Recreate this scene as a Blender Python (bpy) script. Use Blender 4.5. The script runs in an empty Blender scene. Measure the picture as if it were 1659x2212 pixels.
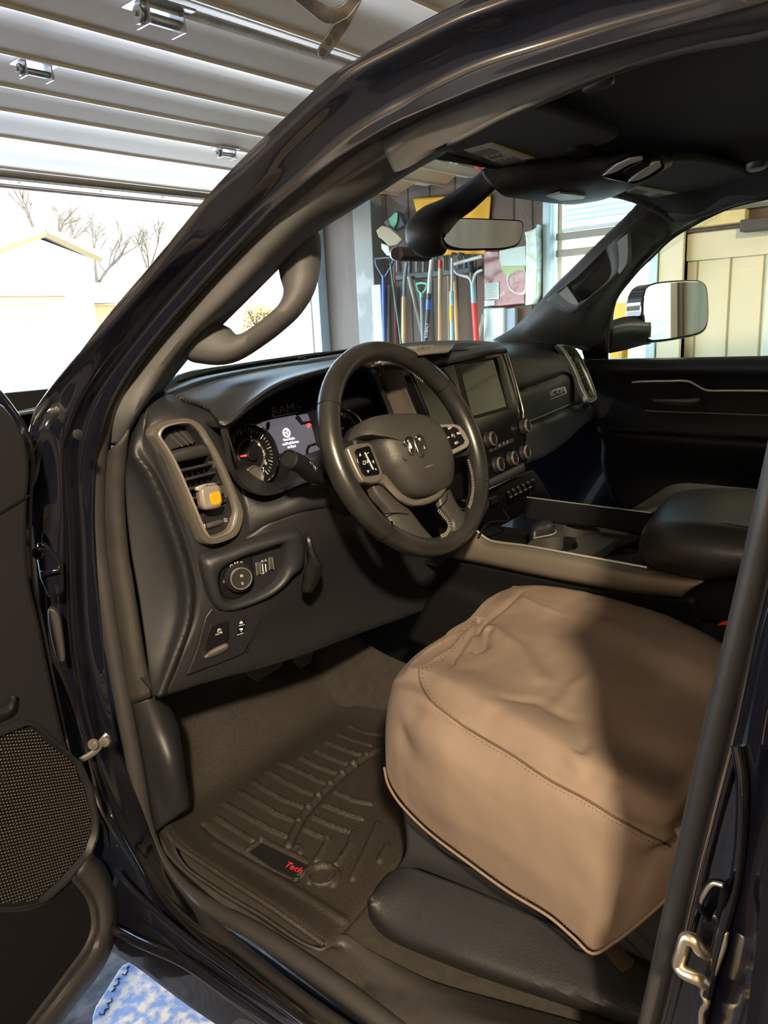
import bpy, bmesh, math, random
from mathutils import Vector as V, Matrix, noise as mnoise
random.seed(7)
D = math.pi/180
SC = bpy.context.scene
COL = SC.collection
# ------------------------------------------------------------------ camera survey
CAM = V((-1.385, -.828, .889)); YAW, PIT, ROL, FPX = 48*D, -13.7*D, -2.8*D, 1656.0
F_ = V((math.sin(YAW)*math.cos(PIT), math.cos(YAW)*math.cos(PIT), math.sin(PIT)))
R0 = V((math.cos(YAW), -math.sin(YAW), 0)); U0 = R0.cross(F_)
R_ = R0*math.cos(ROL)+U0*math.sin(ROL); U_ = -R0*math.sin(ROL)+U0*math.cos(ROL)
def ray(px, py): return F_+R_*((px-829.5)/FPX)-U_*((py-1106)/FPX)
def at(px, py, ax, v):
    d = ray(px, py); i = 'XYZ'.index(ax)
    return CAM+d*((v-CAM[i])/d[i])
class Plane:
    def __init__(s, o, n): s.o = V(o); s.n = V(n).normalized()
    def at(s, px, py, lift=0):
        d = ray(px, py); o = s.o+s.n*lift
        return CAM+d*((o-CAM).dot(s.n)/d.dot(s.n))
def plane3(a, b, c):
    a, b, c = V(a), V(b), V(c); n = (b-a).cross(c-a)
    if n.dot(CAM-a) < 0: n = -n
    return Plane(a, n)
def body(px, py, off=0.0):                       # the tilted side of the cab round the door opening
    p = at(px, py, 'X', -.80-off)
    if p.z <= .78: return p
    return Plane((-.80-off, 0, .78), (-1, 0, .55)).at(px, py)
def crop(ox, oy, s): return lambda x, y: (ox+x/s, oy+y/s)
c1 = crop(0, 800, 3.16); c2 = crop(0, 1450, 2.902); c3 = crop(260, 1100, 3.072); c4 = crop(260, 700, 3.19)
c5 = crop(640, 700, 3.456); c6 = crop(960, 700, 2.373); cA = crop(0, 0, 2); cB = crop(830, 0, 2); cM = crop(640, 360, 2.765)
cF = crop(330, 1350, 2.765); cS = crop(800, 1230, 1.931); cT = crop(780, 400, 5.53); cG = crop(780, 720, 3.072)
def row(ax, pts, c=None, dv=None):
    out = []
    for p in pts:
        if isinstance(p, V): out.append(p); continue
        v = p[2] if len(p) > 2 else dv
        x, y = (p[0], p[1]) if c is None else c(p[0], p[1])
        out.append(body(x, y, v) if ax == 'B' else at(x, y, ax, v))
    return out
# ------------------------------------------------------------------ curves
def cat(pts, n, closed=False, smooth=True):
    P = [V(p) for p in pts]
    m = len(P)
    if closed: Q = [P[-1]]+P+[P[0], P[1]]; segs = m
    else: Q = [P[0]*2-P[1]]+P+[P[-1]*2-P[-2]]; segs = m-1
    fine = []
    for i in range(segs):
        a, b, c, d = Q[i:i+4]
        for k in range(16):
            t = k/16
            if smooth:
                # centripetal-ish via scaled tangents
                lbc = (c-b).length; la = (b-a).length or 1e-9; ld = (d-c).length or 1e-9
                m1 = (c-a)*(lbc/(la+lbc)); m2 = (d-b)*(lbc/(ld+lbc))
                t2, t3 = t*t, t*t*t
                fine.append(b*(2*t3-3*t2+1)+m1*(t3-2*t2+t)+c*(-2*t3+3*t2)+m2*(t3-t2))
            else: fine.append(b.lerp(c, t))
    fine.append(P[0] if closed else P[-1])
    L = [0]
    for i in range(1, len(fine)): L.append(L[-1]+(fine[i]-fine[i-1]).length)
    tot = L[-1]; out = []; j = 0
    cnt = n if closed else n-1
    for k in range(n):
        s = tot*k/max(cnt, 1)
        while j < len(L)-2 and L[j+1] < s: j += 1
        dl = L[j+1]-L[j]
        out.append(fine[j].lerp(fine[j+1], (s-L[j])/dl if dl > 1e-12 else 0))
    return out
# ------------------------------------------------------------------ objects
def finish(name, bm, mat, parent=None, smooth=35, mods=(), label=None):
    me = bpy.data.meshes.new(name)
    bmesh.ops.remove_doubles(bm, verts=bm.verts, dist=1e-6)
    bmesh.ops.recalc_face_normals(bm, faces=bm.faces)
    c = V((0, 0, 0))
    if bm.verts:
        lo = V([min(v.co[i] for v in bm.verts) for i in range(3)]); hi = V([max(v.co[i] for v in bm.verts) for i in range(3)])
        c = (lo+hi)/2
        bmesh.ops.translate(bm, verts=bm.verts, vec=-c)
    bm.to_mesh(me); bm.free()
    if smooth:
        me.shade_smooth()
        me.set_sharp_from_angle(angle=smooth*D)
    for m in (mat if isinstance(mat, (list, tuple)) else [mat]): me.materials.append(m)
    o = bpy.data.objects.new(name, me); COL.objects.link(o); o.location = c
    if parent is not None:
        o.parent = parent; o.matrix_parent_inverse = parent['_'] if False else wm(parent).inverted()
    for k in mods:
        if k[0] == 'bevel':
            m = o.modifiers.new('bevel', 'BEVEL'); m.width = k[1]; m.segments = k[2]; m.limit_method = 'ANGLE'; m.angle_limit = 40*D
        if k[0] == 'sub':
            m = o.modifiers.new('sub', 'SUBSURF'); m.levels = k[1]; m.render_levels = k[1]
        if k[0] == 'solid':
            m = o.modifiers.new('solid', 'SOLIDIFY'); m.thickness = k[1]; m.offset = k[2]
    if label: o['label'] = label
    return o
def wm(o):
    m = Matrix.Translation(o.location) @ o.rotation_euler.to_matrix().to_4x4()
    if o.parent is None: return m
    return wm(o.parent) @ o.matrix_parent_inverse @ m
def thing(name, label, catg, loc, group=None):
    o = bpy.data.objects.new(name, None); COL.objects.link(o); o.location = loc; o.empty_display_size = .05
    o['label'] = label; o['category'] = catg
    if group: o['group'] = group
    return o
def tag(o, label, catg, group=None, kind=None):
    if label: o['label'] = label
    if catg: o['category'] = catg
    if group: o['group'] = group
    if kind: o['kind'] = kind
    return o
def struct(o): o['kind'] = 'structure'; return o
def copy_tree(o, dx, parent=None):
    c = o.copy(); COL.objects.link(c)
    if parent is None: c.location = o.location+V(dx)
    else: c.parent = parent
    for ch in [k for k in bpy.data.objects if k.parent == o]: copy_tree(ch, dx, c)
    return c
# ------------------------------------------------------------------ shapes into bmesh
def grid_bm(bm, G, closed_u=False, closed_v=False):
    vs = [[bm.verts.new(p) for p in r] for r in G]
    nv, nu = len(G), len(G[0])
    for i in range(nv if closed_v else nv-1):
        for j in range(nu if closed_u else nu-1):
            a, b = vs[i][j], vs[i][(j+1) % nu]; c, d = vs[(i+1) % nv][(j+1) % nu], vs[(i+1) % nv][j]
            try: bm.faces.new((a, b, c, d))
            except ValueError: pass
    return vs
def loft_grid(rows, nu, nv, sharp=False, sharp_u=False):
    rr = [cat(r, nu, smooth=not sharp_u) for r in rows]
    cols = [cat([r[j] for r in rr], nv, smooth=not sharp) for j in range(nu)] if nv else [[r[j] for r in rr] for j in range(nu)]
    return [[cols[j][i] for j in range(nu)] for i in range(len(cols[0]))]
def loft(name, rows, mat, parent=None, nu=40, nv=20, sharp=False, sharp_u=False, thick=.004, off=0, disp=None, smooth=50, label=None, back=None):
    G = loft_grid(rows, nu, nv, sharp, sharp_u)
    if disp: G = disp(G)
    bm = bmesh.new(); grid_bm(bm, G)
    if back is not None:                         # closed body: the sheet, a back sheet shifted by a vector, and the rim
        bk = V(back); H = [[p+bk for p in r] for r in G]; grid_bm(bm, H)
        n, m = len(G), len(G[0])
        for a in ([(G[i][0], H[i][0]) for i in range(n)], [(G[i][-1], H[i][-1]) for i in range(n)], [(G[0][j], H[0][j]) for j in range(m)], [(G[-1][j], H[-1][j]) for j in range(m)]):
            grid_bm(bm, [[q[0] for q in a], [q[1] for q in a]])
        return finish(name, bm, mat, parent, smooth, (), label)
    return finish(name, bm, mat, parent, smooth, (('solid', thick, off),) if thick else (), label)
def resamp(pts, n, smooth=True): return cat(pts, n, closed=True, smooth=smooth)
def slab(name, pl, px, t, mat, parent=None, lift=0, bev=.0015, c=None, n=None, smooth=False, hole=None, label=None, seg=2):
    """outline given by pixels on a plane, raised by lift, t thick towards the back"""
    P = [pl.at(*(c(*p) if c else p), lift) if not isinstance(p, V) else p for p in px]
    if smooth or hole: n = n or 48
    if n: P = resamp(P, n, smooth)
    bm = bmesh.new(); back = -pl.n*t
    if hole:
        H = resamp([pl.at(*(c(*p) if c else p), lift) if not isinstance(p, V) else p for p in hole], n, smooth)
        grid_bm(bm, [P, H, [p+back for p in H], [p+back for p in P]], closed_u=True, closed_v=True)
    else:
        a = [bm.verts.new(p) for p in P]; b = [bm.verts.new(p+back) for p in P]
        bm.faces.new(a); bm.faces.new(b[::-1]); k = len(P)
        for i in range(k): bm.faces.new((a[i], b[i], b[(i+1) % k], a[(i+1) % k]))
    return finish(name, bm, mat, parent, 35, (('bevel', bev, seg),) if bev else (), label)
def ring(name, pl, outer, inner, prof, mat, parent=None, c=None, n=72, label=None, smooth=True, sm=60):
    """frame: prof is a list of (mix 0 outer..1 inner, lift)"""
    f = lambda q: resamp([pl.at(*(c(*p) if c else p)) if not isinstance(p, V) else p for p in q], n, smooth)
    A, B = f(outer), f(inner)
    G = [[A[i].lerp(B[i], m)+pl.n*h for i in range(n)] for m, h in prof]
    bm = bmesh.new(); grid_bm(bm, G, closed_u=True)
    return finish(name, bm, mat, parent, sm, (), label)
def tube_bm(bm, pts, rad, ns=10, n=None, cap=True, smooth=True, flat=1.0, up=None):
    P = cat(pts, n, smooth=smooth) if n else [V(p) for p in pts]
    m = len(P)
    rr = rad if isinstance(rad, (list, tuple)) else [rad, rad]
    def rat(t):
        x = t*(len(rr)-1); i = min(int(x), len(rr)-2); return rr[i]+(rr[i+1]-rr[i])*(x-i)
    T = [(P[min(i+1, m-1)]-P[max(i-1, 0)]).normalized() for i in range(m)]
    a = V(up) if up is not None else (V((0, 0, 1)) if abs(T[0].z) < .9 else V((1, 0, 0)))
    N = (a-T[0]*a.dot(T[0])).normalized(); G = []
    for i in range(m):
        N = (N-T[i]*N.dot(T[i])).normalized(); B = T[i].cross(N); r = rat(i/(m-1))
        G.append([P[i]+N*(r*math.cos(2*math.pi*k/ns))+B*(r*flat*math.sin(2*math.pi*k/ns)) for k in range(ns)])
    vs = grid_bm(bm, G, closed_u=True)
    if cap:
        bm.faces.new(vs[0][::-1]); bm.faces.new(vs[-1])
def tube(name, pts, rad, mat, parent=None, ns=10, n=None, label=None, smooth=True, flat=1.0, up=None):
    bm = bmesh.new(); tube_bm(bm, pts, rad, ns, n, smooth=smooth, flat=flat, up=up)
    return finish(name, bm, mat, parent, 60, (), label)
def basis(n, up=(0, 0, 1)):
    n = V(n).normalized(); x = V(up).cross(n)
    if x.length < 1e-4: x = V((1, 0, 0))
    x.normalize(); return x, n.cross(x), n
def lathe_bm(bm, o, axis, prof, ns=32, sx=1.0):
    x, y, n = basis(axis); o = V(o)
    G = [[o+(x*(sx*math.cos(2*math.pi*k/ns))+y*math.sin(2*math.pi*k/ns))*r+n*h for k in range(ns)] for r, h in prof]
    vs = grid_bm(bm, G, closed_u=True)
def lathe(name, o, axis, prof, mat, parent=None, ns=32, label=None, sm=35):
    bm = bmesh.new(); lathe_bm(bm, o, axis, prof, ns); return finish(name, bm, mat, parent, sm, (), label)
def box_bm(bm, lo, hi, M=None):
    lo, hi = V(lo), V(hi); M = M or Matrix.Identity(4)
    v = [bm.verts.new(M @ V((x, y, z))) for x in (lo.x, hi.x) for y in (lo.y, hi.y) for z in (lo.z, hi.z)]
    for f in ((0, 1, 3, 2), (4, 6, 7, 5), (0, 4, 5, 1), (2, 3, 7, 6), (0, 2, 6, 4), (1, 5, 7, 3)): bm.faces.new([v[i] for i in f])
def box(name, lo, hi, mat, parent=None, bev=0, M=None, label=None):
    bm = bmesh.new(); box_bm(bm, lo, hi, M); return finish(name, bm, mat, parent, 35, (('bevel', bev, 2),) if bev else (), label)
def text_bm(bm, s, a, b, n, depth=.0006, hs=1.0, center=False):
    """lettering from point a to point b (its width) on a surface with normal n"""
    cu = bpy.data.curves.new('lettering', 'FONT'); cu.body = s; cu.extrude = .02; cu.resolution_u = 2
    ob = bpy.data.objects.new('lettering', cu); COL.objects.link(ob)
    dg = bpy.context.evaluated_depsgraph_get(); me = bpy.data.meshes.new_from_object(ob.evaluated_get(dg))
    bpy.data.objects.remove(ob); bpy.data.curves.remove(cu)
    xs = [v.co.x for v in me.vertices]; w = max(xs)-min(xs); x0 = min(xs)
    a, b = V(a), V(b); X = (b-a); k = X.length/w; X.normalize(); n = V(n).normalized(); Y = n.cross(X).normalized()
    t = bmesh.new(); t.from_mesh(me)
    for v in t.verts:
        q = v.co; v.co = a+X*((q.x-x0)*k)+Y*(q.y*k*hs)+n*(q.z/.02*depth+depth*.5)
    tm = bpy.data.meshes.new('tmp'); t.to_mesh(tm); t.free(); bm.from_mesh(tm)
    bpy.data.meshes.remove(tm); bpy.data.meshes.remove(me)
def lettering(name, items, mat, parent, label=None, depth=.0006):
    """items: (string, plane, left pixel, right pixel[, height scale[, lift]])"""
    bm = bmesh.new()
    for it in items:
        s, pl, l, r = it[:4]; hs = it[4] if len(it) > 4 else 1; lf = it[5] if len(it) > 5 else .0002
        text_bm(bm, s, pl.at(*l, lf), pl.at(*r, lf), pl.n, depth, hs)
    return finish(name, bm, mat, parent, 0, (), label)
def crease_disp(cr, nrm=None):
    """cr: list of (points, width, depth); moves the sheet along its normal near each line"""
    S = []
    for pts, w, d in cr:
        for i in range(len(pts)-1): S.append((V(pts[i]), V(pts[i+1]), w, d))
    def f(G):
        H = [[p.copy() for p in r] for r in G]; n, m = len(G), len(G[0])
        for i in range(n):
            for j in range(m):
                p = G[i][j]; best = {}
                for a, b, w, d in S:
                    if abs(p.x-(a.x+b.x)/2) > .6: continue
                    ab = b-a; t = max(0, min(1, (p-a).dot(ab)/max(ab.dot(ab), 1e-9))); q = (p-a-ab*t).length
                    if q < w*2.2:
                        e = math.exp(-(q/w)**2*1.6)
                        best[d] = max(best.get(d, 0), e)
                if best:
                    if nrm is not None: nn = V(nrm)
                    else:
                        nn = (G[min(i+1, n-1)][j]-G[max(i-1, 0)][j]).cross(G[i][min(j+1, m-1)]-G[i][max(j-1, 0)])
                        nn.normalize()
                        if nn.dot(CAM-p) < 0: nn = -nn
                    H[i][j] = p+nn*sum(d*e for d, e in best.items())
        return H
    return f
def plate_hole(name, pl, outer, hole, t, depth, mat, parent, c=None, lift=0, label=None, n=70):
    A = resamp([pl.at(*(c(*p) if c else p), lift) for p in outer], n); B = resamp([pl.at(*(c(*p) if c else p), lift) for p in hole], n)
    bm = bmesh.new(); a = [bm.verts.new(p) for p in A]; b = [bm.verts.new(p) for p in B]
    ed = [bm.edges.new((a[i], a[(i+1) % n])) for i in range(n)]+[bm.edges.new((b[i], b[(i+1) % n])) for i in range(n)]
    bmesh.ops.triangle_fill(bm, use_beauty=True, edges=ed)
    a2 = [bm.verts.new(p-pl.n*t) for p in A]; b2 = [bm.verts.new(p-pl.n*depth) for p in B]
    for i in range(n):
        j = (i+1) % n; bm.faces.new((a[i], a[j], a2[j], a2[i])); bm.faces.new((b[i], b[j], b2[j], b2[i]))
    bm.faces.new(b2)
    return finish(name, bm, mat, parent, 35, (), label)
# ------------------------------------------------------------------ materials
def M(name, col, rough=.5, metal=0, bump=0, bscale=200, coat=0, spec=.5, emis=0, ecol=None, mott=0, mscale=8, det=2, kind='noise', trans=0, sheen=0):
    m = bpy.data.materials.new(name); m.use_nodes = True; nt = m.node_tree; b = nt.nodes['Principled BSDF']
    c = (*col, 1)
    b.inputs['Base Color'].default_value = c; b.inputs['Roughness'].default_value = rough; b.inputs['Metallic'].default_value = metal
    b.inputs['Specular IOR Level'].default_value = spec; b.inputs['Coat Weight'].default_value = coat; b.inputs['Coat Roughness'].default_value = .03
    if sheen: b.inputs['Sheen Weight'].default_value = sheen
    if emis: b.inputs['Emission Color'].default_value = (*(ecol or col), 1); b.inputs['Emission Strength'].default_value = emis
    geo = nt.nodes.new('ShaderNodeNewGeometry')
    if bump:
        if kind == 'noise':
            t = nt.nodes.new('ShaderNodeTexNoise'); t.inputs['Scale'].default_value = bscale; t.inputs['Detail'].default_value = det; out = t.outputs['Fac']
        else:
            t = nt.nodes.new('ShaderNodeTexVoronoi'); t.inputs['Scale'].default_value = bscale; out = t.outputs['Distance']
        nt.links.new(geo.outputs['Position'], t.inputs['Vector'])
        bp = nt.nodes.new('ShaderNodeBump'); bp.inputs['Strength'].default_value = bump; bp.inputs['Distance'].default_value = .001
        nt.links.new(out, bp.inputs['Height']); nt.links.new(bp.outputs['Normal'], b.inputs['Normal'])
    if mott:
        t = nt.nodes.new('ShaderNodeTexNoise'); t.inputs['Scale'].default_value = mscale; t.inputs['Detail'].default_value = 6
        nt.links.new(geo.outputs['Position'], t.inputs['Vector'])
        r = nt.nodes.new('ShaderNodeMapRange'); r.inputs['From Min'].default_value = .3; r.inputs['From Max'].default_value = .7
        r.inputs['To Min'].default_value = 1-mott; r.inputs['To Max'].default_value = 1+mott
        nt.links.new(t.outputs['Fac'], r.inputs['Value'])
        h = nt.nodes.new('ShaderNodeVectorMath'); h.operation = 'SCALE'; h.inputs[0].default_value = col
        nt.links.new(r.outputs['Result'], h.inputs['Scale']); nt.links.new(h.outputs['Vector'], b.inputs['Base Color'])
    return m
def two_tone(name, ca, cb, scale, rough=.6, lo=.45, hi=.55, bump=0, stretch=(1, 1, 1), metal=0, det=8):
    m = M(name, ca, rough, metal); nt = m.node_tree; b = nt.nodes['Principled BSDF']
    g = nt.nodes.new('ShaderNodeNewGeometry'); mp = nt.nodes.new('ShaderNodeMapping'); mp.inputs['Scale'].default_value = stretch
    t = nt.nodes.new('ShaderNodeTexNoise'); t.inputs['Scale'].default_value = scale; t.inputs['Detail'].default_value = det
    r = nt.nodes.new('ShaderNodeValToRGB'); r.color_ramp.elements[0].position = lo; r.color_ramp.elements[1].position = hi
    r.color_ramp.elements[0].color = (*ca, 1); r.color_ramp.elements[1].color = (*cb, 1)
    nt.links.new(g.outputs['Position'], mp.inputs['Vector']); nt.links.new(mp.outputs['Vector'], t.inputs['Vector'])
    nt.links.new(t.outputs['Fac'], r.inputs['Fac']); nt.links.new(r.outputs['Color'], b.inputs['Base Color'])
    if bump:
        bp = nt.nodes.new('ShaderNodeBump'); bp.inputs['Strength'].default_value = bump; bp.inputs['Distance'].default_value = .01
        nt.links.new(t.outputs['Fac'], bp.inputs['Height']); nt.links.new(bp.outputs['Normal'], b.inputs['Normal'])
    return m
def weave(name, col, scale, dirv, rough=.9, mott=.06):
    m = M(name, col, rough, sheen=.0, spec=.2); nt = m.node_tree; b = nt.nodes['Principled BSDF']
    g = nt.nodes.new('ShaderNodeNewGeometry'); mp = nt.nodes.new('ShaderNodeMapping'); mp.inputs['Rotation'].default_value = dirv
    w = nt.nodes.new('ShaderNodeTexWave'); w.inputs['Scale'].default_value = scale; w.inputs['Distortion'].default_value = .4; w.inputs['Detail'].default_value = 1
    t = nt.nodes.new('ShaderNodeTexNoise'); t.inputs['Scale'].default_value = 900
    t2 = nt.nodes.new('ShaderNodeTexNoise'); t2.inputs['Scale'].default_value = 9; t2.inputs['Detail'].default_value = 5
    ad = nt.nodes.new('ShaderNodeMath'); ad.operation = 'ADD'
    for q in (t, t2): nt.links.new(g.outputs['Position'], q.inputs['Vector'])
    nt.links.new(g.outputs['Position'], mp.inputs['Vector']); nt.links.new(mp.outputs['Vector'], w.inputs['Vector'])
    nt.links.new(w.outputs['Fac'], ad.inputs[0]); nt.links.new(t.outputs['Fac'], ad.inputs[1])
    bp = nt.nodes.new('ShaderNodeBump'); bp.inputs['Strength'].default_value = .35; bp.inputs['Distance'].default_value = .0006
    nt.links.new(ad.outputs[0], bp.inputs['Height']); nt.links.new(bp.outputs['Normal'], b.inputs['Normal'])
    r = nt.nodes.new('ShaderNodeMapRange'); r.inputs['From Min'].default_value = .3; r.inputs['From Max'].default_value = .7
    r.inputs['To Min'].default_value = 1-mott; r.inputs['To Max'].default_value = 1+mott
    h = nt.nodes.new('ShaderNodeVectorMath'); h.operation = 'SCALE'; h.inputs[0].default_value = col
    nt.links.new(t2.outputs['Fac'], r.inputs['Value']); nt.links.new(r.outputs['Result'], h.inputs['Scale']); nt.links.new(h.outputs['Vector'], b.inputs['Base Color'])
    return m
def clear_glass(name, tint=(1, 1, 1), dust=0.0, ior=1.45):
    m = bpy.data.materials.new(name); m.use_nodes = True; nt = m.node_tree; nt.nodes.clear()
    o = nt.nodes.new('ShaderNodeOutputMaterial'); tr = nt.nodes.new('ShaderNodeBsdfTransparent'); tr.inputs['Color'].default_value = (*tint, 1)
    gl = nt.nodes.new('ShaderNodeBsdfGlossy'); gl.inputs['Roughness'].default_value = .02
    lw = nt.nodes.new('ShaderNodeLayerWeight'); lw.inputs['Blend'].default_value = .5; pw = nt.nodes.new('ShaderNodeMath'); pw.operation = 'POWER'; pw.inputs[1].default_value = 5
    fr = nt.nodes.new('ShaderNodeMath'); fr.operation = 'MULTIPLY_ADD'; fr.inputs[1].default_value = .9; fr.inputs[2].default_value = .06
    nt.links.new(lw.outputs['Facing'], pw.inputs[0]); nt.links.new(pw.outputs[0], fr.inputs[0]); mx = nt.nodes.new('ShaderNodeMixShader')
    nt.links.new(fr.outputs[0], mx.inputs[0]); nt.links.new(tr.outputs[0], mx.inputs[1]); nt.links.new(gl.outputs[0], mx.inputs[2])
    last = mx
    if dust:
        g = nt.nodes.new('ShaderNodeNewGeometry'); v = nt.nodes.new('ShaderNodeTexVoronoi'); v.inputs['Scale'].default_value = 130
        nt.links.new(g.outputs['Position'], v.inputs['Vector'])
        v2 = nt.nodes.new('ShaderNodeTexNoise'); v2.inputs['Scale'].default_value = 25; nt.links.new(g.outputs['Position'], v2.inputs['Vector'])
        a = nt.nodes.new('ShaderNodeMath'); a.operation = 'LESS_THAN'; a.inputs[1].default_value = .10
        b2 = nt.nodes.new('ShaderNodeMath'); b2.operation = 'GREATER_THAN'; b2.inputs[1].default_value = .5
        mu = nt.nodes.new('ShaderNodeMath'); mu.operation = 'MULTIPLY'; k = nt.nodes.new('ShaderNodeMath'); k.operation = 'MULTIPLY'; k.inputs[1].default_value = .35
        ad = nt.nodes.new('ShaderNodeMath'); ad.operation = 'ADD'; ad.inputs[1].default_value = dust
        nt.links.new(v.outputs['Distance'], a.inputs[0]); nt.links.new(v2.outputs['Fac'], b2.inputs[0]); nt.links.new(a.outputs[0], mu.inputs[0]); nt.links.new(b2.outputs[0], mu.inputs[1])
        nt.links.new(mu.outputs[0], k.inputs[0]); nt.links.new(k.outputs[0], ad.inputs[0])
        df = nt.nodes.new('ShaderNodeBsdfTranslucent'); df.inputs['Color'].default_value = (.8, .82, .85, 1)
        d2 = nt.nodes.new('ShaderNodeBsdfDiffuse'); d2.inputs['Color'].default_value = (.8, .82, .85, 1); m3 = nt.nodes.new('ShaderNodeMixShader')
        nt.links.new(df.outputs[0], m3.inputs[1]); nt.links.new(d2.outputs[0], m3.inputs[2])
        m2 = nt.nodes.new('ShaderNodeMixShader'); nt.links.new(ad.outputs[0], m2.inputs[0]); nt.links.new(mx.outputs[0], m2.inputs[1]); nt.links.new(m3.outputs[0], m2.inputs[2]); last = m2
    nt.links.new(last.outputs[0], o.inputs['Surface'])
    return m
paint = M('black_car_paint', (.006, .007, .012), .12, coat=1)
plastic = M('grained_dark_plastic', (.030, .029, .030), .5, bump=.22, bscale=900, kind='v', spec=.4)
softpad = M('soft_dash_skin', (.020, .021, .024), .44, bump=.26, bscale=800, kind='v')
smooth_pl = M('smooth_dark_plastic', (.015, .015, .017), .46, spec=.38)
darker = M('deep_black_plastic', (.005, .005, .006), .6, spec=.2)
piano = M('gloss_black', (.005, .005, .006), .16, spec=.35)
leather = M('wheel_leather', (.020, .0195, .019), .30, bump=.14, bscale=260, det=4, mott=.35, mscale=14)
vinyl = M('grey_vinyl_pad', (.040, .038, .036), .46, bump=.28, bscale=650, kind='v')
rubber = M('seal_rubber', (.035, .033, .032), .5, bump=.15, bscale=300)
satin = M('satin_silver', (.80, .76, .70), .36, metal=.85)
satin_dk = M('dark_satin_silver', (.27, .245, .215), .40, metal=.7)
taupe = M('taupe_satin_trim', (.15, .13, .108), .42, metal=.35)
chrome = M('chrome', (.82, .82, .82), .08, metal=1)
steel = M('striker_steel', (.88, .80, .62), .32, metal=1)
carpet = M('dark_carpet', (.030, .025, .020), .95, bump=1, bscale=900, det=3, mott=.25, mscale=60)
mat_rub = M('floor_liner_rubber', (.034, .029, .024), .36, bump=1.6, bscale=520, det=3)
trim_t = M('trim_textured', (.034, .031, .028), .5, bump=.35, bscale=800, kind='v', mott=.15, mscale=30)
headl = M('headliner_fabric', (.045, .046, .046), .95, bump=.5, bscale=900)
visor_m = M('visor_fabric', (.072, .077, .071), .9, bump=.5, bscale=700)
pillar_m = M('pillar_trim_fabric', (.080, .079, .083), .62, bump=.3, bscale=600)
canvas = weave('brown_canvas', (.200, .152, .120), 420, (0, .3, .9))
seat_vinyl = M('seat_side_plastic', (.020, .020, .022), .55, bump=.4, bscale=300, kind='v')
seat_tan = M('passenger_seat_cloth', (.10, .092, .065), .8, bump=.5, bscale=600)
white = M('white_print', (.75, .75, .73), .5, emis=.0)
glow_w = M('lit_white_print', (.8, .8, .85), .5, emis=1.1, ecol=(.85, .87, 1))
glow_r = M('lit_red_print', (.8, .05, .05), .5, emis=1.2, ecol=(1, .05, .06))
red_print = M('red_print', (.55, .03, .03), .5)
grey_print = M('grey_print', (.25, .25, .25), .5)
scr_lit = M('lit_display', (.02, .02, .025), .2, emis=.16, ecol=(.62, .58, .72))
scr_off = M('unlit_display', (.008, .009, .009), .06, spec=.3)
black_face = M('gauge_face', (.008, .008, .010), .5, spec=.15)
mirror_m = M('mirror_silver', (.86, .88, .87), .015, metal=1)
amber = M('amber_oil', (.75, .26, .01), .2, coat=1, emis=.12, ecol=(1, .35, 0))  # faint glow put into the oil colour, nothing in it is lit
fresh_m = M('freshener_shell', (.19, .165, .14), .4)
glass_m = clear_glass('windscreen_glass', (.93, .96, .95), dust=.022)
glass_s = clear_glass('side_glass', (.90, .93, .86))
TRUCK = thing('pickup_truck', 'black pickup truck with its driver door open, parked in the garage', 'truck', (0, 0, -.62))
T = TRUCK
def part(name, bm, mat, **k): return finish(name, bm, mat, T, **k)
# ================================================================== cab side: painted frame, seals, pillar trims
# rows run along the opening: low outer sill -> hinge post -> windscreen pillar -> roof rail
outer = row('B', [(640, 2330, .15), (533, 2255, .15), (400, 2165, .15), (300, 2090, .15), (228, 2036, .15), (150, 1870, .15), (92, 1650, .15), (60, 1400, .14), (50, 1150, .13), (56, 1000, .12), (64, 925, .115), (80, 878, .11), (160, 776, .11), (256, 656, .10), (347, 547, .10), (434, 441, .095), (505, 364, .09), (575, 294, .09), (650, 224, .09), (710, 169, .09), (750, 142, .09), (830, 94, .09), (930, 39, .09), (1020, -5, .09), (1160, -70, .09), (1400, -160, .09), (2100, -520, .09)])
o2 = row('B', [(700, 2310, .12), (593, 2232, .13), (420, 2085, .14), (310, 1960, .13), (255, 1880, .12), (190, 1760, .12), (135, 1600, .12), (105, 1400, .12), (92, 1150, .11), (88, 1000, .10), (97, 925, .10), (120, 870, .09), (200, 765, .09), (290, 650, .09), (385, 540, .085), (470, 440, .08), (545, 362, .08), (612, 297, .08), (685, 230, .08), (745, 180, .08), (790, 152, .08), (870, 110, .08), (980, 55, .08), (1080, 15, .08), (1230, -45, .08), (1500, -140, .08), (2100, -440, .08)])
o3 = row('B', [(760, 2290, .13), (650, 2212, .13), (470, 2075, .12), (350, 1950, .11), (300, 1870, .10), (240, 1750, .09), (190, 1600, .09), (155, 1400, .085), (140, 1150, .08), (132, 1000, .08), (142, 925, .07), (165, 865, .07), (240, 760, .065), (330, 648, .06), (425, 540, .06), (512, 445, .06), (590, 370, .055), (655, 308, .055), (725, 247, .055), (790, 203, .055), (830, 180, .055), (900, 143, .055), (1010, 88, .055), (1120, 48, .055), (1290, -10, .055), (1580, -100, .055), (2100, -340, .055)])
o4 = row('B', [(820, 2290, .09), (701, 2200, .085), (520, 2070, .08), (390, 1965, .075), (325, 1880, .07), (270, 1750, .055), (222, 1600, .05), (185, 1400, .045), (170, 1150, .04), (165, 1000, .04), (178, 925, .035), (205, 860, .03), (280, 755, .03), (370, 645, .03), (465, 540, .03), (552, 452, .03), (630, 385, .03), (695, 330, .03), (765, 278, .03), (830, 238, .03), (870, 218, .03), (940, 180, .03), (1060, 128, .03), (1180, 90, .03), (1360, 35, .03), (1640, -45, .03), (2100, -230, .03)])
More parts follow.
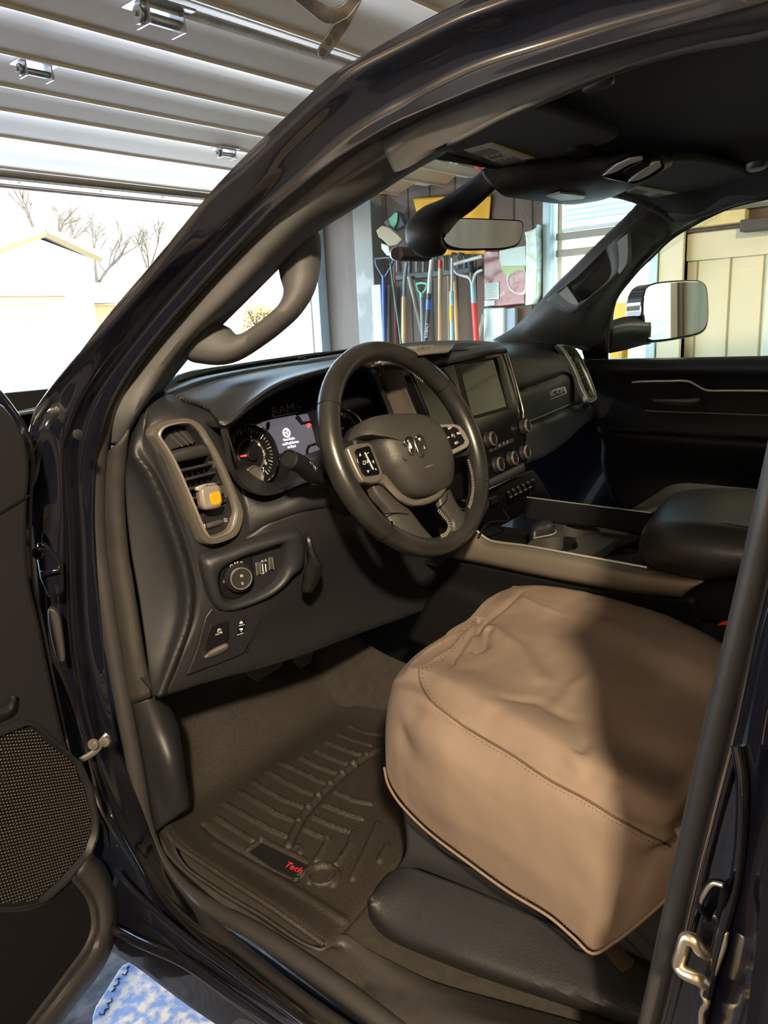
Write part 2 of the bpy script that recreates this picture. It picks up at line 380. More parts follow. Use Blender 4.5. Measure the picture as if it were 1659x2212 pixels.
o5 = row('B', [(880, 2290, .02), (780, 2215, .02), (600, 2085, .02), (430, 1960, .02), (350, 1870, .02), (300, 1740, .02), (255, 1600, .02), (225, 1400, .02), (203, 1150, .02), (206, 1000, .02), (222, 925, .02), (250, 850, .02), (315, 755, .02), (405, 648, .02), (495, 548, .02), (580, 462, .02), (660, 395, .02), (720, 350, .02), (790, 305, .02), (850, 270, .02), (890, 252, .02), (965, 220, .02), (1090, 170, .02), (1220, 128, .02), (1400, 75, .02), (1680, 0, .02), (2100, -130, .02)])
bs = loft('cab_side_frame', [outer, o2, o3, o4, o5], paint, T, nu=170, nv=40, thick=.003, label='glossy black painted door opening frame')
# pressed rib on the hinge post
tube('body_seam_bead', row('B', [(156, 845, .06), (140, 900, .07), (130, 960, .08), (128, 1060, .08), (133, 1200, .08), (150, 1400, .085)]), .003, paint, bs, n=30)
tube('body_seam_bead', row('B', [(262, 797, .02), (215, 860, .025), (186, 930, .03), (172, 1020, .035), (172, 1150, .035), (190, 1380, .035), (205, 1500, .04), (185, 1560, .05), (168, 1640, .06), (200, 1740, .06), (245, 1800, .06)]), .0035, paint, bs, n=50)
# rubber door seal loop
seal = row('B', [(900, 2262, .005), (800, 2184, .005), (690, 2104, .005), (560, 2018, .005), (420, 1938, .005), (352, 1872, .005), (318, 1800, .005), (294, 1670, .005), (272, 1550, .005), (250, 1430, .005), (228, 1290, .005), (212, 1180, .005), (208, 1069, .005), (215, 958, .005), (237, 871, .005), (281, 789, .005), (350, 700, .005), (430, 607, .005), (518, 515, .005), (600, 437, .005), (680, 372, .005), (740, 323, .005), (800, 285, .005), (860, 253, .005), (960, 207, .005), (1080, 160, .005), (1200, 118, .005), (1340, 75, .005), (1500, 35, .005), (1700, -5, .005), (2100, -110, .005)])
sl = tube('door_seal', seal, .0125, rubber, T, ns=14, n=160, flat=1.15, label='grey rubber door opening seal')
# inner trims: lower hinge post cover
k0 = row('B', [(222, 985, -.005), (218, 1069, -.005), (222, 1180, -.005), (238, 1290, -.005), (258, 1400, -.005), (277, 1520, -.005)])
k1 = row('B', [(250, 960, -.012), (246, 1069, -.012), (252, 1190, -.012), (270, 1320, -.012), (290, 1430, -.012), (300, 1514, -.012)])
k2 = row('B', [(277, 927, -.03), (268, 1053, -.03), (276, 1190, -.03), (296, 1320, -.03), (312, 1420, -.03), (327, 1503, -.03)])
k3 = [p+V((.01, .06, 0)) for p in k2]
loft('hinge_post_trim', [k0, k1, k2, k3], trim_t, T, nu=40, nv=20, label='textured lower pillar trim beside the seal')
# upper pillar trim with the grab handle moulded out of it
p0 = row('B', [(226, 960, -.008), (245, 890, -.008), (290, 800, -.008), (360, 708, -.008), (440, 615, -.008), (525, 525, -.008), (605, 448, -.008), (690, 380, -.008), (760, 328, -.008), (840, 280, -.008), (900, 250, -.008)])
p1 = row('B', [(262, 958, -.03), (290, 890, -.03), (335, 810, -.03), (400, 728, -.03), (480, 645, -.03), (560, 555, -.03), (640, 475, -.03), (725, 400, -.03), (800, 345, -.03), (880, 300, -.03), (950, 262, -.03)])
p2 = row('B', [(280, 925, -.06), (330, 850, -.07), (395, 768, -.08), (440, 712, -.08), (510, 650, -.08), (590, 572, -.08), (675, 492, -.08), (757, 438, -.08), (820, 398, -.08), (900, 346, -.08), (976, 303, -.08)])
p3 = [p+V((.05, .05, .0)) for p in p2]
pt_ = loft('windscreen_pillar_trim', [p0, p1, p2, p3], pillar_m, T, nu=70, nv=24, label='dark fabric-grained windscreen pillar trim on the driver side')
ra = row('B', [(820, 296, -.006), (900, 258, -.006), (980, 218, -.006), (1100, 170, -.006), (1230, 125, -.006), (1360, 86, -.006), (1500, 48, -.006), (1720, 0, -.006)])
rb = row('B', [(835, 335, -.022), (905, 300, -.022), (978, 262, -.022), (1088, 215, -.022), (1215, 165, -.022), (1350, 120, -.022), (1500, 82, -.022), (1720, 35, -.022)])
rc = row('B', [(858, 376, -.035), (912, 340, -.035), (975, 304, -.035), (1072, 257, -.035), (1200, 204, -.035), (1330, 154, -.035), (1500, 98, -.035), (1720, 52, -.035)])
loft('roof_side_trim', [ra, rb, rc, [p+V((.01, 0, .03)) for p in rc]], plastic, T, nu=60, nv=18, label='dark roof side trim between the seal and the headliner')
# grab handle loop
HP = Plane(at(560, 650, 'X', -.60), (-.80, -.55, .22))
gh = [(676, 488), (683, 530), (680, 575), (668, 622), (640, 668), (600, 706), (552, 742), (506, 770), (470, 780), (432, 779), (392, 768), (425, 735), (470, 690), (520, 640), (575, 585), (630, 530)]
gi = [(592, 568), (600, 598), (607, 622), (605, 642), (594, 660), (572, 680), (548, 699), (524, 714), (508, 718), (496, 714), (480, 700), (464, 688), (488, 660), (518, 632), (548, 606), (574, 582)]
ring('grab_handle', HP, gh, gi, [(-.02, -.03), (0, -.012), (.12, .006), (.4, .012), (.75, .008), (.95, -.004), (1.0, -.016), (1.02, -.03)], pillar_m, pt_, n=90, label='dark loop handle on the driver side pillar')
# ---- sill
s_in = row('Z', [(372, 1700, .05), (368, 1790, .04), (392, 1862, .035), (460, 1915, .03), (560, 1975, .03), (690, 2052, .03), (737, 2017, .02), (800, 2055, .02), (876, 2095, .02), (942, 2125, .02), (1100, 2170, .02), (1290, 2222, .02), (1450, 2270, .02)])
s_mid = row('B', [(345, 1720, -.035), (343, 1800, -.035), (372, 1868, -.035), (440, 1922, -.035), (540, 1985, -.035), (650, 2050, -.035), (720, 2085, -.035), (790, 2120, -.035), (860, 2150, -.035), (930, 2180, -.035), (1060, 2220, -.035), (1200, 2270, -.035), (1400, 2350, -.035)])
s_out = row('B', [(314, 1740, -.006), (327, 1810, -.006), (360, 1874, -.006), (425, 1934, -.006), (520, 1992, -.006), (620, 2058, -.006), (700, 2110, -.006), (770, 2156, -.006), (840, 2200, -.006), (905, 2245, -.006), (1020, 2310, -.006), (1150, 2390, -.006), (1300, 2490, -.006)])
sill = loft('sill_trim', [s_in, [a.lerp(b, .5)+V((0, 0, .004)) for a, b in zip(s_in, s_mid)], s_mid, s_out], trim_t, T, nu=90, nv=26, label='black sill scuff trim with a raised step pad')
SP_ = plane3(at(690, 2090, 'Z', .045), at(800, 2110, 'Z', .04), at(860, 2190, 'Z', .04))
cg7 = crop(400, 1800, 1.659)
bm = bmesh.new()
SZ = Plane((0, 0, .052), (-.10, 0, 1))
def flat_piece(bm, pl, pts, h, c=None):
    P = [pl.at(*(c(*p) if c else p)) for p in pts]; a = [bm.verts.new(p+pl.n*h) for p in P]; b = [bm.verts.new(p-pl.n*.003) for p in P]
    bm.faces.new(a); bm.faces.new(b[::-1]); k = len(a)
    for i in range(k): bm.faces.new((a[i], b[i], b[(i+1) % k], a[(i+1) % k]))
for i in range(4):
    for j in range(3):
        u0 = i*.25+.02; u1 = (i+1)*.25-.02; v0 = j/3+.05; v1 = (j+1)/3-.05
        q = lambda u, v: (510+150*u+8*v-18*v, 408+48*u+v*52+u*v*-4)
        flat_piece(bm, SZ, [q(u0, v0), q(u1, v0), q(u1, v1), q(u0, v1)], .0012, cg7)
finish('step_pad', bm, trim_t, sill, label='raised tread blocks of the step pad')
tube('sill_joint', [SZ.at(*cg7(792, 492), .002), SZ.at(*cg7(760, 540), .002), SZ.at(*cg7(715, 592), .001), SZ.at(*cg7(702, 645), 0)], .0016, rubber, sill, n=16)
tube('sill_bead', row('B', [(250, 1880, .145), (293, 1929, .145), (400, 2023, .145), (530, 2118, .145), (665, 2218, .145), (760, 2290, .145)]), .004, paint, bs, n=50)
tube('sill_bead', row('B', [(231, 2000, .165), (300, 2035, .165), (400, 2080, .165), (500, 2150, .165), (600, 2222, .165)]), .007, paint, bs, n=50)
# kick panel between pillar trim and floor
kick = smooth_pl
kp = [row('B', [(283, 1514, -.008), (300, 1620, -.008), (318, 1720, -.008), (332, 1800, -.008)]),
      row('X', [(326, 1500, -.765), (350, 1580, -.765), (372, 1650, -.77), (385, 1760, -.77)]),
      row('X', [(350, 1500, -.72), (380, 1560, -.72), (392, 1640, -.73), (410, 1740, -.74)]),
      [V((-.70, .62, .34)), V((-.70, .62, .25)), V((-.70, .60, .12)), V((-.70, .60, .0))]]
loft('kick_panel', kp, smooth_pl, T, nu=24, nv=30, smooth=88, label='dark kick panel below the pillar trim')
# ---- B pillar side
bp = 0
tube('door_seal', [body(x, y, .012) for x, y in [(1715, 880), (1676, 1060), (1634, 1240), (1596, 1400), (1556, 1560), (1520, 1720), (1484, 1880), (1448, 2040), (1414, 2190), (1380, 2330)]], .0118, rubber, T, ns=14, n=50, label='grey rubber seal on the rear post of the opening')
b0 = row('B', [(1790, 760, -.01), (1700, 1010, -.01), (1652, 1240, -.01), (1612, 1400, -.01), (1575, 1560, -.01), (1538, 1720, -.01), (1500, 1880, -.01), (1464, 2040, -.01), (1430, 2190, -.01), (1395, 2340, -.01)])
b1 = row('B', [(1830, 760, .045), (1720, 1010, .045), (1672, 1240, .045), (1634, 1400, .045), (1598, 1560, .045), (1558, 1720, .045), (1518, 1880, .045), (1482, 2040, .045), (1446, 2190, .045), (1408, 2340, .045)])
b2 = row('B', [(1860, 760, .052), (1745, 1010, .052), (1702, 1240, .052), (1668, 1400, .052), (1634, 1560, .052), (1604, 1720, .052), (1570, 1880, .052), (1536, 2040, .052), (1500, 2190, .052), (1462, 2340, .052)])
b3 = row('B', [(1885, 760, .060), (1768, 1010, .060), (1730, 1240, .060), (1698, 1400, .060), (1662, 1560, .060), (1640, 1720, .060), (1614, 1880, .060), (1586, 2040, .060), (1550, 2190, .060), (1512, 2340, .060)])
b4 = row('B', [(1940, 760, .13), (1810, 1010, .13), (1780, 1240, .13), (1760, 1400, .13), (1740, 1560, .13), (1715, 1720, .13), (1690, 1880, .13), (1670, 2040, .13), (1650, 2190, .13), (1630, 2340, .13)])
bpl = loft('rear_post', [b0, b1, b2, b3, b4], paint, T, nu=60, nv=40, label='glossy black rear post of the door opening')
BPn = plane3(b1[7], b3[7], b2[3])
# pressed tapering recess edge
tube('post_flange', [BPn.at(x, y, .004) for x, y in [(1592, 1612), (1560, 1730), (1528, 1860), (1500, 1990), (1470, 2110), (1440, 2230)]], .0028, paint, bpl, n=30)
tube('post_flange', [BPn.at(x, y, .004) for x, y in [(1592, 1612), (1603, 1680), (1602, 1800), (1590, 1900), (1560, 2010), (1530, 2130), (1510, 2230)]], .0045, paint, bpl, n=30)
cH = crop(1260, 1500, 3.1078)
st = tube('striker_loop', [BPn.at(*cH(x, y), l) for x, y, l in [(845, 1500, .0), (785, 1420, .012), (800, 1360, .018), (870, 1268, .018), (945, 1282, .016), (935, 1380, .01), (918, 1490, .0)]], .0032, darker, T, n=40, label='black upper striker loop')
tube('striker_wear', [BPn.at(*cH(x, y), l+.003) for x, y, l in [(787, 1410, .012), (803, 1360, .018), (870, 1270, .018), (940, 1282, .016)]], .0018, steel, st, n=20, label='worn golden edge of the striker')
st2 = tube('striker_loop', [BPn.at(*cH(x, y), l) for x, y, l in [(850, 1745, .004), (790, 1720, .012), (740, 1650, .016), (690, 1640, .018), (660, 1730, .02), (640, 1820, .02), (680, 1870, .02), (760, 1905, .018), (815, 1940, .012)]], .0052, steel, T, n=60, label='bright steel lower striker loop')
slab('striker_plate', BPn, [(845, 1760), (905, 1700), (935, 1600), (965, 1600), (950, 1700), (905, 1830), (860, 1950), (815, 1960)], .004, steel, st2, lift=.006, c=cH)
tube('striker_strap', [BPn.at(*cH(x, y), .006) for x, y in [(825, 1940), (805, 2010), (830, 2060), (800, 2120), (795, 2250)]], .0028, steel, st2, n=20)
# rear door edge beyond the post
r0 = row('B', [(1800, 1010, .145), (1745, 1240, .145), (1715, 1400, .145), (1690, 1560, .145), (1672, 1720, .145), (1655, 1880, .145), (1640, 2040, .145), (1620, 2190, .145), (1600, 2340, .145)])
r1 = [p+V((-.015, -.02, 0)) for p in r0]; r2 = [p+V((-.02, -.25, 0)) for p in r0]
loft('rear_door_edge', [r0, r1, r2], darker, T, nu=40, nv=14, label='black leading edge of the rear door')
# upper rear post, closed rear door with its tinted window, roof side behind
up = [[V((-.80, -.68, .80)), V((-.785, -.68, .84)), V((-.70, -.675, .98)), V((-.61, -.66, 1.14))], [V((-.86, -.72, .80)), V((-.85, -.72, .84)), V((-.76, -.72, .98)), V((-.66, -.71, 1.16))], [V((-.90, -.80, .80)), V((-.885, -.80, .84)), V((-.79, -.80, .98)), V((-.69, -.80, 1.18))], [V((-.84, -.80, .80)), V((-.82, -.80, .84)), V((-.73, -.80, .98)), V((-.63, -.80, 1.18))]]
loft('rear_post', up, paint, T, nu=20, nv=16, label='upper part of the rear post')
rd = loft('rear_door', [[V((-.91, -.815, .76)), V((-.92, -1.2, .76)), V((-.92, -1.65, .76))], [V((-.97, -.815, .4)), V((-.98, -1.2, .4)), V((-.98, -1.65, .4))], [V((-.96, -.815, -.15)), V((-.97, -1.2, -.15)), V((-.97, -1.65, -.15))]], paint, T, nu=12, nv=12, thick=.03, label='closed black rear door')
bm = bmesh.new(); bm.faces.new([bm.verts.new(V(q)) for q in ((-.90, -.80, .76), (-.90, -1.65, .76), (-.70, -1.65, 1.16), (-.70, -.80, 1.16))])
finish('rear_window', bm, clear_glass('privacy_glass', (.08, .085, .08)), rd, smooth=0)
box('light_leak_filler', (-.92, -.90, .45), (-.835, -.725, .89), paint, T, bev=.01)  # unseen filler box added to block lamp light leaking past the post
loft('roof_side', [[V((-.62, -.60, 1.15)), V((-.62, -1.0, 1.17)), V((-.62, -1.65, 1.17))], [V((-.72, -.62, 1.17)), V((-.72, -1.0, 1.19)), V((-.72, -1.65, 1.19))], [V((-.64, -.64, 1.22)), V((-.64, -1.0, 1.24)), V((-.64, -1.65, 1.24))]], paint, T, nu=16, nv=12)
# ---- hinge, check strap, grommet on the hinge post
hp = Plane(body(110, 1230, .115), (-.55, -.83, 0))
hg = slab('door_hinge', hp, [(80, 1172), (98, 1175), (128, 1206), (134, 1222), (138, 1275), (126, 1290), (104, 1292), (86, 1250), (78, 1200)], .010, paint, T, lift=.012, bev=.003, label='black upper door hinge')
lathe('hinge_bolt', hp.at(82, 1194, .012), hp.n, [(.009, 0), (.009, .004), (.006, .006), (.006, .009), (0, .009)], paint, hg, 20)
lathe('hinge_bolt', hp.at(119, 1274, .012), hp.n, [(.006, 0), (.006, .005), (0, .006)], paint, hg, 16)
slab('hinge_leaf', hp, [(84, 1236), (128, 1228), (132, 1236), (90, 1246)], .018, paint, hg, lift=.024, bev=.002)
gm = slab('wiring_boot', hp, [(104, 1315), (116, 1316), (128, 1332), (134, 1365), (140, 1420), (138, 1432), (124, 1428), (112, 1390), (104, 1345)], .014, rubber, T, lift=.014, bev=.005, smooth=True, n=32, seg=3, label='oval rubber wiring boot on the hinge post')
cs = tube('check_strap', [body(*c2(505, 560), .12), body(*c2(600, 500), .10), body(*c2(640, 440), .09), body(*c2(675, 395), .08)], .0052, satin_dk, T, n=16, flat=.5, label='metal door check strap')
lathe('check_pin', body(*c2(590, 455), .102), (-.8, -.5, .2), [(.0085, 0), (.0085, .004), (.005, .004), (.005, .006), (0, .006)], satin_dk, cs, 20)
lathe('check_pin', body(*c2(668, 437), .088), (-.8, -.5, .2), [(.008, 0), (.008, .006), (.004, .007), (0, .007)], satin_dk, cs, 8)
lh = slab('lower_door_hinge', Plane(body(215, 1780, .13), (-.55, -.83, 0)), [(192, 1740), (212, 1765), (222, 1782), (230, 1800), (236, 1842), (228, 1830), (206, 1800)], .01, paint, T, bev=.002, label='black lower door hinge')
lathe('body_grommet', body(168, 938, .09), (-.6, -.75, 0), [(.007, 0), (.007, .0015), (.005, .002), (0, .002)], paint, T, 20)
# ---- driver door, swung open
DN = V((.34, -.94, 0)).normalized()            # its inner face looks back at the seat
DP = Plane((-.95, .165, 0), DN)
def door_rows():
    e0 = [DP.at(x, y, l) for x, y, l in [(0, 800, -.07), (20, 842, -.07), (48, 890, -.07), (72, 926, -.07), (86, 965, -.075), (90, 1010, -.08)]]
    return e0
dtrim = [DP.at(x, y) for x, y in [(-260, 800), (-120, 822), (0, 862), (40, 905), (62, 950), (72, 1010), (66, 1100), (70, 1240), (92, 1340), (118, 1470), (150, 1610), (178, 1740), (205, 1830), (232, 1880), (250, 1950), (252, 2000), (240, 2060), (205, 2125), (150, 2190), (95, 2260), (-300, 2300)]]
dsk = slab('door_trim_panel', DP, dtrim, .035, smooth_pl, T, bev=.012, n=90, smooth=True, seg=4, label='dark inner panel of the open driver door')
e = [[DP.at(x, y, -.036) for x, y in [(-260, 770), (-100, 790), (0, 830), (30, 866), (56, 902), (78, 935), (90, 985), (84, 1100), (86, 1240), (106, 1340), (130, 1470), (160, 1610), (186, 1740), (210, 1840)]]]
slab('door_shell', DP, [(-260, 740), (-100, 765), (-10, 815), (26, 858), (52, 895), (72, 928), (84, 975), (78, 1100), (82, 1240), (104, 1350), (128, 1470), (160, 1620), (190, 1760), (205, 1900), (170, 2100), (100, 2300), (-300, 2400)], .08, paint, T, lift=-.035, bev=.012, n=90, smooth=True, seg=4, label='black painted shell of the open driver door')
slab('window_ledge_seam', DP, [(0, 1107), (64, 1069), (65, 1072), (0, 1111)], .004, darker, dsk, lift=.002, bev=0)
gr_o = [(-60, 1600), (0, 1573), (52, 1552), (76, 1560), (120, 1600), (172, 1646), (196, 1700), (208, 1770), (206, 1810), (190, 1850), (140, 1910), (98, 1945), (30, 1965), (-60, 1965)]
gr_i = [(-60, 1612), (0, 1592), (48, 1572), (66, 1574), (112, 1612), (158, 1650), (180, 1700), (196, 1770), (196, 1800), (182, 1838), (134, 1892), (78, 1944), (30, 1950), (-60, 1950)]
sg = ring('speaker_surround', DP, gr_o, gr_i, [(0, .0), (.25, .008), (.6, .008), (1, -.004)], smooth_pl, dsk, n=80, smooth=False)
slab('speaker_grille_back', DP, gr_i, .002, darker, dsk, lift=.001, bev=0)
bm = bmesh.new(); A = DP.at(60, 1760, .0035); hx = V((DN.y, -DN.x, 0)).normalized()*-1
GI = [DP.at(*p, .0035) for p in gr_i]
hx = (DP.at(160, 1730, .0035)-DP.at(0, 1760, .0035)).normalized(); hy = DN.cross(hx)
poly2 = [((p-A).dot(hx), (p-A).dot(hy)) for p in GI]
def inside(x, y, P):
    r = False; n = len(P)
    for i in range(n):
        (x1, y1), (x2, y2) = P[i], P[(i+1) % n]
        if (y1 > y) != (y2 > y) and x < (x2-x1)*(y-y1)/(y2-y1)+x1: r = not r
    return r
pit = .0052
for i in range(-60, 60):
    for j in range(-60, 60):
        x, y = i*pit+(j % 2)*pit/2, j*pit*.8
        if inside(x, y, poly2):
            o = A+hx*x+hy*y; w, h = .0018, .0010
            v = [bm.verts.new(o+hx*a*w+hy*b*h+DN*c) for a, b, c in ((-1, -1, 0), (1, -1, 0), (1, 1, 0), (-1, 1, 0), (0, 0, .0012))]
            for k in range(4): bm.faces.new((v[k], v[(k+1) % 4], v[4]))
finish('speaker_grille', bm, M('grille_mesh', (.075, .066, .055), .45, .2), dsk, smooth=0, label='perforated speaker grille mesh')
# bin / pull moulding under the grille
pk_o = [(195, 1845), (224, 1872), (246, 1925), (252, 1975), (243, 2040), (214, 2100), (160, 2170), (100, 2250), (40, 2300), (-60, 2320)]
pk_i = [(160, 1895), (178, 1912), (200, 1945), (209, 1985), (206, 2015), (190, 2050), (150, 2105), (105, 2165), (50, 2230), (-60, 2280)]
loft('door_bin_lip', [[DP.at(*p, .004) for p in pk_o], [DP.at(x*.7+a*.3, y*.7+b*.3, .030) for (x, y), (a, b) in zip(pk_o, pk_i)], [DP.at(x*.25+a*.75, y*.25+b*.75, .030) for (x, y), (a, b) in zip(pk_o, pk_i)], [DP.at(*p, .008) for p in pk_i], [DP.at(x-16, y, -.002) for x, y in pk_i]], plastic, dsk, nu=50, nv=24, label='curved rim of the door bin')
slab('door_bin_recess', DP, [(160, 1895), (200, 1945), (209, 1985), (206, 2015), (150, 2105), (50, 2230), (-60, 2280), (-60, 1975), (60, 1970), (110, 1950)], .002, darker, dsk, lift=.0015, bev=0)
loft('door_panel_fold', [[DP.at(x, y, .001) for x, y in [(-60, 1545), (0, 1530), (20, 1520), (26, 1500)]], [DP.at(x, y, .010) for x, y in [(-60, 1560), (0, 1543), (24, 1530), (30, 1503)]], [DP.at(x, y, .001) for x, y in [(-60, 1574), (0, 1556), (30, 1540), (34, 1505)]]], smooth_pl, dsk, nu=20, nv=12)
# ---- outside: windscreen, header edge, bonnet and wing
base = [V((-.80, .30, .80)), V((-.62, .50, .795)), V((-.42, .62, .795)), V((-.15, .70, .80)), V((.15, .72, .80)), V((.42, .64, .795)), V((.62, .52, .795)), V((.80, .32, .80))]
head = [V((-.62, -.22, 1.10)), V((-.50, -.08, 1.145)), V((-.33, .0, 1.16)), V((-.12, .03, 1.17)), V((.12, .03, 1.17)), V((.33, .0, 1.16)), V((.50, -.06, 1.145)), V((.62, -.16, 1.11))]
mid = [a.lerp(b, .5)+V((0, .035, .022)) for a, b in zip(base, head)]
WSG = loft_grid([base, mid, head], 40, 20)
ws = loft('windscreen', [base, mid, head], glass_m, T, nu=40, nv=20, thick=0, label='dusty clear windscreen')
wo = [[V((-.95, .30, .70)), V((-.88, .52, .74)), V((-.70, .70, .76)), V((0, .95, .77)), V((.70, .70, .76)), V((.88, .52, .74)), V((.95, .30, .70))],
      [V((-.99, .55, .66)), V((-.93, .75, .70)), V((-.70, .90, .745)), V((0, 1.10, .76)), V((.70, .90, .745)), V((.93, .75, .70)), V((.99, .55, .66))],
      [V((-1.0, 1.7, .52)), V((-.95, 1.72, .60)), V((-.68, 1.75, .66)), V((0, 1.85, .69)), V((.68, 1.75, .66)), V((.95, 1.72, .60)), V((1.0, 1.7, .52))],
      [V((-.98, 2.0, .30)), V((-.92, 2.05, .40)), V((-.65, 2.12, .50)), V((0, 2.2, .52)), V((.65, 2.12, .50)), V((.92, 2.05, .40)), V((.98, 2.0, .30))]]
loft('bonnet', wo, paint, T, nu=50, nv=24, label='black bonnet beyond the windscreen')
cowl = [[p+V((0, -.01, -.004)) for p in base], [V((-.90, .42, .775)), V((-.68, .58, .775)), V((-.45, .70, .775)), V((-.15, .80, .775)), V((.15, .80, .775)), V((.45, .70, .775)), V((.68, .58, .775)), V((.90, .42, .775))]]
loft('cowl', cowl, smooth_pl, T, nu=40, nv=6, sharp=True)
# wing and lower body outside so the place reads from the side
sd = [[V((-1.0, 1.7, .52)), V((-.99, .60, .66)), V((-.95, .30, .70))], [V((-1.02, 1.7, .2)), V((-1.01, .60, .2)), V((-.96, .36, .2))], [V((-1.0, 1.7, -.2)), V((-1.0, .60, -.2)), V((-.95, .36, -.2))]]
loft('front_wing', sd, paint, T, nu=20, nv=20)
for s in (1,):
    loft('far_body_side', [[V((1.0, 1.7, .52)), V((.99, .5, .66)), V((.97, -.9, .70))], [V((1.03, 1.7, .2)), V((1.03, .5, .2)), V((1.03, -.9, .2))], [V((1.0, 1.7, -.2)), V((1.0, .5, -.2)), V((1.0, -.9, -.2))]], paint, T, nu=20, nv=20)
# roof skin
rf = [[V((-.50, -.02, 1.15)), V((-.40, .12, 1.185)), V((0, .16, 1.20)), V((.40, .12, 1.185)), V((.72, -.02, 1.135))],
      [V((-.62, -.40, 1.19)), V((-.40, -.3, 1.25)), V((0, -.3, 1.29)), V((.40, -.3, 1.27)), V((.70, -.35, 1.20))],
      [V((-.64, -1.3, 1.20)), V((-.40, -1.3, 1.28)), V((0, -1.3, 1.30)), V((.40, -1.3, 1.28)), V((.70, -1.3, 1.20))]]
loft('roof_skin', rf, paint, T, nu=24, nv=16)
# rear of the cab: back seat wall keeps the cabin dark
box('cab_back_panel', (-.80, -1.62, .0), (.85, -1.58, 1.2), darker, T)
box('cabin_floor_pan', (-.80, -1.6, -.03), (.85, .75, -.012), darker, T)
box('firewall', (-.78, .80, -.02), (.80, .83, .79), darker, T)
# ================================================================== dashboard
def dome(name, pl, px, centre, prof, mat, parent=None, c=None, n=64, smooth=True, label=None, sm=60):
    """raised pad: prof is (shrink 0 outline..1 centre, lift)"""
    P = resamp([pl.at(*(c(*p) if c else p)) for p in px], n, smooth); C = pl.at(*(c(*centre) if c else centre))
    G = [[p.lerp(C, m)+pl.n*h for p in P] for m, h in prof]
    bm = bmesh.new(); vs = grid_bm(bm, G, closed_u=True)
    if prof[-1][0] < 1: bm.faces.new(vs[-1])
    return finish(name, bm, mat, parent, sm, (), label)
def toV(L): return L
R = row
d_base = [V((-.745, .30, .792)), V((-.62, .46, .79)), V((-.42, .585, .79)), V((-.15, .665, .795)), V((.15, .68, .795)), V((.42, .60, .79)), V((.60, .48, .79)), V((.74, .30, .79))]
t2 = R('Y', [(335, 846, .29), (400, 806, .38), (500, 789, .44), (640, 768, .50), (740, 756, .53), (860, 744, .56), (980, 741, .56), (1070, 744, .46)])
t2b = [p+V((0, -.012, -.010)) for p in t2]
t3 = R('Y', [(318, 862, .27), (429, 819, .34), (560, 794, .38), (649, 781, .40), (749, 764, .43), (860, 753, .46), (980, 748, .48), (1085, 749, .42)])
t4 = R('Y', [(300, 892, .245), (379, 855, .27), (454, 827, .31), (573, 802, .33), (705, 783, .34), (800, 769, .34), (900, 764, .32), (1090, 762, .28)])
t5 = [p+V((0, -.01, -.05)) for p in t4]
dash = loft('dashboard', [d_base, t2, t2b, t3, t4, t5], softpad, T, nu=70, nv=50, thick=.003, label='black soft dash top along the windscreen')
tube('defroster_slot', [p+V((0, .004, .001)) for p in R('Y', [(345, 846, .31), (429, 814, .36), (560, 788, .40), (660, 774, .42), (749, 760, .45)])], .003, darker, dash, n=40, flat=.5)
bm = bmesh.new()
lathe_bm(bm, at(655, 778, 'Y', .41), (0, -.3, 1), [(.012, 0), (.012, .003), (.006, .006), (0, .006)], 16)
finish('light_sensor', bm, darker, dash)
# cluster hood
hf = R('Y', [(379, 854, .268), (454, 825, .312), (573, 800, .332), (705, 781, .342), (790, 767, .335), (850, 762, .30)])
hm = R('Y', [(379, 856, .262), (452, 850, .24), (560, 822, .245), (690, 794, .25), (785, 775, .25), (840, 772, .24)])
hn = R('Y', [(380, 857, .258), (452, 884, .175), (481, 915, .150), (540, 868, .155), (600, 829, .160), (699, 798, .165), (775, 783, .168), (808, 790, .17)])
hn2 = R('Y', [(382, 860, .262), (454, 888, .182), (487, 921, .156), (543, 876, .162), (602, 838, .168), (699, 806, .172), (775, 790, .175), (806, 797, .176)])
hd = loft('cluster_hood', [hf, hm, hn, hn2, [p+V((0, .04, -.002)) for p in hn2]], softpad, dash, nu=60, nv=36, thick=.003, label='grained leather-look brow over the gauges')
# end pad with the ridge, left of the steering wheel
e0 = R('Y', [(300, 893, .262), (286, 925, .268), (276, 970, .27), (272, 1060, .27), (282, 1180, .27), (302, 1300, .265), (330, 1503, .25)])
e1 = R('Y', [(304, 893, .25), (290, 935, .255), (282, 985, .25), (300, 1035, .243), (340, 1135, .235), (376, 1259, .235), (378, 1338, .235), (337, 1503, .235)])
e2 = R('Y', [(310, 894, .235), (298, 935, .235), (292, 978, .225), (322, 1021, .208), (368, 1132, .200), (405, 1259, .200), (405, 1338, .202), (375, 1425, .206), (345, 1503, .215)])
e3 = R('Y', [(316, 890, .228), (310, 930, .225), (310, 975, .222), (340, 1025, .216), (385, 1128, .212), (420, 1250, .212), (420, 1335, .214), (392, 1425, .216), (362, 1497, .220)])
e4 = R('Y', [(322, 866, .25), (325, 915, .212), (338, 965, .204), (362, 1025, .204), (402, 1125, .202), (436, 1240, .204), (438, 1335, .208), (412, 1425, .212), (384, 1490, .218)])
e5 = R('Y', [(345, 852, .265), (372, 895, .205), (392, 960, .199), (418, 1025, .199), (450, 1130, .198), (478, 1200, .20), (480, 1300, .205), (460, 1400, .208), (430, 1477, .216)])
e6 = R('Y', [(379, 856, .265), (430, 897, .205), (462, 945, .199), (492, 1010, .198), (520, 1080, .190), (532, 1140, .186), (535, 1200, .19), (530, 1300, .20), (520, 1452, .21)])
e7 = R('Y', [(382, 858, .268), (444, 894, .212), (474, 940, .208), (503, 1005, .206), (532, 1075, .196), (545, 1140, .192), (550, 1200, .20), (548, 1300, .205), (540, 1450, .215)])
_vx, _vy, _vn = basis((.02, -.99, .10)); VP = Plane(at(440, 1040, 'Y', .193), (.02, -.99, .10))
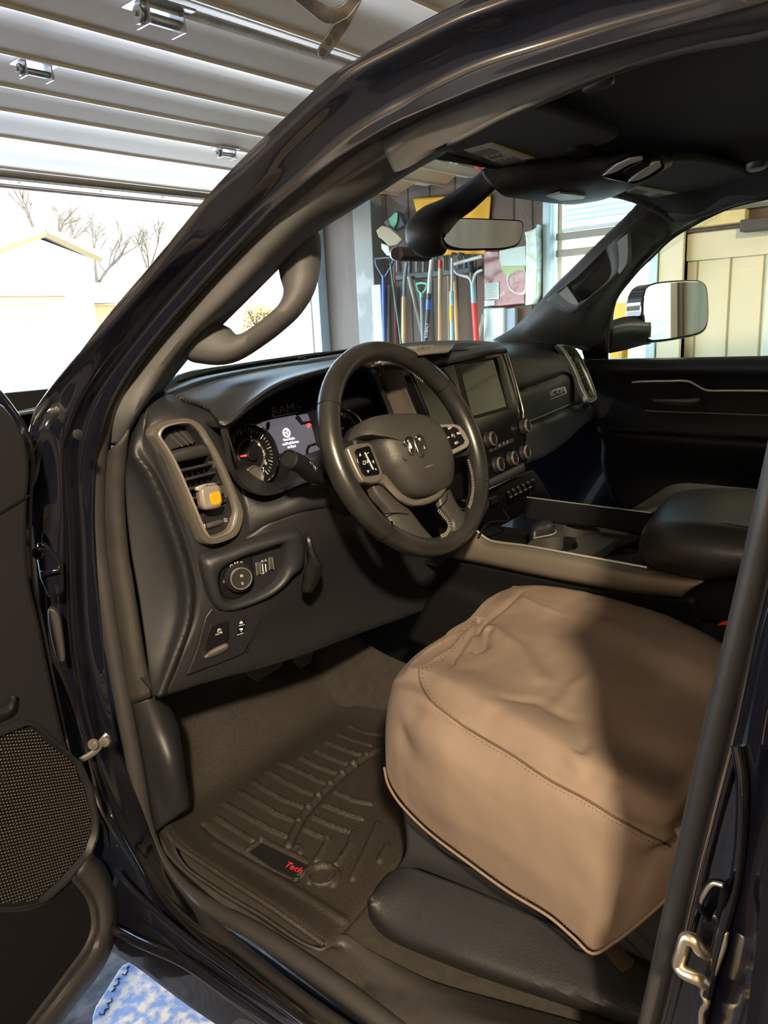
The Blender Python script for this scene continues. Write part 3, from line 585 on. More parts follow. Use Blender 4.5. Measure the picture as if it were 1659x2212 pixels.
vi = [(268, 775), (282, 738), (312, 716), (360, 703), (428, 692), (468, 700), (510, 735), (560, 805), (608, 880), (655, 975), (712, 1110), (768, 1275), (766, 1330), (738, 1405), (680, 1440), (615, 1458), (590, 1448), (565, 1395), (515, 1275), (450, 1120), (380, 965), (315, 850)]
_v2 = [((p-VP.o).dot(_vx), (p-VP.o).dot(_vy)) for p in [VP.at(*c4(*q)) for q in vi]]
def in_poly(x, y, P):
    r = False; n = len(P)
    for i in range(n):
        (x1, y1), (x2, y2) = P[i], P[(i+1) % n]
        if (y1 > y) != (y2 > y) and x < (x2-x1)*(y-y1)/(y2-y1)+x1: r = not r
    return r
def vent_hole(G): return [[p-_vn*.045 if in_poly((p-VP.o).dot(_vx), (p-VP.o).dot(_vy), _v2) else p for p in r] for r in G]
loft('dash_end_pad', [e0, e1, e2, e3, e4, e5, e6, e7], softpad, T, nu=110, nv=90, thick=.003, disp=vent_hole, label='grained end pad of the dash with a long curved ridge')
loft('cluster_side_pad', [R('Y', [(446, 893, .215), (474, 938, .212), (500, 992, .208), (506, 1012, .210)]), R('Y', [(462, 897, .185), (486, 938, .182), (505, 990, .182), (508, 1012, .20)]), R('Y', [(485, 917, .158), (496, 950, .160), (510, 995, .168), (511, 1014, .19)])], softpad, T, nu=24, nv=14, thick=.003)
# cluster opening and gauges
RIM = Plane((0, .163, .76), (0, -1, .12))
CL = Plane((-.39, .285, .70), (0, -.97, .24))
oc = [(488, 918), (540, 872), (602, 833), (699, 800), (775, 785), (808, 795), (830, 845), (850, 900), (850, 960), (800, 1000), (700, 1030), (640, 1050), (600, 1066), (566, 1070), (527, 1050), (503, 1010), (494, 960)]
ic = [(500, 926), (545, 884), (606, 848), (699, 814), (770, 800), (796, 812), (812, 855), (828, 900), (828, 950), (780, 965), (700, 980), (645, 1020), (606, 1038), (572, 1038), (540, 1018), (517, 990), (505, 955)]
A_ = resamp([RIM.at(*p) for p in oc], 90); B_ = resamp([CL.at(*p) for p in ic], 90)
bm = bmesh.new(); grid_bm(bm, [[p.lerp(q, m)+V((0, y, 0)) for p, q in zip(A_, B_)] for m, y in ((-.02, .012), (0, 0), (.03, -.003), (.10, .004), (1, 0))], closed_u=True)
cb = finish('cluster_bezel', bm, smooth_pl, T, smooth=60, label='smooth black bezel round the gauges')
cl = slab('instrument_cluster', CL, ic, .01, black_face, T, lift=-.002, bev=0, n=60, smooth=True, label='instrument cluster with a lit centre screen')
dsp = slab('display', CL, [(566, 912), (586, 906), (639, 896), (650, 918), (672, 915), (684, 962), (698, 978), (610, 996), (592, 984), (583, 940), (580, 930)], .003, scr_lit, cl, lift=.003, bev=0, label='violet grey lit message screen')
cz = crop(420, 850, 4.608)
slab('display_corner', CL, [cz(*p) for p in [(610, 305), (718, 290), (705, 350), (690, 372), (655, 380), (625, 350)]], .003, scr_lit, cl, lift=.004, bev=0)
slab('display_corner', CL, [cz(*p) for p in [(1035, 215), (1125, 200), (1155, 268), (1085, 280)]], .003, scr_lit, cl, lift=.004, bev=0)
slab('display_corner', CL, [cz(*p) for p in [(1160, 535), (1210, 525), (1250, 590), (1140, 620)]], .003, scr_lit, cl, lift=.005, bev=0)
slab('display_frame', CL, [cz(*p) for p in [(725, 285), (752, 282), (748, 340), (722, 388), (680, 392), (655, 385), (700, 378), (722, 345)]], .003, darker, cl, lift=.006, bev=0)
slab('display_frame', CL, [cz(*p) for p in [(1008, 238), (1040, 218), (1080, 282), (1165, 270), (1170, 292), (1085, 302), (1055, 290)]], .003, darker, cl, lift=.006, bev=0)
slab('display_frame', CL, [cz(*p) for p in [(1205, 488), (1215, 515), (1160, 525), (1135, 560), (1140, 620), (1118, 622), (1118, 560), (1140, 512)]], .003, darker, cl, lift=.006, bev=0)
slab('display_frame', CL, [cz(*p) for p in [(780, 598), (860, 598), (910, 660), (890, 690), (850, 625), (790, 618)]], .003, darker, cl, lift=.006, bev=0)
def circ_on(pl, px, r, lift=0, n=48): 
    x, y, nn = basis(pl.n); o = pl.at(*px, lift); return [o+x*(r*math.cos(6.2832*k/n))+y*(r*math.sin(6.2832*k/n)) for k in range(n)]
def gauge(px, r, parent, nm='gauge'):
    o = CL.at(*px, .004)
    g = lathe(nm, o, CL.n, [(r, 0), (r, .010), (r*.955, .012), (r*.93, .006), (r*.93, .001), (0, .001)], black_face, parent, 72)
    lathe('gauge_ring', o, CL.n, [(r*1.005, .004), (r*1.005, .0125), (r*.975, .014), (r*.955, .0118)], chrome, g, 72)
    return g, o
tg, to = gauge((541, 983), .056, cl)
gx_, gy_, gn_ = basis(CL.n)
def polar(o, r, a, l): return o+gx_*(r*math.cos(a*D))+gy_*(r*math.sin(a*D))+gn_*l
bm = bmesh.new()
for k in range(0, 33):
    a = 200-k*8; L = .010 if k % 4 == 0 else .006
    p, q = polar(to, .0495, a, .0022), polar(to, .0495-L, a, .0022); tube_bm(bm, [p, q], .0007 if k % 4 == 0 else .0004, 4)
finish('tick_marks', bm, white, tg, smooth=0)
bm = bmesh.new()
for s, (x, y) in zip('34567', [(544, 951), (560, 962), (571.5, 981), (575, 1001), (570, 1017)]):
    p = CL.at(x-2.4, y+3.4, .007); text_bm(bm, s, p, p+gx_*.0052, gn_, .0004, 1.1)
finish('gauge_numerals', bm, white, tg, smooth=0)
lathe('gauge_hub', polar(to, 0, 0, .001), gn_, [(.012, 0), (.012, .006), (.010, .008), (0, .008)], darker, tg, 32)
lathe('inner_ring', to, gn_, [(.0305, .0015), (.0305, .0035), (.029, .004), (.028, .0015)], satin_dk, tg, 48)
tube('needle', [polar(to, .013, 178, .005), polar(to, .026, 178, .005)], [.0022, .0012], glow_r, tg, ns=6, label='red gauge needle')
lathe('small_gauge', CL.at(549, 1030, .006), gn_, [(.020, 0), (.020, .004), (.018, .005), (.0175, .001), (0, .001)], satin_dk, tg, 40)
g2, o2_ = gauge((742, 944), .056, cl)
bm = bmesh.new()
for k in range(0, 33):
    a = 200-k*8; L = .010 if k % 4 == 0 else .006; tube_bm(bm, [polar(o2_, .0495, a, .0022), polar(o2_, .0495-L, a, .0022)], .0005, 4)
p = CL.at(734, 930, .007); text_bm(bm, '100', p, p+gx_*.012, gn_, .0004)
finish('tick_marks', bm, white, g2, smooth=0)
lettering('message_text', [('Press Brake', CL, (613, 953), (637, 948.5), 1.15, .0042), ('and Push Button', CL, (611, 962.5), (645, 956), 1.15, .0042), ('to Start', CL, (622, 968.5), (639, 965.5), 1.15, .0042)], glow_w, dsp)
bm = bmesh.new(); io = CL.at(619, 935, .0045)
for rr in (.0092, .0072, .0026): lathe_bm(bm, io, gn_, [(rr, 0), (rr, .0004), (rr-.0012, .0004), (rr-.0012, 0)], 32)
for a in (60, 180, 300): tube_bm(bm, [io+gx_*(.003*math.cos(a*D))+gy_*(.003*math.sin(a*D)), io+gx_*(.006*math.cos(a*D))+gy_*(.006*math.sin(a*D))], .0008, 4)
finish('start_symbol', bm, glow_w, dsp, smooth=0)
bm = bmesh.new()
for a, b in (((663, 914), (670, 915)), ((662, 917), (672, 918)), ((663, 921), (670, 921)), ((666, 915), (667, 925))): tube_bm(bm, [CL.at(*a, .0045), CL.at(*b, .0045)], .0010, 4)
finish('warning_symbol', bm, glow_r, dsp, smooth=0)
slab('badge', CL, [cz(*p) for p in [(735, 215), (755, 180), (1010, 128), (1030, 150), (1030, 178), (1015, 192), (775, 238), (755, 232)]], .004, darker, cl, lift=.006, bev=.0008, label='black badge plate with raised lettering')
lettering('badge_lettering', [('RAM', CL, cz(785, 218), cz(1000, 172), .75, .0062)], M('badge_grey', (.30, .30, .32), .35, metal=.4), cl)
ring('badge_rim', CL, [cz(*p) for p in [(745, 212), (758, 178), (1010, 126), (1033, 150), (1032, 180), (1015, 194), (775, 240), (752, 232)]], [cz(*p) for p in [(752, 212), (764, 184), (1008, 133), (1026, 152), (1025, 176), (1011, 187), (778, 232), (758, 226)]], [(0, .006), (.5, .0085), (1, .0065)], satin_dk, cl, n=60, smooth=False)
# ---- driver vent
vo = [(205, 765), (215, 715), (260, 678), (340, 658), (430, 648), (490, 662), (545, 700), (600, 785), (650, 870), (700, 970), (760, 1110), (828, 1285), (826, 1365), (785, 1455), (700, 1500), (610, 1520), (560, 1500), (525, 1430), (470, 1300), (400, 1130), (320, 950), (250, 835)]
vi = [(268, 775), (282, 738), (312, 716), (360, 703), (428, 692), (468, 700), (510, 735), (560, 805), (608, 880), (655, 975), (712, 1110), (768, 1275), (766, 1330), (738, 1405), (680, 1440), (615, 1458), (590, 1448), (565, 1395), (515, 1275), (450, 1120), (380, 965), (315, 850)]
vent = thing('x', None, None, (0, 0, 0)); bpy.data.objects.remove(vent)
vb = ring('air_vent', VP, vo, vi, [(0, -.012), (.02, .004), (.10, .008), (.5, .0085), (.8, .006), (.92, .003), (1, -.006), (1.02, -.03)], satin_dk, T, c=c4, n=130, label='driver air vent in a bronze and silver frame')
ring('vent_bright_edge', VP, vo, vi, [(.62, .007), (.72, .0102), (.80, .0102), (.88, .006)], satin, vb, c=c4, n=130, label='bright silver inner edge of the frame')
vback = slab('vent_cavity', VP, vi, .004, darker, vb, lift=-.028, c=c4, bev=0, n=60, smooth=True)
slab('vent_louvre_block', VP, [(283, 815), (300, 765), (345, 730), (430, 718), (470, 740), (525, 815), (340, 872)], .012, M('louvre_grey', (.028, .027, .030), .5), vb, lift=-.016, c=c4, bev=.002)
bm = bmesh.new()
for a, b in (((288, 812), (345, 872)), ((330, 752), (430, 845)), ((368, 732), (470, 835)), ((405, 722), (500, 826))): tube_bm(bm, [VP.at(*c4(*a), -.0155), VP.at(*c4(*b), -.0155)], .0010, 4)
finish('louvre_lines', bm, satin_dk, vb, smooth=0)
loft('vent_flap', [[VP.at(*c4(x, y), l) for x, y, l in [(328, 885, -.010), (480, 850, -.004), (608, 822, -.010)]], [VP.at(*c4(x, y), l) for x, y, l in [(345, 905, -.002), (490, 868, .003), (625, 845, -.002)]], [VP.at(*c4(x, y), l) for x, y, l in [(365, 945, -.004), (500, 915, .0), (632, 888, -.004)]], [VP.at(*c4(x, y), l) for x, y, l in [(372, 955, -.014), (505, 925, -.012), (636, 895, -.014)]]], plastic, vb, nu=16, nv=12)
for a, b in (((400, 1022), (640, 966)), ((430, 1085), (660, 1028)), ((458, 1148), (690, 1100)), ((485, 1212), (715, 1170)), ((508, 1280), (735, 1225))):
    P0, P1 = VP.at(*c4(*a), -.004), VP.at(*c4(*b), -.004); bm = bmesh.new()
    up = V((0, .10, .99)); q = [P0, P1, P1-VP.n*.022+V((0, 0, -.010)), P0-VP.n*.022+V((0, 0, -.010))]
    v1 = [bm.verts.new(p) for p in q]; v2 = [bm.verts.new(p+V((0, 0, .0042))) for p in q]; bm.faces.new(v1); bm.faces.new(v2[::-1])
    for i in range(4): bm.faces.new((v1[i], v2[i], v2[(i+1) % 4], v1[(i+1) % 4]))
    finish('slat', bm, plastic, vb, mods=(('bevel', .0012, 2),))
for k in range(6):
    a, b = (440+k*42, 1010-k*10), (560+k*38, 1290-k*10)
    bm = bmesh.new(); q = [VP.at(*c4(*a), -.020), VP.at(*c4(*b), -.020)]; tube_bm(bm, q, .0016, 4); finish('vertical_vane', bm, darker, vb)
slab('vent_lower_plate', VP, [(520, 1330), (735, 1235), (765, 1275), (765, 1330), (735, 1405), (680, 1440), (615, 1456), (588, 1446), (562, 1395)], .01, smooth_pl, vb, lift=-.004, c=c4, bev=.002)
wa, wb_ = VP.at(*c4(598, 1392), -.002), VP.at(*c4(690, 1362), -.002)
bm = bmesh.new(); tube_bm(bm, [wa+(wa-wb_)*.08, wa, wb_, wb_+(wb_-wa)*.08], [.0035, .0048, .0048, .0035], 14); finish('thumb_wheel', bm, M('knurled_rubber', (.05, .048, .046), .45, bump=1, bscale=900), vb)
bm = bmesh.new()
for a, b in (((562, 1385), (582, 1380)), ((582, 1380), (585, 1408)), ((585, 1408), (566, 1412)), ((566, 1412), (562, 1385)), ((564, 1387), (584, 1407)), ((583, 1382), (567, 1410))): tube_bm(bm, [VP.at(*c4(*a), -.0035), VP.at(*c4(*b), -.0035)], .0004, 4)
for k in range(3): tube_bm(bm, [VP.at(*c4(x, y+k*10), -.0035) for x, y in [(712, 1342), (720, 1338), (728, 1343), (738, 1340)]], .0004, 4)
finish('vent_symbols', bm, white, vb, smooth=0)
# ---- knee panel and lower dash
kr = [R('Y', [(424, 1180, .216), (470, 1178, .204), (530, 1158, .188), (590, 1122, .168), (660, 1105, .150), (760, 1090, .150), (860, 1080, .15), (960, 1075, .14)]),
      R('Y', [(424, 1230, .212), (470, 1225, .200), (530, 1208, .182), (600, 1185, .165), (680, 1165, .150), (760, 1150, .15), (860, 1140, .15), (960, 1130, .14)]),
      R('Y', [(418, 1330, .212), (470, 1335, .198), (530, 1325, .184), (600, 1300, .175), (680, 1270, .17), (760, 1240, .17), (860, 1210, .17), (960, 1190, .16)]),
      R('Y', [(380, 1430, .216), (450, 1410, .203), (530, 1385, .193), (600, 1362, .186), (680, 1335, .18), (760, 1305, .175), (860, 1275, .175), (960, 1250, .17)]),
      R('Y', [(348, 1503, .222), (450, 1470, .208), (530, 1449, .198), (600, 1430, .19), (680, 1403, .182), (760, 1372, .177), (830, 1347, .172), (930, 1312, .17)])]
kr.append([p+V((0, .012, -.003)) for p in kr[-1]]); kr.append([p+V((0, .10, .03)) for p in kr[-2]])
kn = loft('knee_panel', kr, smooth_pl, T, nu=60, nv=50, thick=.003, label='dark lower dash panel above the pedals')
# padded upper band round the light switches
LP = plane3(at(440, 1300, 'Y', .196), at(600, 1140, 'Y', .150), at(560, 1290, 'Y', .176))
lo_ = [(538, 338), (548, 322), (600, 298), (700, 268), (820, 222), (960, 180), (1080, 150), (1190, 140), (1218, 200), (1222, 300), (1205, 380), (1150, 420), (1085, 490), (1000, 560), (900, 610), (760, 660), (680, 672), (640, 662), (605, 620), (570, 520), (545, 420)]
li_ = [(652, 440), (672, 392), (712, 356), (790, 318), (880, 285), (960, 255), (1030, 232), (1062, 245), (1078, 290), (1082, 350), (1070, 410), (1035, 470), (970, 520), (890, 560), (800, 590), (740, 604), (700, 598), (675, 570), (655, 510), (650, 480), (650, 460)]
sp = ring('switch_bezel', LP, lo_, li_, [(0, -.012), (.04, .002), (.18, .011), (.45, .014), (.72, .013), (.90, .007), (1, -.004), (1.0, -.010)], softpad, T, c=c3, n=110, label='padded surround of the light switches')
sf = slab('switch_plate', LP, li_, .004, smooth_pl, sp, lift=-.006, c=c3, bev=0, n=60, smooth=True)
slab('headlight_plate', LP, [(672, 400), (720, 352), (800, 318), (868, 290), (878, 330), (885, 460), (870, 540), (800, 588), (740, 602), (690, 585), (664, 520)], .006, darker, sp, lift=.0, c=c3, bev=.003, n=60, smooth=True, seg=3)
ko = LP.at(*c3(782, 448), .0); kx, ky, kn_ = basis(LP.n)
kn_ax = (V((-.35, -.90, .10))).normalized()
kb = lathe('headlight_knob', ko, kn_ax, [(.0255, -.004), (.0255, .006), (.024, .010), (.0215, .012), (.0195, .018), (.0175, .019), (.0168, .017), (.0, .017)], smooth_pl, sp, 56, label='round headlight knob with symbols')
lathe('knob_ring', ko+kn_ax*.0178, kn_ax, [(.0182, 0), (.0180, .0016), (.0172, .0016), (.0170, 0)], satin, kb, 56)
bm = bmesh.new(); kp = Plane(ko+kn_ax*.0174, kn_ax)
for s, (a, b) in (('ID', ((800, 452), (818, 446))), ('Q', ((803, 500), (818, 496)))): text_bm(bm, s, kp.at(*c3(*a)), kp.at(*c3(*b)), kn_ax, .0003)
for k in range(3): tube_bm(bm, [kp.at(*c3(795, 436+k*6)), kp.at(*c3(801, 434+k*6))], .0003, 4)
text_bm(bm, 'AUTO', LP.at(*c3(818, 368), .0012), LP.at(*c3(850, 386), .0012), LP.n, .0003, 1.3)
text_bm(bm, 'ID', LP.at(*c3(794, 362), .0012), LP.at(*c3(812, 360), .0012), LP.n, .0003)
lathe_bm(bm, LP.at(*c3(737, 375), .0012), LP.n, [(.0026, 0), (.0026, .0003), (.0018, .0003), (.0018, 0)], 20)
for k in range(-1, 2): tube_bm(bm, [LP.at(*c3(756, 357+k*5), .0012), LP.at(*c3(765, 357+k*2), .0012)], .0004, 4); tube_bm(bm, [LP.at(*c3(782, 352+k*5), .0012), LP.at(*c3(773, 355+k*2), .0012)], .0004, 4)
sun_o = LP.at(*c3(695, 479), .0012)
lathe_bm(bm, sun_o, LP.n, [(.0020, 0), (.0020, .0003), (.0012, .0003), (.0012, 0)], 16)
for k in range(8): a = k*45*D; tube_bm(bm, [sun_o+kx*(.003*math.cos(a))+ky*(.003*math.sin(a)), sun_o+kx*(.0042*math.cos(a))+ky*(.0042*math.sin(a))], .0004, 4)
finish('switch_symbols', bm, white, sp, smooth=0)
for pts in ([(898, 358), (925, 352), (935, 435), (908, 442)], [(985, 325), (1008, 318), (1018, 400), (990, 405)]):
    w = slab('dimmer_wheel', LP, pts, .006, M('knurled', (.06, .058, .055), .4, bump=1, bscale=900) if 'knurled' not in bpy.data.materials else bpy.data.materials['knurled'], sp, lift=.002, c=c3, bev=.002)
    bm = bmesh.new(); tube_bm(bm, [LP.at(*c3(*pts[0]), .0022), LP.at(*c3(*pts[3]), .0022)], .0009, 5); tube_bm(bm, [LP.at(*c3(*pts[1]), .0022), LP.at(*c3(*pts[2]), .0022)], .0009, 5); finish('wheel_edge', bm, satin, w)
bm = bmesh.new(); tube_bm(bm, [LP.at(*c3(942, 362), -.004), LP.at(*c3(948, 412), -.004)], .0011, 4); tube_bm(bm, [LP.at(*c3(963, 364), -.004), LP.at(*c3(967, 415), -.004)], .0011, 4)
lathe_bm(bm, LP.at(*c3(948, 423), -.005), LP.n, [(.0018, 0), (.0018, .0006), (.001, .0006), (.001, 0)], 12)
text_bm(bm, 'ID', LP.at(*c3(936, 352), -.005), LP.at(*c3(950, 347), -.005), LP.n, .0003); text_bm(bm, 'G', LP.at(*c3(958, 348), -.005), LP.at(*c3(970, 344), -.005), LP.n, .0003)
finish('dimmer_marks', bm, white, sp, smooth=0)
# parking brake switch plate
PB = plane3(at(450, 1440, 'Y', .200), at(540, 1320, 'Y', .184), at(560, 1420, 'Y', .190))
pbs = slab('lower_switch_plate', PB, [(612, 655), (660, 680), (760, 672), (900, 628), (975, 580), (965, 640), (930, 740), (880, 850), (820, 960), (700, 1010), (560, 1060), (440, 1105), (480, 1010), (520, 900), (545, 790), (568, 715)], .006, smooth_pl, T, lift=.003, c=c3, bev=.002, label='plate with the parking brake and pedal switches')
slab('parking_brake_switch', PB, [(600, 770), (720, 740), (728, 800), (718, 880), (700, 900), (575, 950), (560, 940), (575, 850)], .006, darker, pbs, lift=.0045, c=c3, bev=.002)
loft('brake_switch_pull', [[PB.at(*c3(x, y), .004) for x, y in [(555, 985), (600, 940), (700, 890)]], [PB.at(*c3(x, y), .009) for x, y in [(560, 982), (610, 955), (715, 905)]], [PB.at(*c3(x, y), .004) for x, y in [(560, 990), (640, 965), (715, 925)]]], satin_dk, pbs, nu=14, nv=10, label='silver pull of the parking brake switch')
bm = bmesh.new(); text_bm(bm, 'FULL ON', PB.at(*c3(632, 838), .005), PB.at(*c3(677, 820), .005), PB.n, .0003)
text_bm(bm, 'P', PB.at(*c3(650, 813), .005), PB.at(*c3(660, 810), .005), PB.n, .0003)
lathe_bm(bm, PB.at(*c3(656, 805), .005), PB.n, [(.0038, 0), (.0038, .0003), (.0033, .0003), (.0033, 0)], 20)
for yy_, s in ((755, 1), (798, -1)):
    for k in range(2): tube_bm(bm, [PB.at(*c3(792, yy_+k*6-3), .0052), PB.at(*c3(812, yy_+k*6-5), .0052)], .0009, 4)
    lathe_bm(bm, PB.at(*c3(802, yy_-12 if s > 0 else yy_+14), .005), PB.n, [(.0010, 0), (.0010, .0003), (0, .0003)], 8)
tube_bm(bm, [PB.at(*c3(785, 775), .005), PB.at(*c3(825, 765), .005)], .0005, 4); tube_bm(bm, [PB.at(*c3(775, 835), .005), PB.at(*c3(818, 822), .005)], .0005, 4)
finish('switch_print', bm, white, pbs, smooth=0)
slab('pedal_switch', PB, [(785, 742), (830, 730), (828, 815), (778, 828)], .004, darker, pbs, lift=.0042, c=c3, bev=.001)
tube('panel_seam', [p+V((0, -.002, 0)) for p in R('Y', [c3(975, 580)+(.183,), c3(960, 650)+(.184,), c3(925, 745)+(.186,), c3(870, 860)+(.19,), c3(830, 950)+(.193,)])], .0014, darker, kn, n=20)
loft('under_cluster_pad', [R('Y', [(505, 1012, .212), (545, 1060, .20), (600, 1068, .175), (645, 1052, .158), (700, 1040, .15), (790, 1030, .15)]), R('Y', [(525, 1075, .19), (560, 1095, .175), (605, 1092, .16), (655, 1075, .145), (710, 1065, .14), (800, 1055, .14)]), R('Y', [(535, 1155, .186), (565, 1132, .172), (600, 1118, .160), (660, 1098, .145), (715, 1090, .145), (805, 1080, .145)]), R('Y', [(537, 1165, .20), (567, 1142, .19), (602, 1128, .18), (662, 1106, .165), (717, 1098, .165), (807, 1088, .165)])], softpad, T, nu=30, nv=24, thick=.003)
# column boot
CB = R('Y', [c3(1228, 165)+(.13,), c3(1240, 250)+(.12,), c3(1255, 330)+(.11,), c3(1225, 420)+(.12,), c3(1205, 545)+(.13,)])
CB2 = R('Y', [c3(1245, 180)+(.09,), c3(1262, 260)+(.08,), c3(1290, 350)+(.06,), c3(1280, 430)+(.07,), c3(1240, 550)+(.10,)])
CB3 = R('Y', [c3(1262, 190)+(.11,), c3(1285, 280)+(.10,), c3(1338, 380)+(.08,), c3(1310, 470)+(.09,), c3(1270, 545)+(.12,)])
loft('column_boot', [CB, CB2, CB3, [p+V((.04, .06, 0)) for p in CB3]], leather, T, nu=30, nv=24, label='crumpled leather boot under the steering column')
# ---- centre: arch trim, stack, screen
ca = R('Y', [(806, 790, .165), (836, 795, .155), (853, 812, .148), (868, 845, .142), (883, 885, .136), (898, 930, .13), (915, 985, .12)])
cb_ = R('Y', [(812, 784, .15), (846, 788, .138), (866, 808, .130), (882, 845, .124), (900, 890, .118), (917, 940, .112), (935, 990, .105)])
cc = R('Y', [(818, 779, .15), (862, 783, .130), (888, 806, .115), (905, 845, .108), (925, 893, .100), (942, 940, .095), (958, 990, .09)])
loft('cluster_arch_trim', [[p+V((-.005, .05, 0)) for p in ca], ca, cb_, cc, [p+V((.01, .03, 0)) for p in cc]], taupe, T, nu=40, nv=20, label='bronze grey arch between the gauges and the screen')
tube('arch_bright_strip', [p+V((.003, -.002, 0)) for p in cc[2:]], .0035, satin, T, n=30, label='silver strip along the arch')
SPL = plane3((-.075, .121, .802), (-.075, .094, .699), (.092, .147, .799))
sk_ = slab('centre_stack', SPL, [(888, 806), (960, 790), (1000, 776), (1090, 757), (1099, 768), (1112, 820), (1130, 905), (1134, 960), (1140, 1000), (1128, 1018), (1052, 1056), (1000, 1080), (965, 1075), (950, 1000), (925, 893)], .018, piano, T, lift=-.002, bev=.004, label='gloss black centre stack')
slab('screen_recess', SPL, [(985, 786), (1078, 770), (1108, 882), (1014, 908)], .002, darker, sk_, lift=.0, bev=0)
slab('touch_screen', SPL, [(993, 789), (1066, 777), (1094, 878), (1020, 899)], .003, scr_off, sk_, lift=.002, bev=0, label='glossy unlit touch screen')
slab('screen_side_rail', SPL, [(1072, 770), (1082, 768), (1111, 880), (1104, 883)], .008, smooth_pl, sk_, lift=.006, bev=.0015)
tube('stack_bright_edge', [SPL.at(*p, .003) for p in [(1092, 760), (1099, 775), (1110, 812), (1122, 855), (1130, 888), (1130, 903)]], .0020, satin, sk_, n=30, label='silver edge strip of the centre stack')
def knob(px, r, h, parent, pl=SPL, nm='knob', lab=None):
    o = pl.at(*px, 0); ax = pl.n
    k = lathe(nm, o, ax, [(r*1.12, 0), (r*1.12, .003), (r, .005), (r*.96, h), (r*.80, h+.001), (r*.78, h-.001), (0, h-.001)], smooth_pl, parent, 40, label=lab)
    lathe('knob_ring', o+ax*(h-.003), ax, [(r*.985, 0), (r*1.0, .003), (r*.86, .0045), (r*.84, .003)], satin_dk, k, 40)
    lathe('knob_cap', o+ax*h, ax, [(r*.55, -.001), (r*.52, .0008), (0, .0008)], darker, k, 32); return k
knob((1052, 951), .0155, .016, sk_, lab='volume knob with a silver ring'); knob((1128, 923), .0155, .016, sk_)
for p in ((1070, 1005), (1101, 992), (1128, 979)): knob(p, .0155, .014, sk_, nm='climate_knob')
for i, (x, y) in enumerate([(1063, 973), (1071, 969), (1080, 965), (1088, 961), (1097, 957), (1106, 953)]):
    slab('stack_button', SPL, [(x-3, y-5), (x+4, y-7), (x+5, y+2), (x-2, y+4)], .003, smooth_pl, sk_, lift=.0012, bev=.0006)
bm = bmesh.new()
for x, y in ((1069, 966), (1079, 962), (1088, 957), (1096, 954)): tube_bm(bm, [SPL.at(x, y-3, .0016), SPL.at(x+1, y+3, .0016)], .0006, 4)
finish('button_marks', bm, grey_print, sk_, smooth=0)
loft('stack_ledge', [[SPL.at(*p, .002) for p in [(1048, 1040), (1090, 1020), (1130, 1000)]], [SPL.at(*p, .008) for p in [(1049, 1046), (1091, 1026), (1132, 1006)]], [SPL.at(*p, .006) for p in [(1050, 1052), (1092, 1033), (1133, 1013)]], [SPL.at(*p, -.004) for p in [(1050, 1056), (1092, 1037), (1133, 1018)]]], plastic, sk_, nu=12, nv=12)
tube('slot_bright_strip', [SPL.at(1057, 1056, -.003), SPL.at(1127, 1021, -.003)], .0016, satin, sk_, ns=6)
# top pad and tray of the stack
s_far = R('Y', [(800, 760, .34), (850, 747, .40), (900, 740, .43), (975, 737, .44), (1040, 738, .42), (1078, 741, .38)])
s_mid = R('Y', [(810, 768, .26), (858, 757, .30), (905, 750, .33), (975, 747, .34), (1040, 744, .33), (1082, 744, .30)])
s_rim = R('Y', [(818, 776, .17), (868, 768, .165), (910, 763, .16), (980, 758, .155), (1055, 749, .155), (1082, 746, .165)])
s_lip = R('Y', [(822, 784, .145), (875, 785, .125), (915, 781, .12), (985, 772, .115), (1062, 758, .115), (1093, 754, .13)])
s_low = R('Y', [(824, 792, .15), (880, 800, .12), (920, 793, .115), (988, 782, .113), (1066, 766, .115), (1096, 762, .13)])
stp = loft('stack_top_pad', [s_far, s_mid, s_rim, s_lip, s_low], softpad, T, nu=60, nv=40, label='grained pad over the screen')
TPn = plane3(at(870, 757, 'Y', .23), at(1000, 751, 'Y', .22), at(940, 742, 'Y', .36))
slab('tray_liner', TPn, [cG(*p) for p in [(300, 95), (440, 68), (600, 58), (620, 66), (600, 95), (575, 112), (480, 118), (380, 128)]], .006, M('tray_rubber_grey', (.16, .145, .125), .6), stp, lift=.014, bev=.002, label='grey rubber tray liner with raised lettering')
lettering('tray_lettering', [('RAM', TPn, cG(374, 106), cG(486, 92), 1.0, .0145)], M('tray_letter', (.12, .11, .095), .6), stp, depth=.0022)
slab('tray_pocket', TPn, [cG(*p) for p in [(615, 68), (700, 62), (850, 75), (880, 82), (800, 92), (700, 108), (615, 112), (600, 100)]], .004, darker, stp, lift=.004, bev=.001)
# centre-left vent
cv = slab('air_vent', Plane(at(929, 859, 'Y', .11), (-.15, -.98, .1)), [(900, 815), (960, 795), (985, 830), (1000, 905), (985, 915), (938, 914)], .01, darker, T, lift=.0, bev=.002, label='black centre air vent left of the screen')
tube('vent_lever', [at(922, 858, 'Y', .095), at(936, 861, 'Y', .095)], .0035, satin_dk, cv, ns=8, n=4)
for k in range(4): tube('slat', [at(908+k*4, 832+k*20, 'Y', .103), at(975+k*4, 815+k*20, 'Y', .108)], .0028, smooth_pl, cv, ns=6, flat=.4)
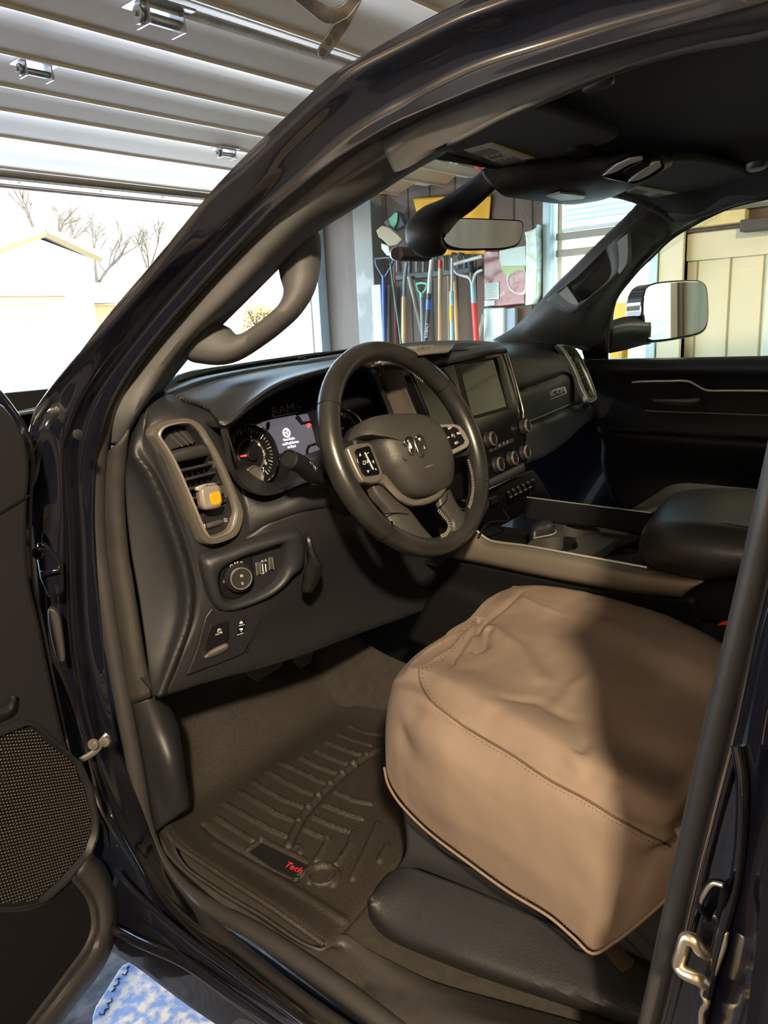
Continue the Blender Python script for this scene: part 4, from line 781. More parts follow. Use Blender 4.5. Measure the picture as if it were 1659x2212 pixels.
# rotary gear selector
ro = at(995, 1062, 'Y', .085); rax = V((-.12, -.95, .28)).normalized()
dl = lathe('gear_selector', ro, rax, [(.036, -.02), (.036, .0), (.033, .002), (.030, -.001), (.024, .0), (.024, .016), (.021, .019), (.017, .017), (0, .017)], smooth_pl, T, 56, label='rotary gear selector dial')
lathe('selector_ring', ro, rax, [(.0365, -.001), (.0368, .0022), (.0352, .0030), (.0345, .001)], satin, dl, 56); lathe('knob_ring', ro+rax*.0155, rax, [(.0242, -.004), (.0243, .001), (.0205, .0042), (.0200, .002)], satin, dl, 56)
slab('selector_panel', Plane(ro, rax), [(950, 1000), (1000, 985), (1050, 1040), (1060, 1090), (1040, 1130), (960, 1120), (940, 1060)], .03, smooth_pl, T, lift=-.004, bev=.004)
# ---- passenger side of the dash
g1 = R('Y', [(1074, 741, .42), (1120, 740, .44), (1170, 741, .40), (1215, 743, .34), (1238, 748, .30)])
g2_ = R('Y', [(1084, 750, .24), (1120, 750, .29), (1165, 750, .30), (1200, 752, .28), (1226, 758, .265)])
g3 = R('Y', [(1098, 772, .165), (1135, 772, .20), (1175, 775, .225), (1205, 780, .235), (1232, 790, .24)])
g4 = R('Y', [(1108, 805, .155), (1145, 800, .19), (1185, 798, .215), (1215, 798, .23), (1240, 808, .237)])
g5 = R('Y', [(1117, 838, .158), (1155, 825, .19), (1190, 813, .215), (1220, 803, .23), (1245, 818, .237)])
g6 = R('Y', [(1119, 845, .175), (1157, 832, .205), (1192, 819, .23), (1222, 808, .24), (1247, 825, .243)])
g7 = R('Y', [(1121, 853, .162), (1158, 842, .19), (1193, 830, .215), (1224, 818, .23), (1249, 835, .24)])
g8 = R('Y', [(1127, 885, .158), (1162, 875, .183), (1200, 860, .207), (1235, 846, .223), (1254, 850, .235)])
g9 = R('Y', [(1131, 914, .157), (1166, 901, .180), (1205, 884, .203), (1240, 869, .220), (1256, 864, .232)])
g10 = R('Y', [(1132, 921, .168), (1167, 908, .190), (1206, 891, .212), (1241, 876, .228), (1270, 872, .235)])
g11 = R('Y', [(1133, 928, .150), (1168, 915, .172), (1207, 899, .194), (1243, 884, .213), (1284, 882, .225)])
g12 = R('Y', [(1136, 965, .145), (1172, 950, .168), (1212, 930, .192), (1250, 905, .215), (1286, 892, .228)])
g13 = R('Y', [(1140, 1000, .155), (1176, 985, .18), (1216, 958, .205), (1252, 925, .225), (1287, 900, .235)])
g14 = [p+V((0, .10, -.02)) for p in g13]
pd = loft('passenger_dash', [g1, g2_, g3, g4, g5, g6, g7, g8, g9, g10, g11, g12, g13, g14], softpad, T, nu=44, nv=90, thick=.003, label='grained passenger side of the dash with the glove box')
tube('glovebox_bright_edge', [p+V((0, -.002, 0)) for p in g9[:4]], .0018, satin_dk, pd, n=24)
GBp = plane3(g8[2], g8[3], g7[2])
slab('badge', GBp, [c6(*p) for p in [(533, 345), (615, 320), (622, 325), (630, 355), (545, 388), (540, 382)]], .004, satin, pd, lift=.003, bev=.001, label='silver badge plate on the glove box')
slab('badge_face', GBp, [c6(*p) for p in [(540, 350), (613, 328), (622, 352), (549, 380)]], .002, darker, pd, lift=.0035, bev=0)
lettering('badge_lettering', [('BIG HORN', GBp, c6(545, 373), c6(617, 349), .9, .0036)], satin, pd)
PVp = plane3((.644, .274, .809), (.688, .197, .648), (.60, .255, .80))
po = [(1204, 745), (1226, 747), (1244, 755), (1262, 785), (1277, 820), (1288, 854), (1286, 863), (1272, 869), (1266, 862), (1254, 838), (1240, 800), (1222, 768)]
pi_ = [(1216, 750), (1230, 754), (1241, 762), (1256, 790), (1270, 822), (1281, 852), (1280, 858), (1273, 862), (1269, 856), (1259, 832), (1246, 798), (1229, 768)]
pvn = ring('air_vent', PVp, po, pi_, [(0, -.01), (.1, .002), (.5, .004), (.9, .002), (1, -.004), (1, -.016)], satin_dk, T, n=80, label='silver framed passenger air vent')
slab('vent_cavity', PVp, pi_, .003, darker, pvn, lift=-.014, bev=0)
for k in range(6):
    y = 770+k*15; x = 1231+k*7.2
    tube('slat', [PVp.at(x, y+3, -.005), PVp.at(x+18, y-4, -.005)], .0026, plastic, pvn, ns=6, flat=.4)
tube('vent_bright_edge', [PVp.at(*p, .003) for p in po+po[:1]], .0015, satin, pvn, n=90)
lathe('thumb_wheel', PVp.at(1272, 850, -.002), PVp.n, [(.008, 0), (.008, .004), (0, .005)], satin_dk, pvn, 20)
# lower stack: dark block, toggles, sockets
lw_ = loft('lower_stack', [R('Y', [(1000, 1078, .10), (1050, 1060, .085), (1130, 1022, .11), (1150, 1015, .14)]), R('Y', [(1005, 1110, .12), (1058, 1085, .11), (1138, 1045, .12), (1165, 1035, .15)]), R('Y', [(1010, 1140, .16), (1070, 1110, .16), (1150, 1070, .16), (1180, 1060, .18)]), R('Y', [(1020, 1160, .22), (1090, 1130, .22), (1165, 1085, .22), (1190, 1075, .23)])], darker, T, nu=24, nv=20)
TGp = plane3(at(1058, 1080, 'Y', .10), at(1138, 1042, 'Y', .11), at(1070, 1100, 'Y', .13))
for k in range(6):
    x, y = 1098+k*10.5, 1068-k*5.2
    tgo = slab('toggle_switch', TGp, [(x, y-2), (x+6, y-5), (x+10, y+5), (x+3, y+8)], .008, smooth_pl, lw_, lift=.010, bev=.0015)
    if k < 5: tube('toggle_tip', [TGp.at(x+3, y+7, .011), TGp.at(x+9, y+4, .011)], .0012, satin_dk, tgo, ns=5)
slab('usb_port_cover', TGp, [(1058, 1078), (1074, 1072), (1077, 1085), (1062, 1092)], .004, smooth_pl, lw_, lift=.004, bev=.001)
tube('charging_cable', [at(1085, 1100, 'Y', .10), at(1100, 1122, 'Y', .09), at(1060, 1128, 'Y', .06), at(1045, 1140, 'Y', .03), at(1035, 1158, 'Y', .0)], .0022, darker, lw_, n=24)
# ---- steering column, stalk
wc = V((-.392, 0, .685)); wt = 23.5*D; e1_ = V((1, 0, 0)); e2_ = V((0, math.sin(wt), math.cos(wt))); wn_ = V((0, -math.cos(wt), math.sin(wt)))
tube('steering_column', [wc-wn_*.03, wc-wn_*.12, wc-wn_*.25], [.05, .062, .075], smooth_pl, T, ns=28, n=10, label='dark steering column shroud')
sa = at(624, 992, 'Y', .045); sb = at(650, 1004, 'Y', .06); sc_ = at(672, 1024, 'Y', .075); sd_ = at(720, 1042, 'Y', .11)
stk = tube('turn_signal_stalk', [sa, sb, sc_, sd_], [.0150, .0150, .0125, .012], smooth_pl, T, ns=24, n=14, label='dark turn signal and wiper stalk')
ax_ = (sa-sb).normalized(); lathe('stalk_end_button', sa+ax_*.0002, ax_, [(.0145, 0), (.0148, .001), (.0125, .0025), (.0115, .001), (0, .0015)], darker, stk, 32)
lathe('stalk_dial', sb*.35+sc_*.65, ax_, [(.0145, -.005), (.0150, -.003), (.0150, .003), (.0145, .005)], smooth_pl, stk, 32)
bm = bmesh.new()
for k in range(5): q = sb.lerp(sc_, .2+k*.16)+V((.002, -.0150, .002)); tube_bm(bm, [q, q+V((.002, .0015, .006))], .0005, 4)
finish('stalk_print', bm, white, stk, smooth=0)
# ================================================================== steering wheel
WP = Plane(wc, wn_)
sw = None
def wpt(x, y, l=0): return WP.at(*c5(x, y), l)
bm = bmesh.new(); G = []
R1, r1_ = .1755, .0178
for i in range(144):
    a = i/144*2*math.pi; d = e1_*math.cos(a)+e2_*math.sin(a)
    rr = r1_*(1+.06*math.cos(2*(a+.2)))
    G.append([wc+d*(R1+rr*math.cos(b)*.98)+wn_*(rr*1.06*math.sin(b)) for b in [k/24*2*math.pi for k in range(24)]])
grid_bm(bm, G, True, True)
sw = finish('steering_wheel', bm, leather, T, smooth=80, label='worn black leather four spoke steering wheel')
def rim_seam(a):
    d = e1_*math.cos(a)+e2_*math.sin(a); rr = r1_*1.02; t_ = (e2_*math.cos(a)-e1_*math.sin(a))*.0
    pts = [wc+d*(R1+rr*math.cos(b))+wn_*(rr*1.06*math.sin(b)) for b in [k/28*2*math.pi for k in range(29)]]
    tube('rim_seam', pts, .0011, darker, sw, ns=6)
def ang(px, py):
    p = WP.at(px, py)-wc; return math.atan2(p.dot(e2_), p.dot(e1_))
for q in ((710, 880), (955, 832), (1035, 1047), (830, 1145)): rim_seam(ang(*q))
# hub pad
hub = [(425, 860), (440, 790), (480, 735), (560, 708), (660, 697), (760, 694), (860, 700), (940, 725), (1000, 780), (1050, 860), (1090, 960), (1115, 1070), (1115, 1170), (1095, 1235), (1040, 1275), (960, 1300), (880, 1308), (800, 1280), (730, 1215), (670, 1140), (625, 1080), (580, 980), (545, 900), (500, 872)]
dome('airbag_cover', WP, hub, (790, 980), [(0, -.012), (.0, .012), (.03, .022), (.12, .032), (.35, .040), (.7, .044), (.97, .045)], vinyl, sw, c=c5, n=110, label='grained dark grey airbag cover')
tube('airbag_groove', [wpt(x, y, .0405) for x, y in [(1040, 870), (1060, 960), (1062, 1060)]], .0006, darker, sw, n=10, ns=4)
lettering('hub_marks', [('AIRBAG', WP, c5(963, 1082), c5(1025, 1058), .9, .0425)], M('hub_mark_grey', (.09, .085, .08), .5), sw)
bm = bmesh.new()
for pts in ([(800, 990), (815, 1012), (838, 1000)], [(1040, 920), (1048, 932), (1036, 938)]): tube_bm(bm, [wpt(x, y, .0425) for x, y in pts], .0007, 4)
finish('horn_mark', bm, bpy.data.materials['hub_mark_grey'], sw)
# hub housing behind
slab('hub_housing', WP, [(430, 860), (500, 720), (760, 690), (960, 730), (1060, 800), (1130, 1000), (1135, 1190), (1050, 1290), (880, 1330), (760, 1290), (640, 1190), (560, 1060), (470, 960)], .035, smooth_pl, sw, lift=.002, c=c5, bev=.006, n=60, smooth=True, seg=3)
# left control pod
def catb(pts): return pts
slab('left_bezel', WP, [(380, 925), (405, 905), (450, 893), (545, 880), (565, 900), (610, 1010), (655, 1120), (640, 1160), (610, 1182), (560, 1185), (500, 1175), (470, 1130), (430, 1050), (400, 975)], .014, satin_dk, sw, lift=.026, c=c5, bev=.003, seg=3, label='silver bezel of the left spoke controls')
slab('left_button_pad', WP, [(442, 952), (455, 930), (545, 905), (560, 925), (628, 1105), (620, 1122), (525, 1135), (500, 1112), (455, 1020)], .006, piano, sw, lift=.029, c=c5, bev=.002)
tube('button_edge', [wpt(x, y, .030) for x, y in [(512, 958), (530, 995), (575, 1085)]], .0016, satin, sw, n=10)
bm = bmesh.new()
for t3_ in ([(470, 985), (476, 965), (484, 983)], [(528, 1095), (538, 1108), (543, 1092)], [(528, 1015), (528, 1038), (541, 1026)]):
    for i in range(3): tube_bm(bm, [wpt(*t3_[i], .0305), wpt(*t3_[(i+1) % 3], .0305)], .0004, 4)
for i, q in enumerate([(500, 1022), (516, 1022), (516, 1048), (500, 1048)]):
    n_ = [(500, 1022), (516, 1022), (516, 1048), (500, 1048)][(i+1) % 4]; tube_bm(bm, [wpt(*q, .0305), wpt(*n_, .0305)], .0004, 4)
tube_bm(bm, [wpt(565, 1030, .0305), wpt(575, 1018, .0305), wpt(580, 1040, .0305)], .0006, 4); tube_bm(bm, [wpt(590, 1078, .0305), wpt(598, 1088, .0305)], .0008, 4); tube_bm(bm, [wpt(530, 968, .0305), wpt(540, 960, .0305)], .0006, 4)
finish('button_symbols', bm, white, sw, smooth=0)
# right control pod
slab('right_bezel', WP, [(985, 770), (1010, 758), (1090, 746), (1180, 744), (1225, 760), (1260, 805), (1290, 860), (1296, 890), (1280, 918), (1230, 945), (1110, 1000), (1098, 990), (1070, 900), (1040, 830)], .014, satin, sw, lift=.024, c=c5, bev=.003, seg=3, label='bright bezel of the right spoke controls')
slab('right_button_pad', WP, [(1000, 785), (1020, 775), (1110, 765), (1185, 765), (1210, 780), (1240, 830), (1262, 868), (1255, 890), (1200, 920), (1108, 962), (1095, 945), (1060, 850)], .006, piano, sw, lift=.028, c=c5, bev=.002)
lettering('button_lettering', [('SET+', WP, c5(1135, 788), c5(1163, 780), .9, .0282), ('RES', WP, c5(1203, 826), c5(1227, 820), .9, .0282), ('CANC', WP, c5(1118, 856), c5(1146, 848), .9, .0282), ('SET-', WP, c5(1186, 900), c5(1216, 888), .9, .0282)], white, sw, depth=.0003)
bm = bmesh.new(); o_ = wpt(1172, 836, .0283); tube_bm(bm, [o_+e1_*(.0038*math.cos(a*D))+e2_*(.0038*math.sin(a*D)) for a in range(-60, 220, 20)], .0004, 4); tube_bm(bm, [o_, o_+e1_*-.003+e2_*.0035], .0005, 4)
finish('speed_control_symbol', bm, white, sw, smooth=0)
slab('side_button_strip', WP, [(1110, 1000), (1135, 1008), (1143, 1090), (1150, 1180), (1138, 1205), (1118, 1210), (1122, 1120)], .010, satin_dk, sw, lift=.022, c=c5, bev=.002)
bm = bmesh.new()
for y in (1040, 1098, 1112, 1168): lathe_bm(bm, wpt(1128, y, .0225), wn_, [(.0014, 0), (.0014, .0005), (0, .0005)], 10)
finish('strip_marks', bm, white, sw, smooth=0)
# chevron trim under the pad
co_ = [(500, 1172), (560, 1183), (620, 1188), (660, 1210), (720, 1270), (780, 1320), (850, 1352), (930, 1350), (1010, 1325), (1080, 1280), (1125, 1215)]
ci_ = [(560, 1140), (620, 1150), (652, 1125), (690, 1165), (740, 1225), (800, 1282), (870, 1316), (930, 1313), (1000, 1294), (1060, 1262), (1108, 1190)]
loft('chevron_trim', [[wpt(*p, .004) for p in co_], [wpt(x*.85+a*.15, y*.85+b*.15, .020) for (x, y), (a, b) in zip(co_, ci_)], [wpt(x*.15+a*.85, y*.15+b*.85, .022) for (x, y), (a, b) in zip(co_, ci_)], [wpt(*p, .012) for p in ci_]], satin_dk, sw, nu=60, nv=14, label='dark silver chevron trim under the airbag cover')
# spokes
spl = loft('spoke', [[wpt(x, y, l) for x, y, l in [(515, 1185, -.004), (545, 1290, -.004), (640, 1400, -.004), (700, 1480, .0), (790, 1580, .0), (930, 1680, .0)]], [wpt(x, y, l) for x, y, l in [(560, 1190, .010), (610, 1270, .010), (700, 1370, .010), (770, 1450, .010), (870, 1560, .010), (1000, 1655, .008)]], [wpt(x, y, l) for x, y, l in [(640, 1200, .010), (720, 1285, .010), (800, 1360, .010), (870, 1430, .010), (940, 1530, .010), (1040, 1625, .008)]], [wpt(x, y, l) for x, y, l in [(680, 1220, .0), (760, 1310, .0), (835, 1370, .0), (890, 1440, .0), (960, 1530, .0), (1010, 1585, .0)]]], vinyl, sw, nu=40, nv=22, thick=.012, off=-1)
spr = loft('spoke', [[wpt(x, y, l) for x, y, l in [(1035, 1320, .0), (1048, 1370, .0), (1095, 1430, .0), (1135, 1490, .0), (1125, 1560, .0), (1060, 1600, .0)]], [wpt(x, y, l) for x, y, l in [(1075, 1295, .010), (1095, 1360, .010), (1140, 1420, .010), (1180, 1480, .010), (1180, 1570, .010), (1110, 1630, .008)]], [wpt(x, y, l) for x, y, l in [(1130, 1245, .010), (1170, 1330, .010), (1215, 1400, .010), (1250, 1480, .010), (1240, 1570, .010), (1180, 1650, .006)]], [wpt(x, y, l) for x, y, l in [(1145, 1220, .0), (1190, 1320, .0), (1240, 1390, .0), (1290, 1420, .0), (1330, 1460, .0), (1330, 1550, .0)]]], vinyl, sw, nu=40, nv=22, thick=.012, off=-1)
tube('spoke_joint', [wpt(x, y, .0125) for x, y in [(665, 1418), (700, 1412), (760, 1412), (838, 1420)]], .0009, darker, sw, n=12); tube('spoke_joint', [wpt(x, y, .0125) for x, y in [(1050, 1382), (1090, 1352), (1122, 1310), (1130, 1265)]], .0009, darker, sw, n=12)
for P in ([(-35+x, y, l) for x, y, l in [(60, 0, 0)]],): pass
# side webs to the rim
slab('spoke_web', WP, [(330, 860), (400, 905), (440, 1000), (500, 1170), (440, 1150), (370, 1040), (320, 930)], .016, smooth_pl, sw, lift=.006, c=c5, bev=.004)
slab('spoke_web', WP, [(1240, 740), (1300, 860), (1310, 960), (1290, 980), (1230, 985), (1150, 1005), (1110, 1000), (1290, 890), (1180, 745)], .016, smooth_pl, sw, lift=.004, c=c5, bev=.004)
# stitching
thread = M('grey_thread', (.30, .27, .22), .7)
def stitch(pts, l, n, w):
    C_ = cat([wpt(x, y, l) for x, y in pts], n*2); bm = bmesh.new()
    for i in range(0, len(C_)-2, 2):
        d = (C_[i+1]-C_[i]).normalized(); s = d.cross(wn_)*w
        tube_bm(bm, [C_[i]+s, C_[i+1]-s], .0006, 4); tube_bm(bm, [C_[i]-s, C_[i+1]+s], .0005, 4)
    finish('stitching', bm, thread, sw, smooth=0, label='pale zigzag stitching')
stitch([(1285, 1015), (1305, 1090), (1320, 1200), (1310, 1300), (1285, 1385)], .010, 26, .003)
stitch([(1060, 1390), (1105, 1440), (1142, 1500), (1125, 1560), (1070, 1590)], .011, 18, .003)
stitch([(700, 1465), (740, 1510), (800, 1550)], .011, 9, .0025)
stitch([(470, 285), (600, 258), (730, 290), (850, 350), (960, 440)], -.012, 36, .002)
# chrome ram-head emblem: two curled horns and a tapering muzzle
def E_(pts, l, t, nm): return slab(nm, WP, pts, t, chrome_e, em, lift=l, c=c5, bev=.0014, n=40, smooth=True, seg=3)
em = slab('emblem', WP, [(885, 850), (905, 848), (925, 880), (950, 925), (962, 965), (955, 985), (940, 985), (915, 960), (900, 925), (888, 890)], .006, chrome, sw, lift=.0505, c=c5, bev=.0014, n=40, smooth=True, seg=3, label='chrome horned ram head emblem')
chrome_e = M('emblem_chrome', (.85, .84, .80), .18, metal=1)
em.data.materials[0] = chrome_e
E_([(808, 868), (822, 842), (848, 832), (872, 845), (884, 880), (893, 930), (888, 965), (868, 968), (850, 945), (840, 905), (822, 895), (812, 885)], .0495, .005, 'emblem_horn')
E_([(893, 838), (912, 820), (935, 826), (960, 850), (980, 885), (986, 915), (978, 940), (962, 936), (952, 905), (938, 885), (920, 876), (905, 858)], .0495, .005, 'emblem_horn')
E_([(836, 862), (852, 856), (864, 875), (872, 915), (866, 930), (856, 905), (848, 885)], .0515, .003, 'emblem_facet')
E_([(922, 845), (942, 858), (958, 888), (962, 910), (948, 890), (930, 868)], .0515, .003, 'emblem_facet')
# ================================================================== headliner, visors, overhead console, mirror
HL = plane3(at(1080, 262, 'X', -.40), at(1240, 430, 'Z', 1.175), at(1659, 330, 'X', .60))
hr = [[V((-.60, -.50, 1.155)), V((-.585, -.38, 1.160)), V((-.575, -.22, 1.14)), V((-.56, -.12, 1.115))],
      ]
def hz(x, y): return 1.205-.10*(x/.62)**4*.35-.55*max(0, y+.12)**1.3*.5
hg_rows = []
ysr = [-1.25, -.9, -.6, -.42, -.3, -.18, -.06, .02]
tl = row('B', [(1659, 70, -.03), (1500, 100, -.03), (1380, 132, -.03), (1255, 178, -.03), (1150, 222, -.03), (1070, 258, -.03), (1010, 290, -.03), (965, 312, -.03)])
for i, p in enumerate(tl):
    y = p.y; r = [p+V((.0, 0, .0)), p+V((.03, .005, .006))]
    yf = [-.75, -.55, -.42, -.30, -.20, -.12, -.05, .015][i]
    for x in (-.42, -.2, 0, .2, .42): r.append(V((x, yf, 1.215-.02*abs(x)-(.045 if i == 7 else .02 if i == 6 else .0))))
    r.append(V((.57, yf-.03, 1.165-(.03 if i > 5 else 0)))); r.append(V((.62, yf-.05, 1.13-(.02 if i > 5 else 0))))
    hg_rows.append(r)
hg_rows.insert(0, [p+V((0, -.5, .01)) for p in hg_rows[0]])
hl = loft('headliner', hg_rows, headl, T, nu=60, nv=60, thick=.004, label='dark fabric headliner')
tube('header_trim', hg_rows[-1][1:], .010, headl, hl, n=40, ns=10)
# coat hook and visor clips on the headliner
def bump_part(name, pl, px, h, mat, parent, c=None, label=None, n=36):
    cx = sum(p[0] for p in px)/len(px); cy = sum(p[1] for p in px)/len(px)
    return dome(name, pl, px, (cx, cy), [(0, -.004), (.05, h*.5), (.25, h*.9), (.6, h), (.95, h)], mat, parent, c=c, n=n, label=label)
HP1 = Plane((0, -.3, 1.200), (0, 0, -1)); HPv = Plane((0, -.05, 1.155), (.0, -.12, -1))
HPv2 = Plane((0, -.05, 1.158), (.0, -.10, -1))
bump_part('assist_hook', Plane((-.45, -.3, 1.188), (.0, 0, -1)), [(850, 385), (880, 365), (940, 338), (985, 332), (998, 345), (980, 362), (920, 382), (870, 392)], .006, M('clip_grey', (.045, .044, .043), .5), hl, c=cB)
v1_ = slab('sun_visor', HPv, [(943, 328), (975, 308), (1012, 290), (1072, 262), (1110, 247), (1150, 236), (1176, 237), (1250, 262), (1330, 288), (1338, 296), (1300, 315), (1230, 336), (1150, 352), (1080, 362), (1068, 360), (1000, 340)], .016, visor_m, T, lift=.004, bev=.005, n=70, smooth=True, seg=3, label='grey green driver sun visor with a warning label')
warn_y = M('warning_yellow', (.55, .48, .16), .6); lab_m = M('label_paper', (.68, .69, .60), .6)
def visor_label(pts, vis, pl):
    l = slab('warning_label', pl, pts, .001, lab_m, vis, lift=.0050, c=cB, bev=0, label='printed warning label with a yellow stripe')
    (ax0, ay0), (bx0, by0), (cx0, cy0), (dx0, dy0) = pts
    def q(u, v): return ((ax0*(1-u)+bx0*u)*(1-v)+(dx0*(1-u)+cx0*u)*v, (ay0*(1-u)+by0*u)*(1-v)+(dy0*(1-u)+cy0*u)*v)
    return l, q
l1, q1 = visor_label([(470, 616), (652, 682), (505, 709), (345, 650)], v1_, HPv)
slab('label_stripe', HPv, [q1(0, 0), q1(1, 0), q1(1, .12), q1(0, .12)], .0005, warn_y, l1, lift=.0054, c=cB, bev=0)
bm = bmesh.new()
for k in range(9):
    for u0, u1 in ((.04, .30), (.34, .42) if k % 2 else (.60, .66), (.68, .96)):
        flat_piece(bm, HPv, [cB(*q1(u0, .20+k*.085)), cB(*q1(u1, .20+k*.085)), cB(*q1(u1, .235+k*.085)), cB(*q1(u0, .235+k*.085))], .0056)
flat_piece(bm, HPv, [cB(*q1(.42, .35)), cB(*q1(.52, .35)), cB(*q1(.52, .75)), cB(*q1(.42, .75))], .0058)
finish('label_print', bm, grey_print, l1, smooth=0)
bump_part('visor_pivot', HPv, [(775, 640), (800, 622), (870, 610), (905, 615), (908, 632), (870, 645), (800, 655)], .014, smooth_pl, hl, c=cB)
tube('visor_rod', [HPv.at(*cB(x, y), .004) for x, y in [(225, 655), (300, 680), (400, 708), (500, 722)]], .004, smooth_pl, v1_, n=12, label='pale edged front roll of the visor')
bump_part('visor_clip', HPv, [(540, 712), (580, 706), (610, 712), (600, 722), (555, 726)], .006, darker, v1_, c=cB)
v2_ = slab('sun_visor', HPv2, [(1375, 402), (1400, 372), (1440, 352), (1476, 345), (1540, 352), (1600, 368), (1622, 385), (1615, 402), (1570, 418), (1500, 430), (1440, 436), (1400, 425)], .016, visor_m, T, lift=.004, bev=.005, n=70, smooth=True, seg=3, label='passenger sun visor with a warning label')
l2, q2_ = visor_label([(1090, 800), (1278, 836), (1190, 857), (1035, 822)], v2_, HPv2)
slab('label_stripe', HPv2, [q2_(0, 0), q2_(1, 0), q2_(1, .14), q2_(0, .14)], .0005, warn_y, l2, lift=.0054, c=cB, bev=0)
bm = bmesh.new()
for k in range(7):
    for u0, u1 in ((.04, .36), (.60, .96)): flat_piece(bm, HPv2, [cB(*q2_(u0, .22+k*.1)), cB(*q2_(u1, .22+k*.1)), cB(*q2_(u1, .26+k*.1)), cB(*q2_(u0, .26+k*.1))], .0056)
finish('label_print', bm, grey_print, l2, smooth=0)
bump_part('assist_hook', Plane((.5, -.3, 1.17), (0, 0, -1)), [(1562, 722), (1590, 708), (1640, 700), (1659, 706), (1640, 722), (1580, 734)], .008, M('clip_grey_b', (.07, .07, .066), .5), hl, c=cB)
# overhead console pod
OCr = [
 [HPv.at(*cB(x, y), 0) for x, y in [(418, 738), (500, 712), (620, 690), (800, 668), (980, 650), (1120, 640), (1200, 645)]],
 [HPv.at(*cB(x, y), .022) for x, y in [(440, 775), (540, 752), (660, 730), (820, 708), (980, 682), (1130, 655), (1235, 660)]],
 [HPv.at(*cB(x, y), .040) for x, y in [(478, 815), (580, 805), (700, 790), (860, 760), (1010, 722), (1150, 678), (1250, 680)]],
 [HPv.at(*cB(x, y), .045) for x, y in [(520, 845), (620, 848), (740, 842), (880, 815), (1040, 768), (1170, 712), (1245, 695)]],
 [HPv.at(*cB(x, y), .036) for x, y in [(600, 855), (690, 870), (800, 872), (930, 848), (1060, 795), (1180, 732), (1243, 705)]],
 [HPv.at(*cB(x, y), .010) for x, y in [(640, 852), (720, 872), (820, 880), (950, 858), (1080, 805), (1190, 742), (1240, 712)]]]
ocn = loft('overhead_console', OCr, plastic, T, nu=60, nv=40, thick=.003, label='overhead console with two map lights')
OP = plane3(HPv.at(*cB(900, 760), .047), HPv.at(*cB(1200, 690), .047), HPv.at(*cB(1010, 720), .044))
slab('map_light_bezel', OP, [(940, 762), (985, 720), (1060, 685), (1110, 672), (1170, 682), (1205, 705), (1212, 730), (1150, 770), (1080, 795), (1050, 790)], .006, piano, ocn, lift=.002, c=cB, bev=.0015, n=50, smooth=True)
lens = M('map_light_lens', (.55, .56, .54), .15, coat=.5)
slab('map_light_lens', OP, [(942, 762), (1000, 715), (1060, 687), (1116, 680), (1118, 692), (1060, 712), (1000, 745)], .003, lens, ocn, lift=.005, c=cB, bev=.001, label='clear map light lens')
slab('map_light_lens', OP, [(1052, 788), (1100, 745), (1160, 705), (1192, 700), (1196, 722), (1150, 755), (1100, 780)], .003, lens, ocn, lift=.005, c=cB, bev=.001, label='clear map light lens')
slab('console_button_row', OP, [(1030, 742), (1110, 700), (1130, 705), (1150, 715), (1060, 765), (1040, 758)], .003, smooth_pl, ocn, lift=.005, c=cB, bev=.001)
CT = plane3(HPv.at(*cB(700, 855), .042), HPv.at(*cB(880, 852), .040), HPv.at(*cB(780, 835), .046))
slab('console_tray', CT, [(700, 850), (760, 835), (870, 848), (860, 860), (760, 868)], .004, satin_dk, ocn, lift=.004, c=cB, bev=.001, label='silver edged console switch tray')
# rear-view mirror
MPn = Plane(V((-.005, .106, 1.063)), V((-.20, -.97, -.10)))
mo = [(828, 330), (850, 308), (900, 303), (1100, 308), (1340, 318), (1362, 330), (1362, 395), (1340, 460), (1315, 478), (1240, 496), (1150, 500), (980, 500), (900, 475), (862, 450), (838, 400)]
mr = slab('rear_view_mirror', MPn, mo, .030, smooth_pl, T, c=cM, bev=.007, n=80, smooth=True, seg=4, label='frameless rear-view mirror')
slab('mirror_glass', MPn, [(862, 335), (880, 316), (930, 311), (1100, 315), (1330, 325), (1350, 336), (1350, 392), (1330, 448), (1305, 468), (1240, 484), (1150, 488), (985, 488), (910, 468), (885, 440), (868, 400)], .002, mirror_m, mr, lift=.002, c=cM, bev=.0005, n=70, smooth=True)
st_ = [(1175, 55, .06), (1100, 120, .085), (1010, 195, .11), (900, 270, .135), (800, 345, .150), (765, 410, .152), (800, 470, .15), (880, 505, .14)]
tube('mirror_stalk', R('Y', st_, cM), [.026, .028, .030, .031, .040, .042, .034, .012], smooth_pl, mr, ns=28, n=40, flat=.62, up=(0, -1, 0), label='thick black camera housing and stalk above the mirror')
tube('stalk_seam', [p+V((-.004, -.026, 0)) for p in R('Y', [(945, 165, .115), (952, 215, .118), (948, 262, .125)], cM)], .0008, darker, mr, n=8)
tube('mirror_ball_arm', [at(*cM(930, 400), 'Y', .14), MPn.at(*cM(1000, 400), -.02)], .014, smooth_pl, mr, ns=16, n=6)
# cylindrical dash camera behind the mirror
dc = thing('dash_camera', 'small black cylindrical dash camera with a shiny end, stuck to the windscreen', 'camera', tuple(at(*cM(690, 520), 'Y', .23)))
ca_, cb2 = at(*cM(600, 520), 'Y', .215), at(*cM(775, 528), 'Y', .245)
tube('camera_body', [ca_, cb2], .0140, smooth_pl, dc, ns=32, n=4)
cax = (ca_-cb2).normalized(); lathe('camera_end_cap', ca_, V((-.55, -.83, .0)), [(.0138, -.003), (.0138, .002), (.0125, .003), (0, .003)], M('spun_aluminium', (.8, .82, .85), .22, metal=1), dc, 40, label='shiny spun metal end cap')
tube('camera_bracket', [at(*cM(740, 500), 'Y', .235), at(*cM(700, 440), 'Y', .262)], .010, smooth_pl, dc, ns=4, n=3, flat=.5)
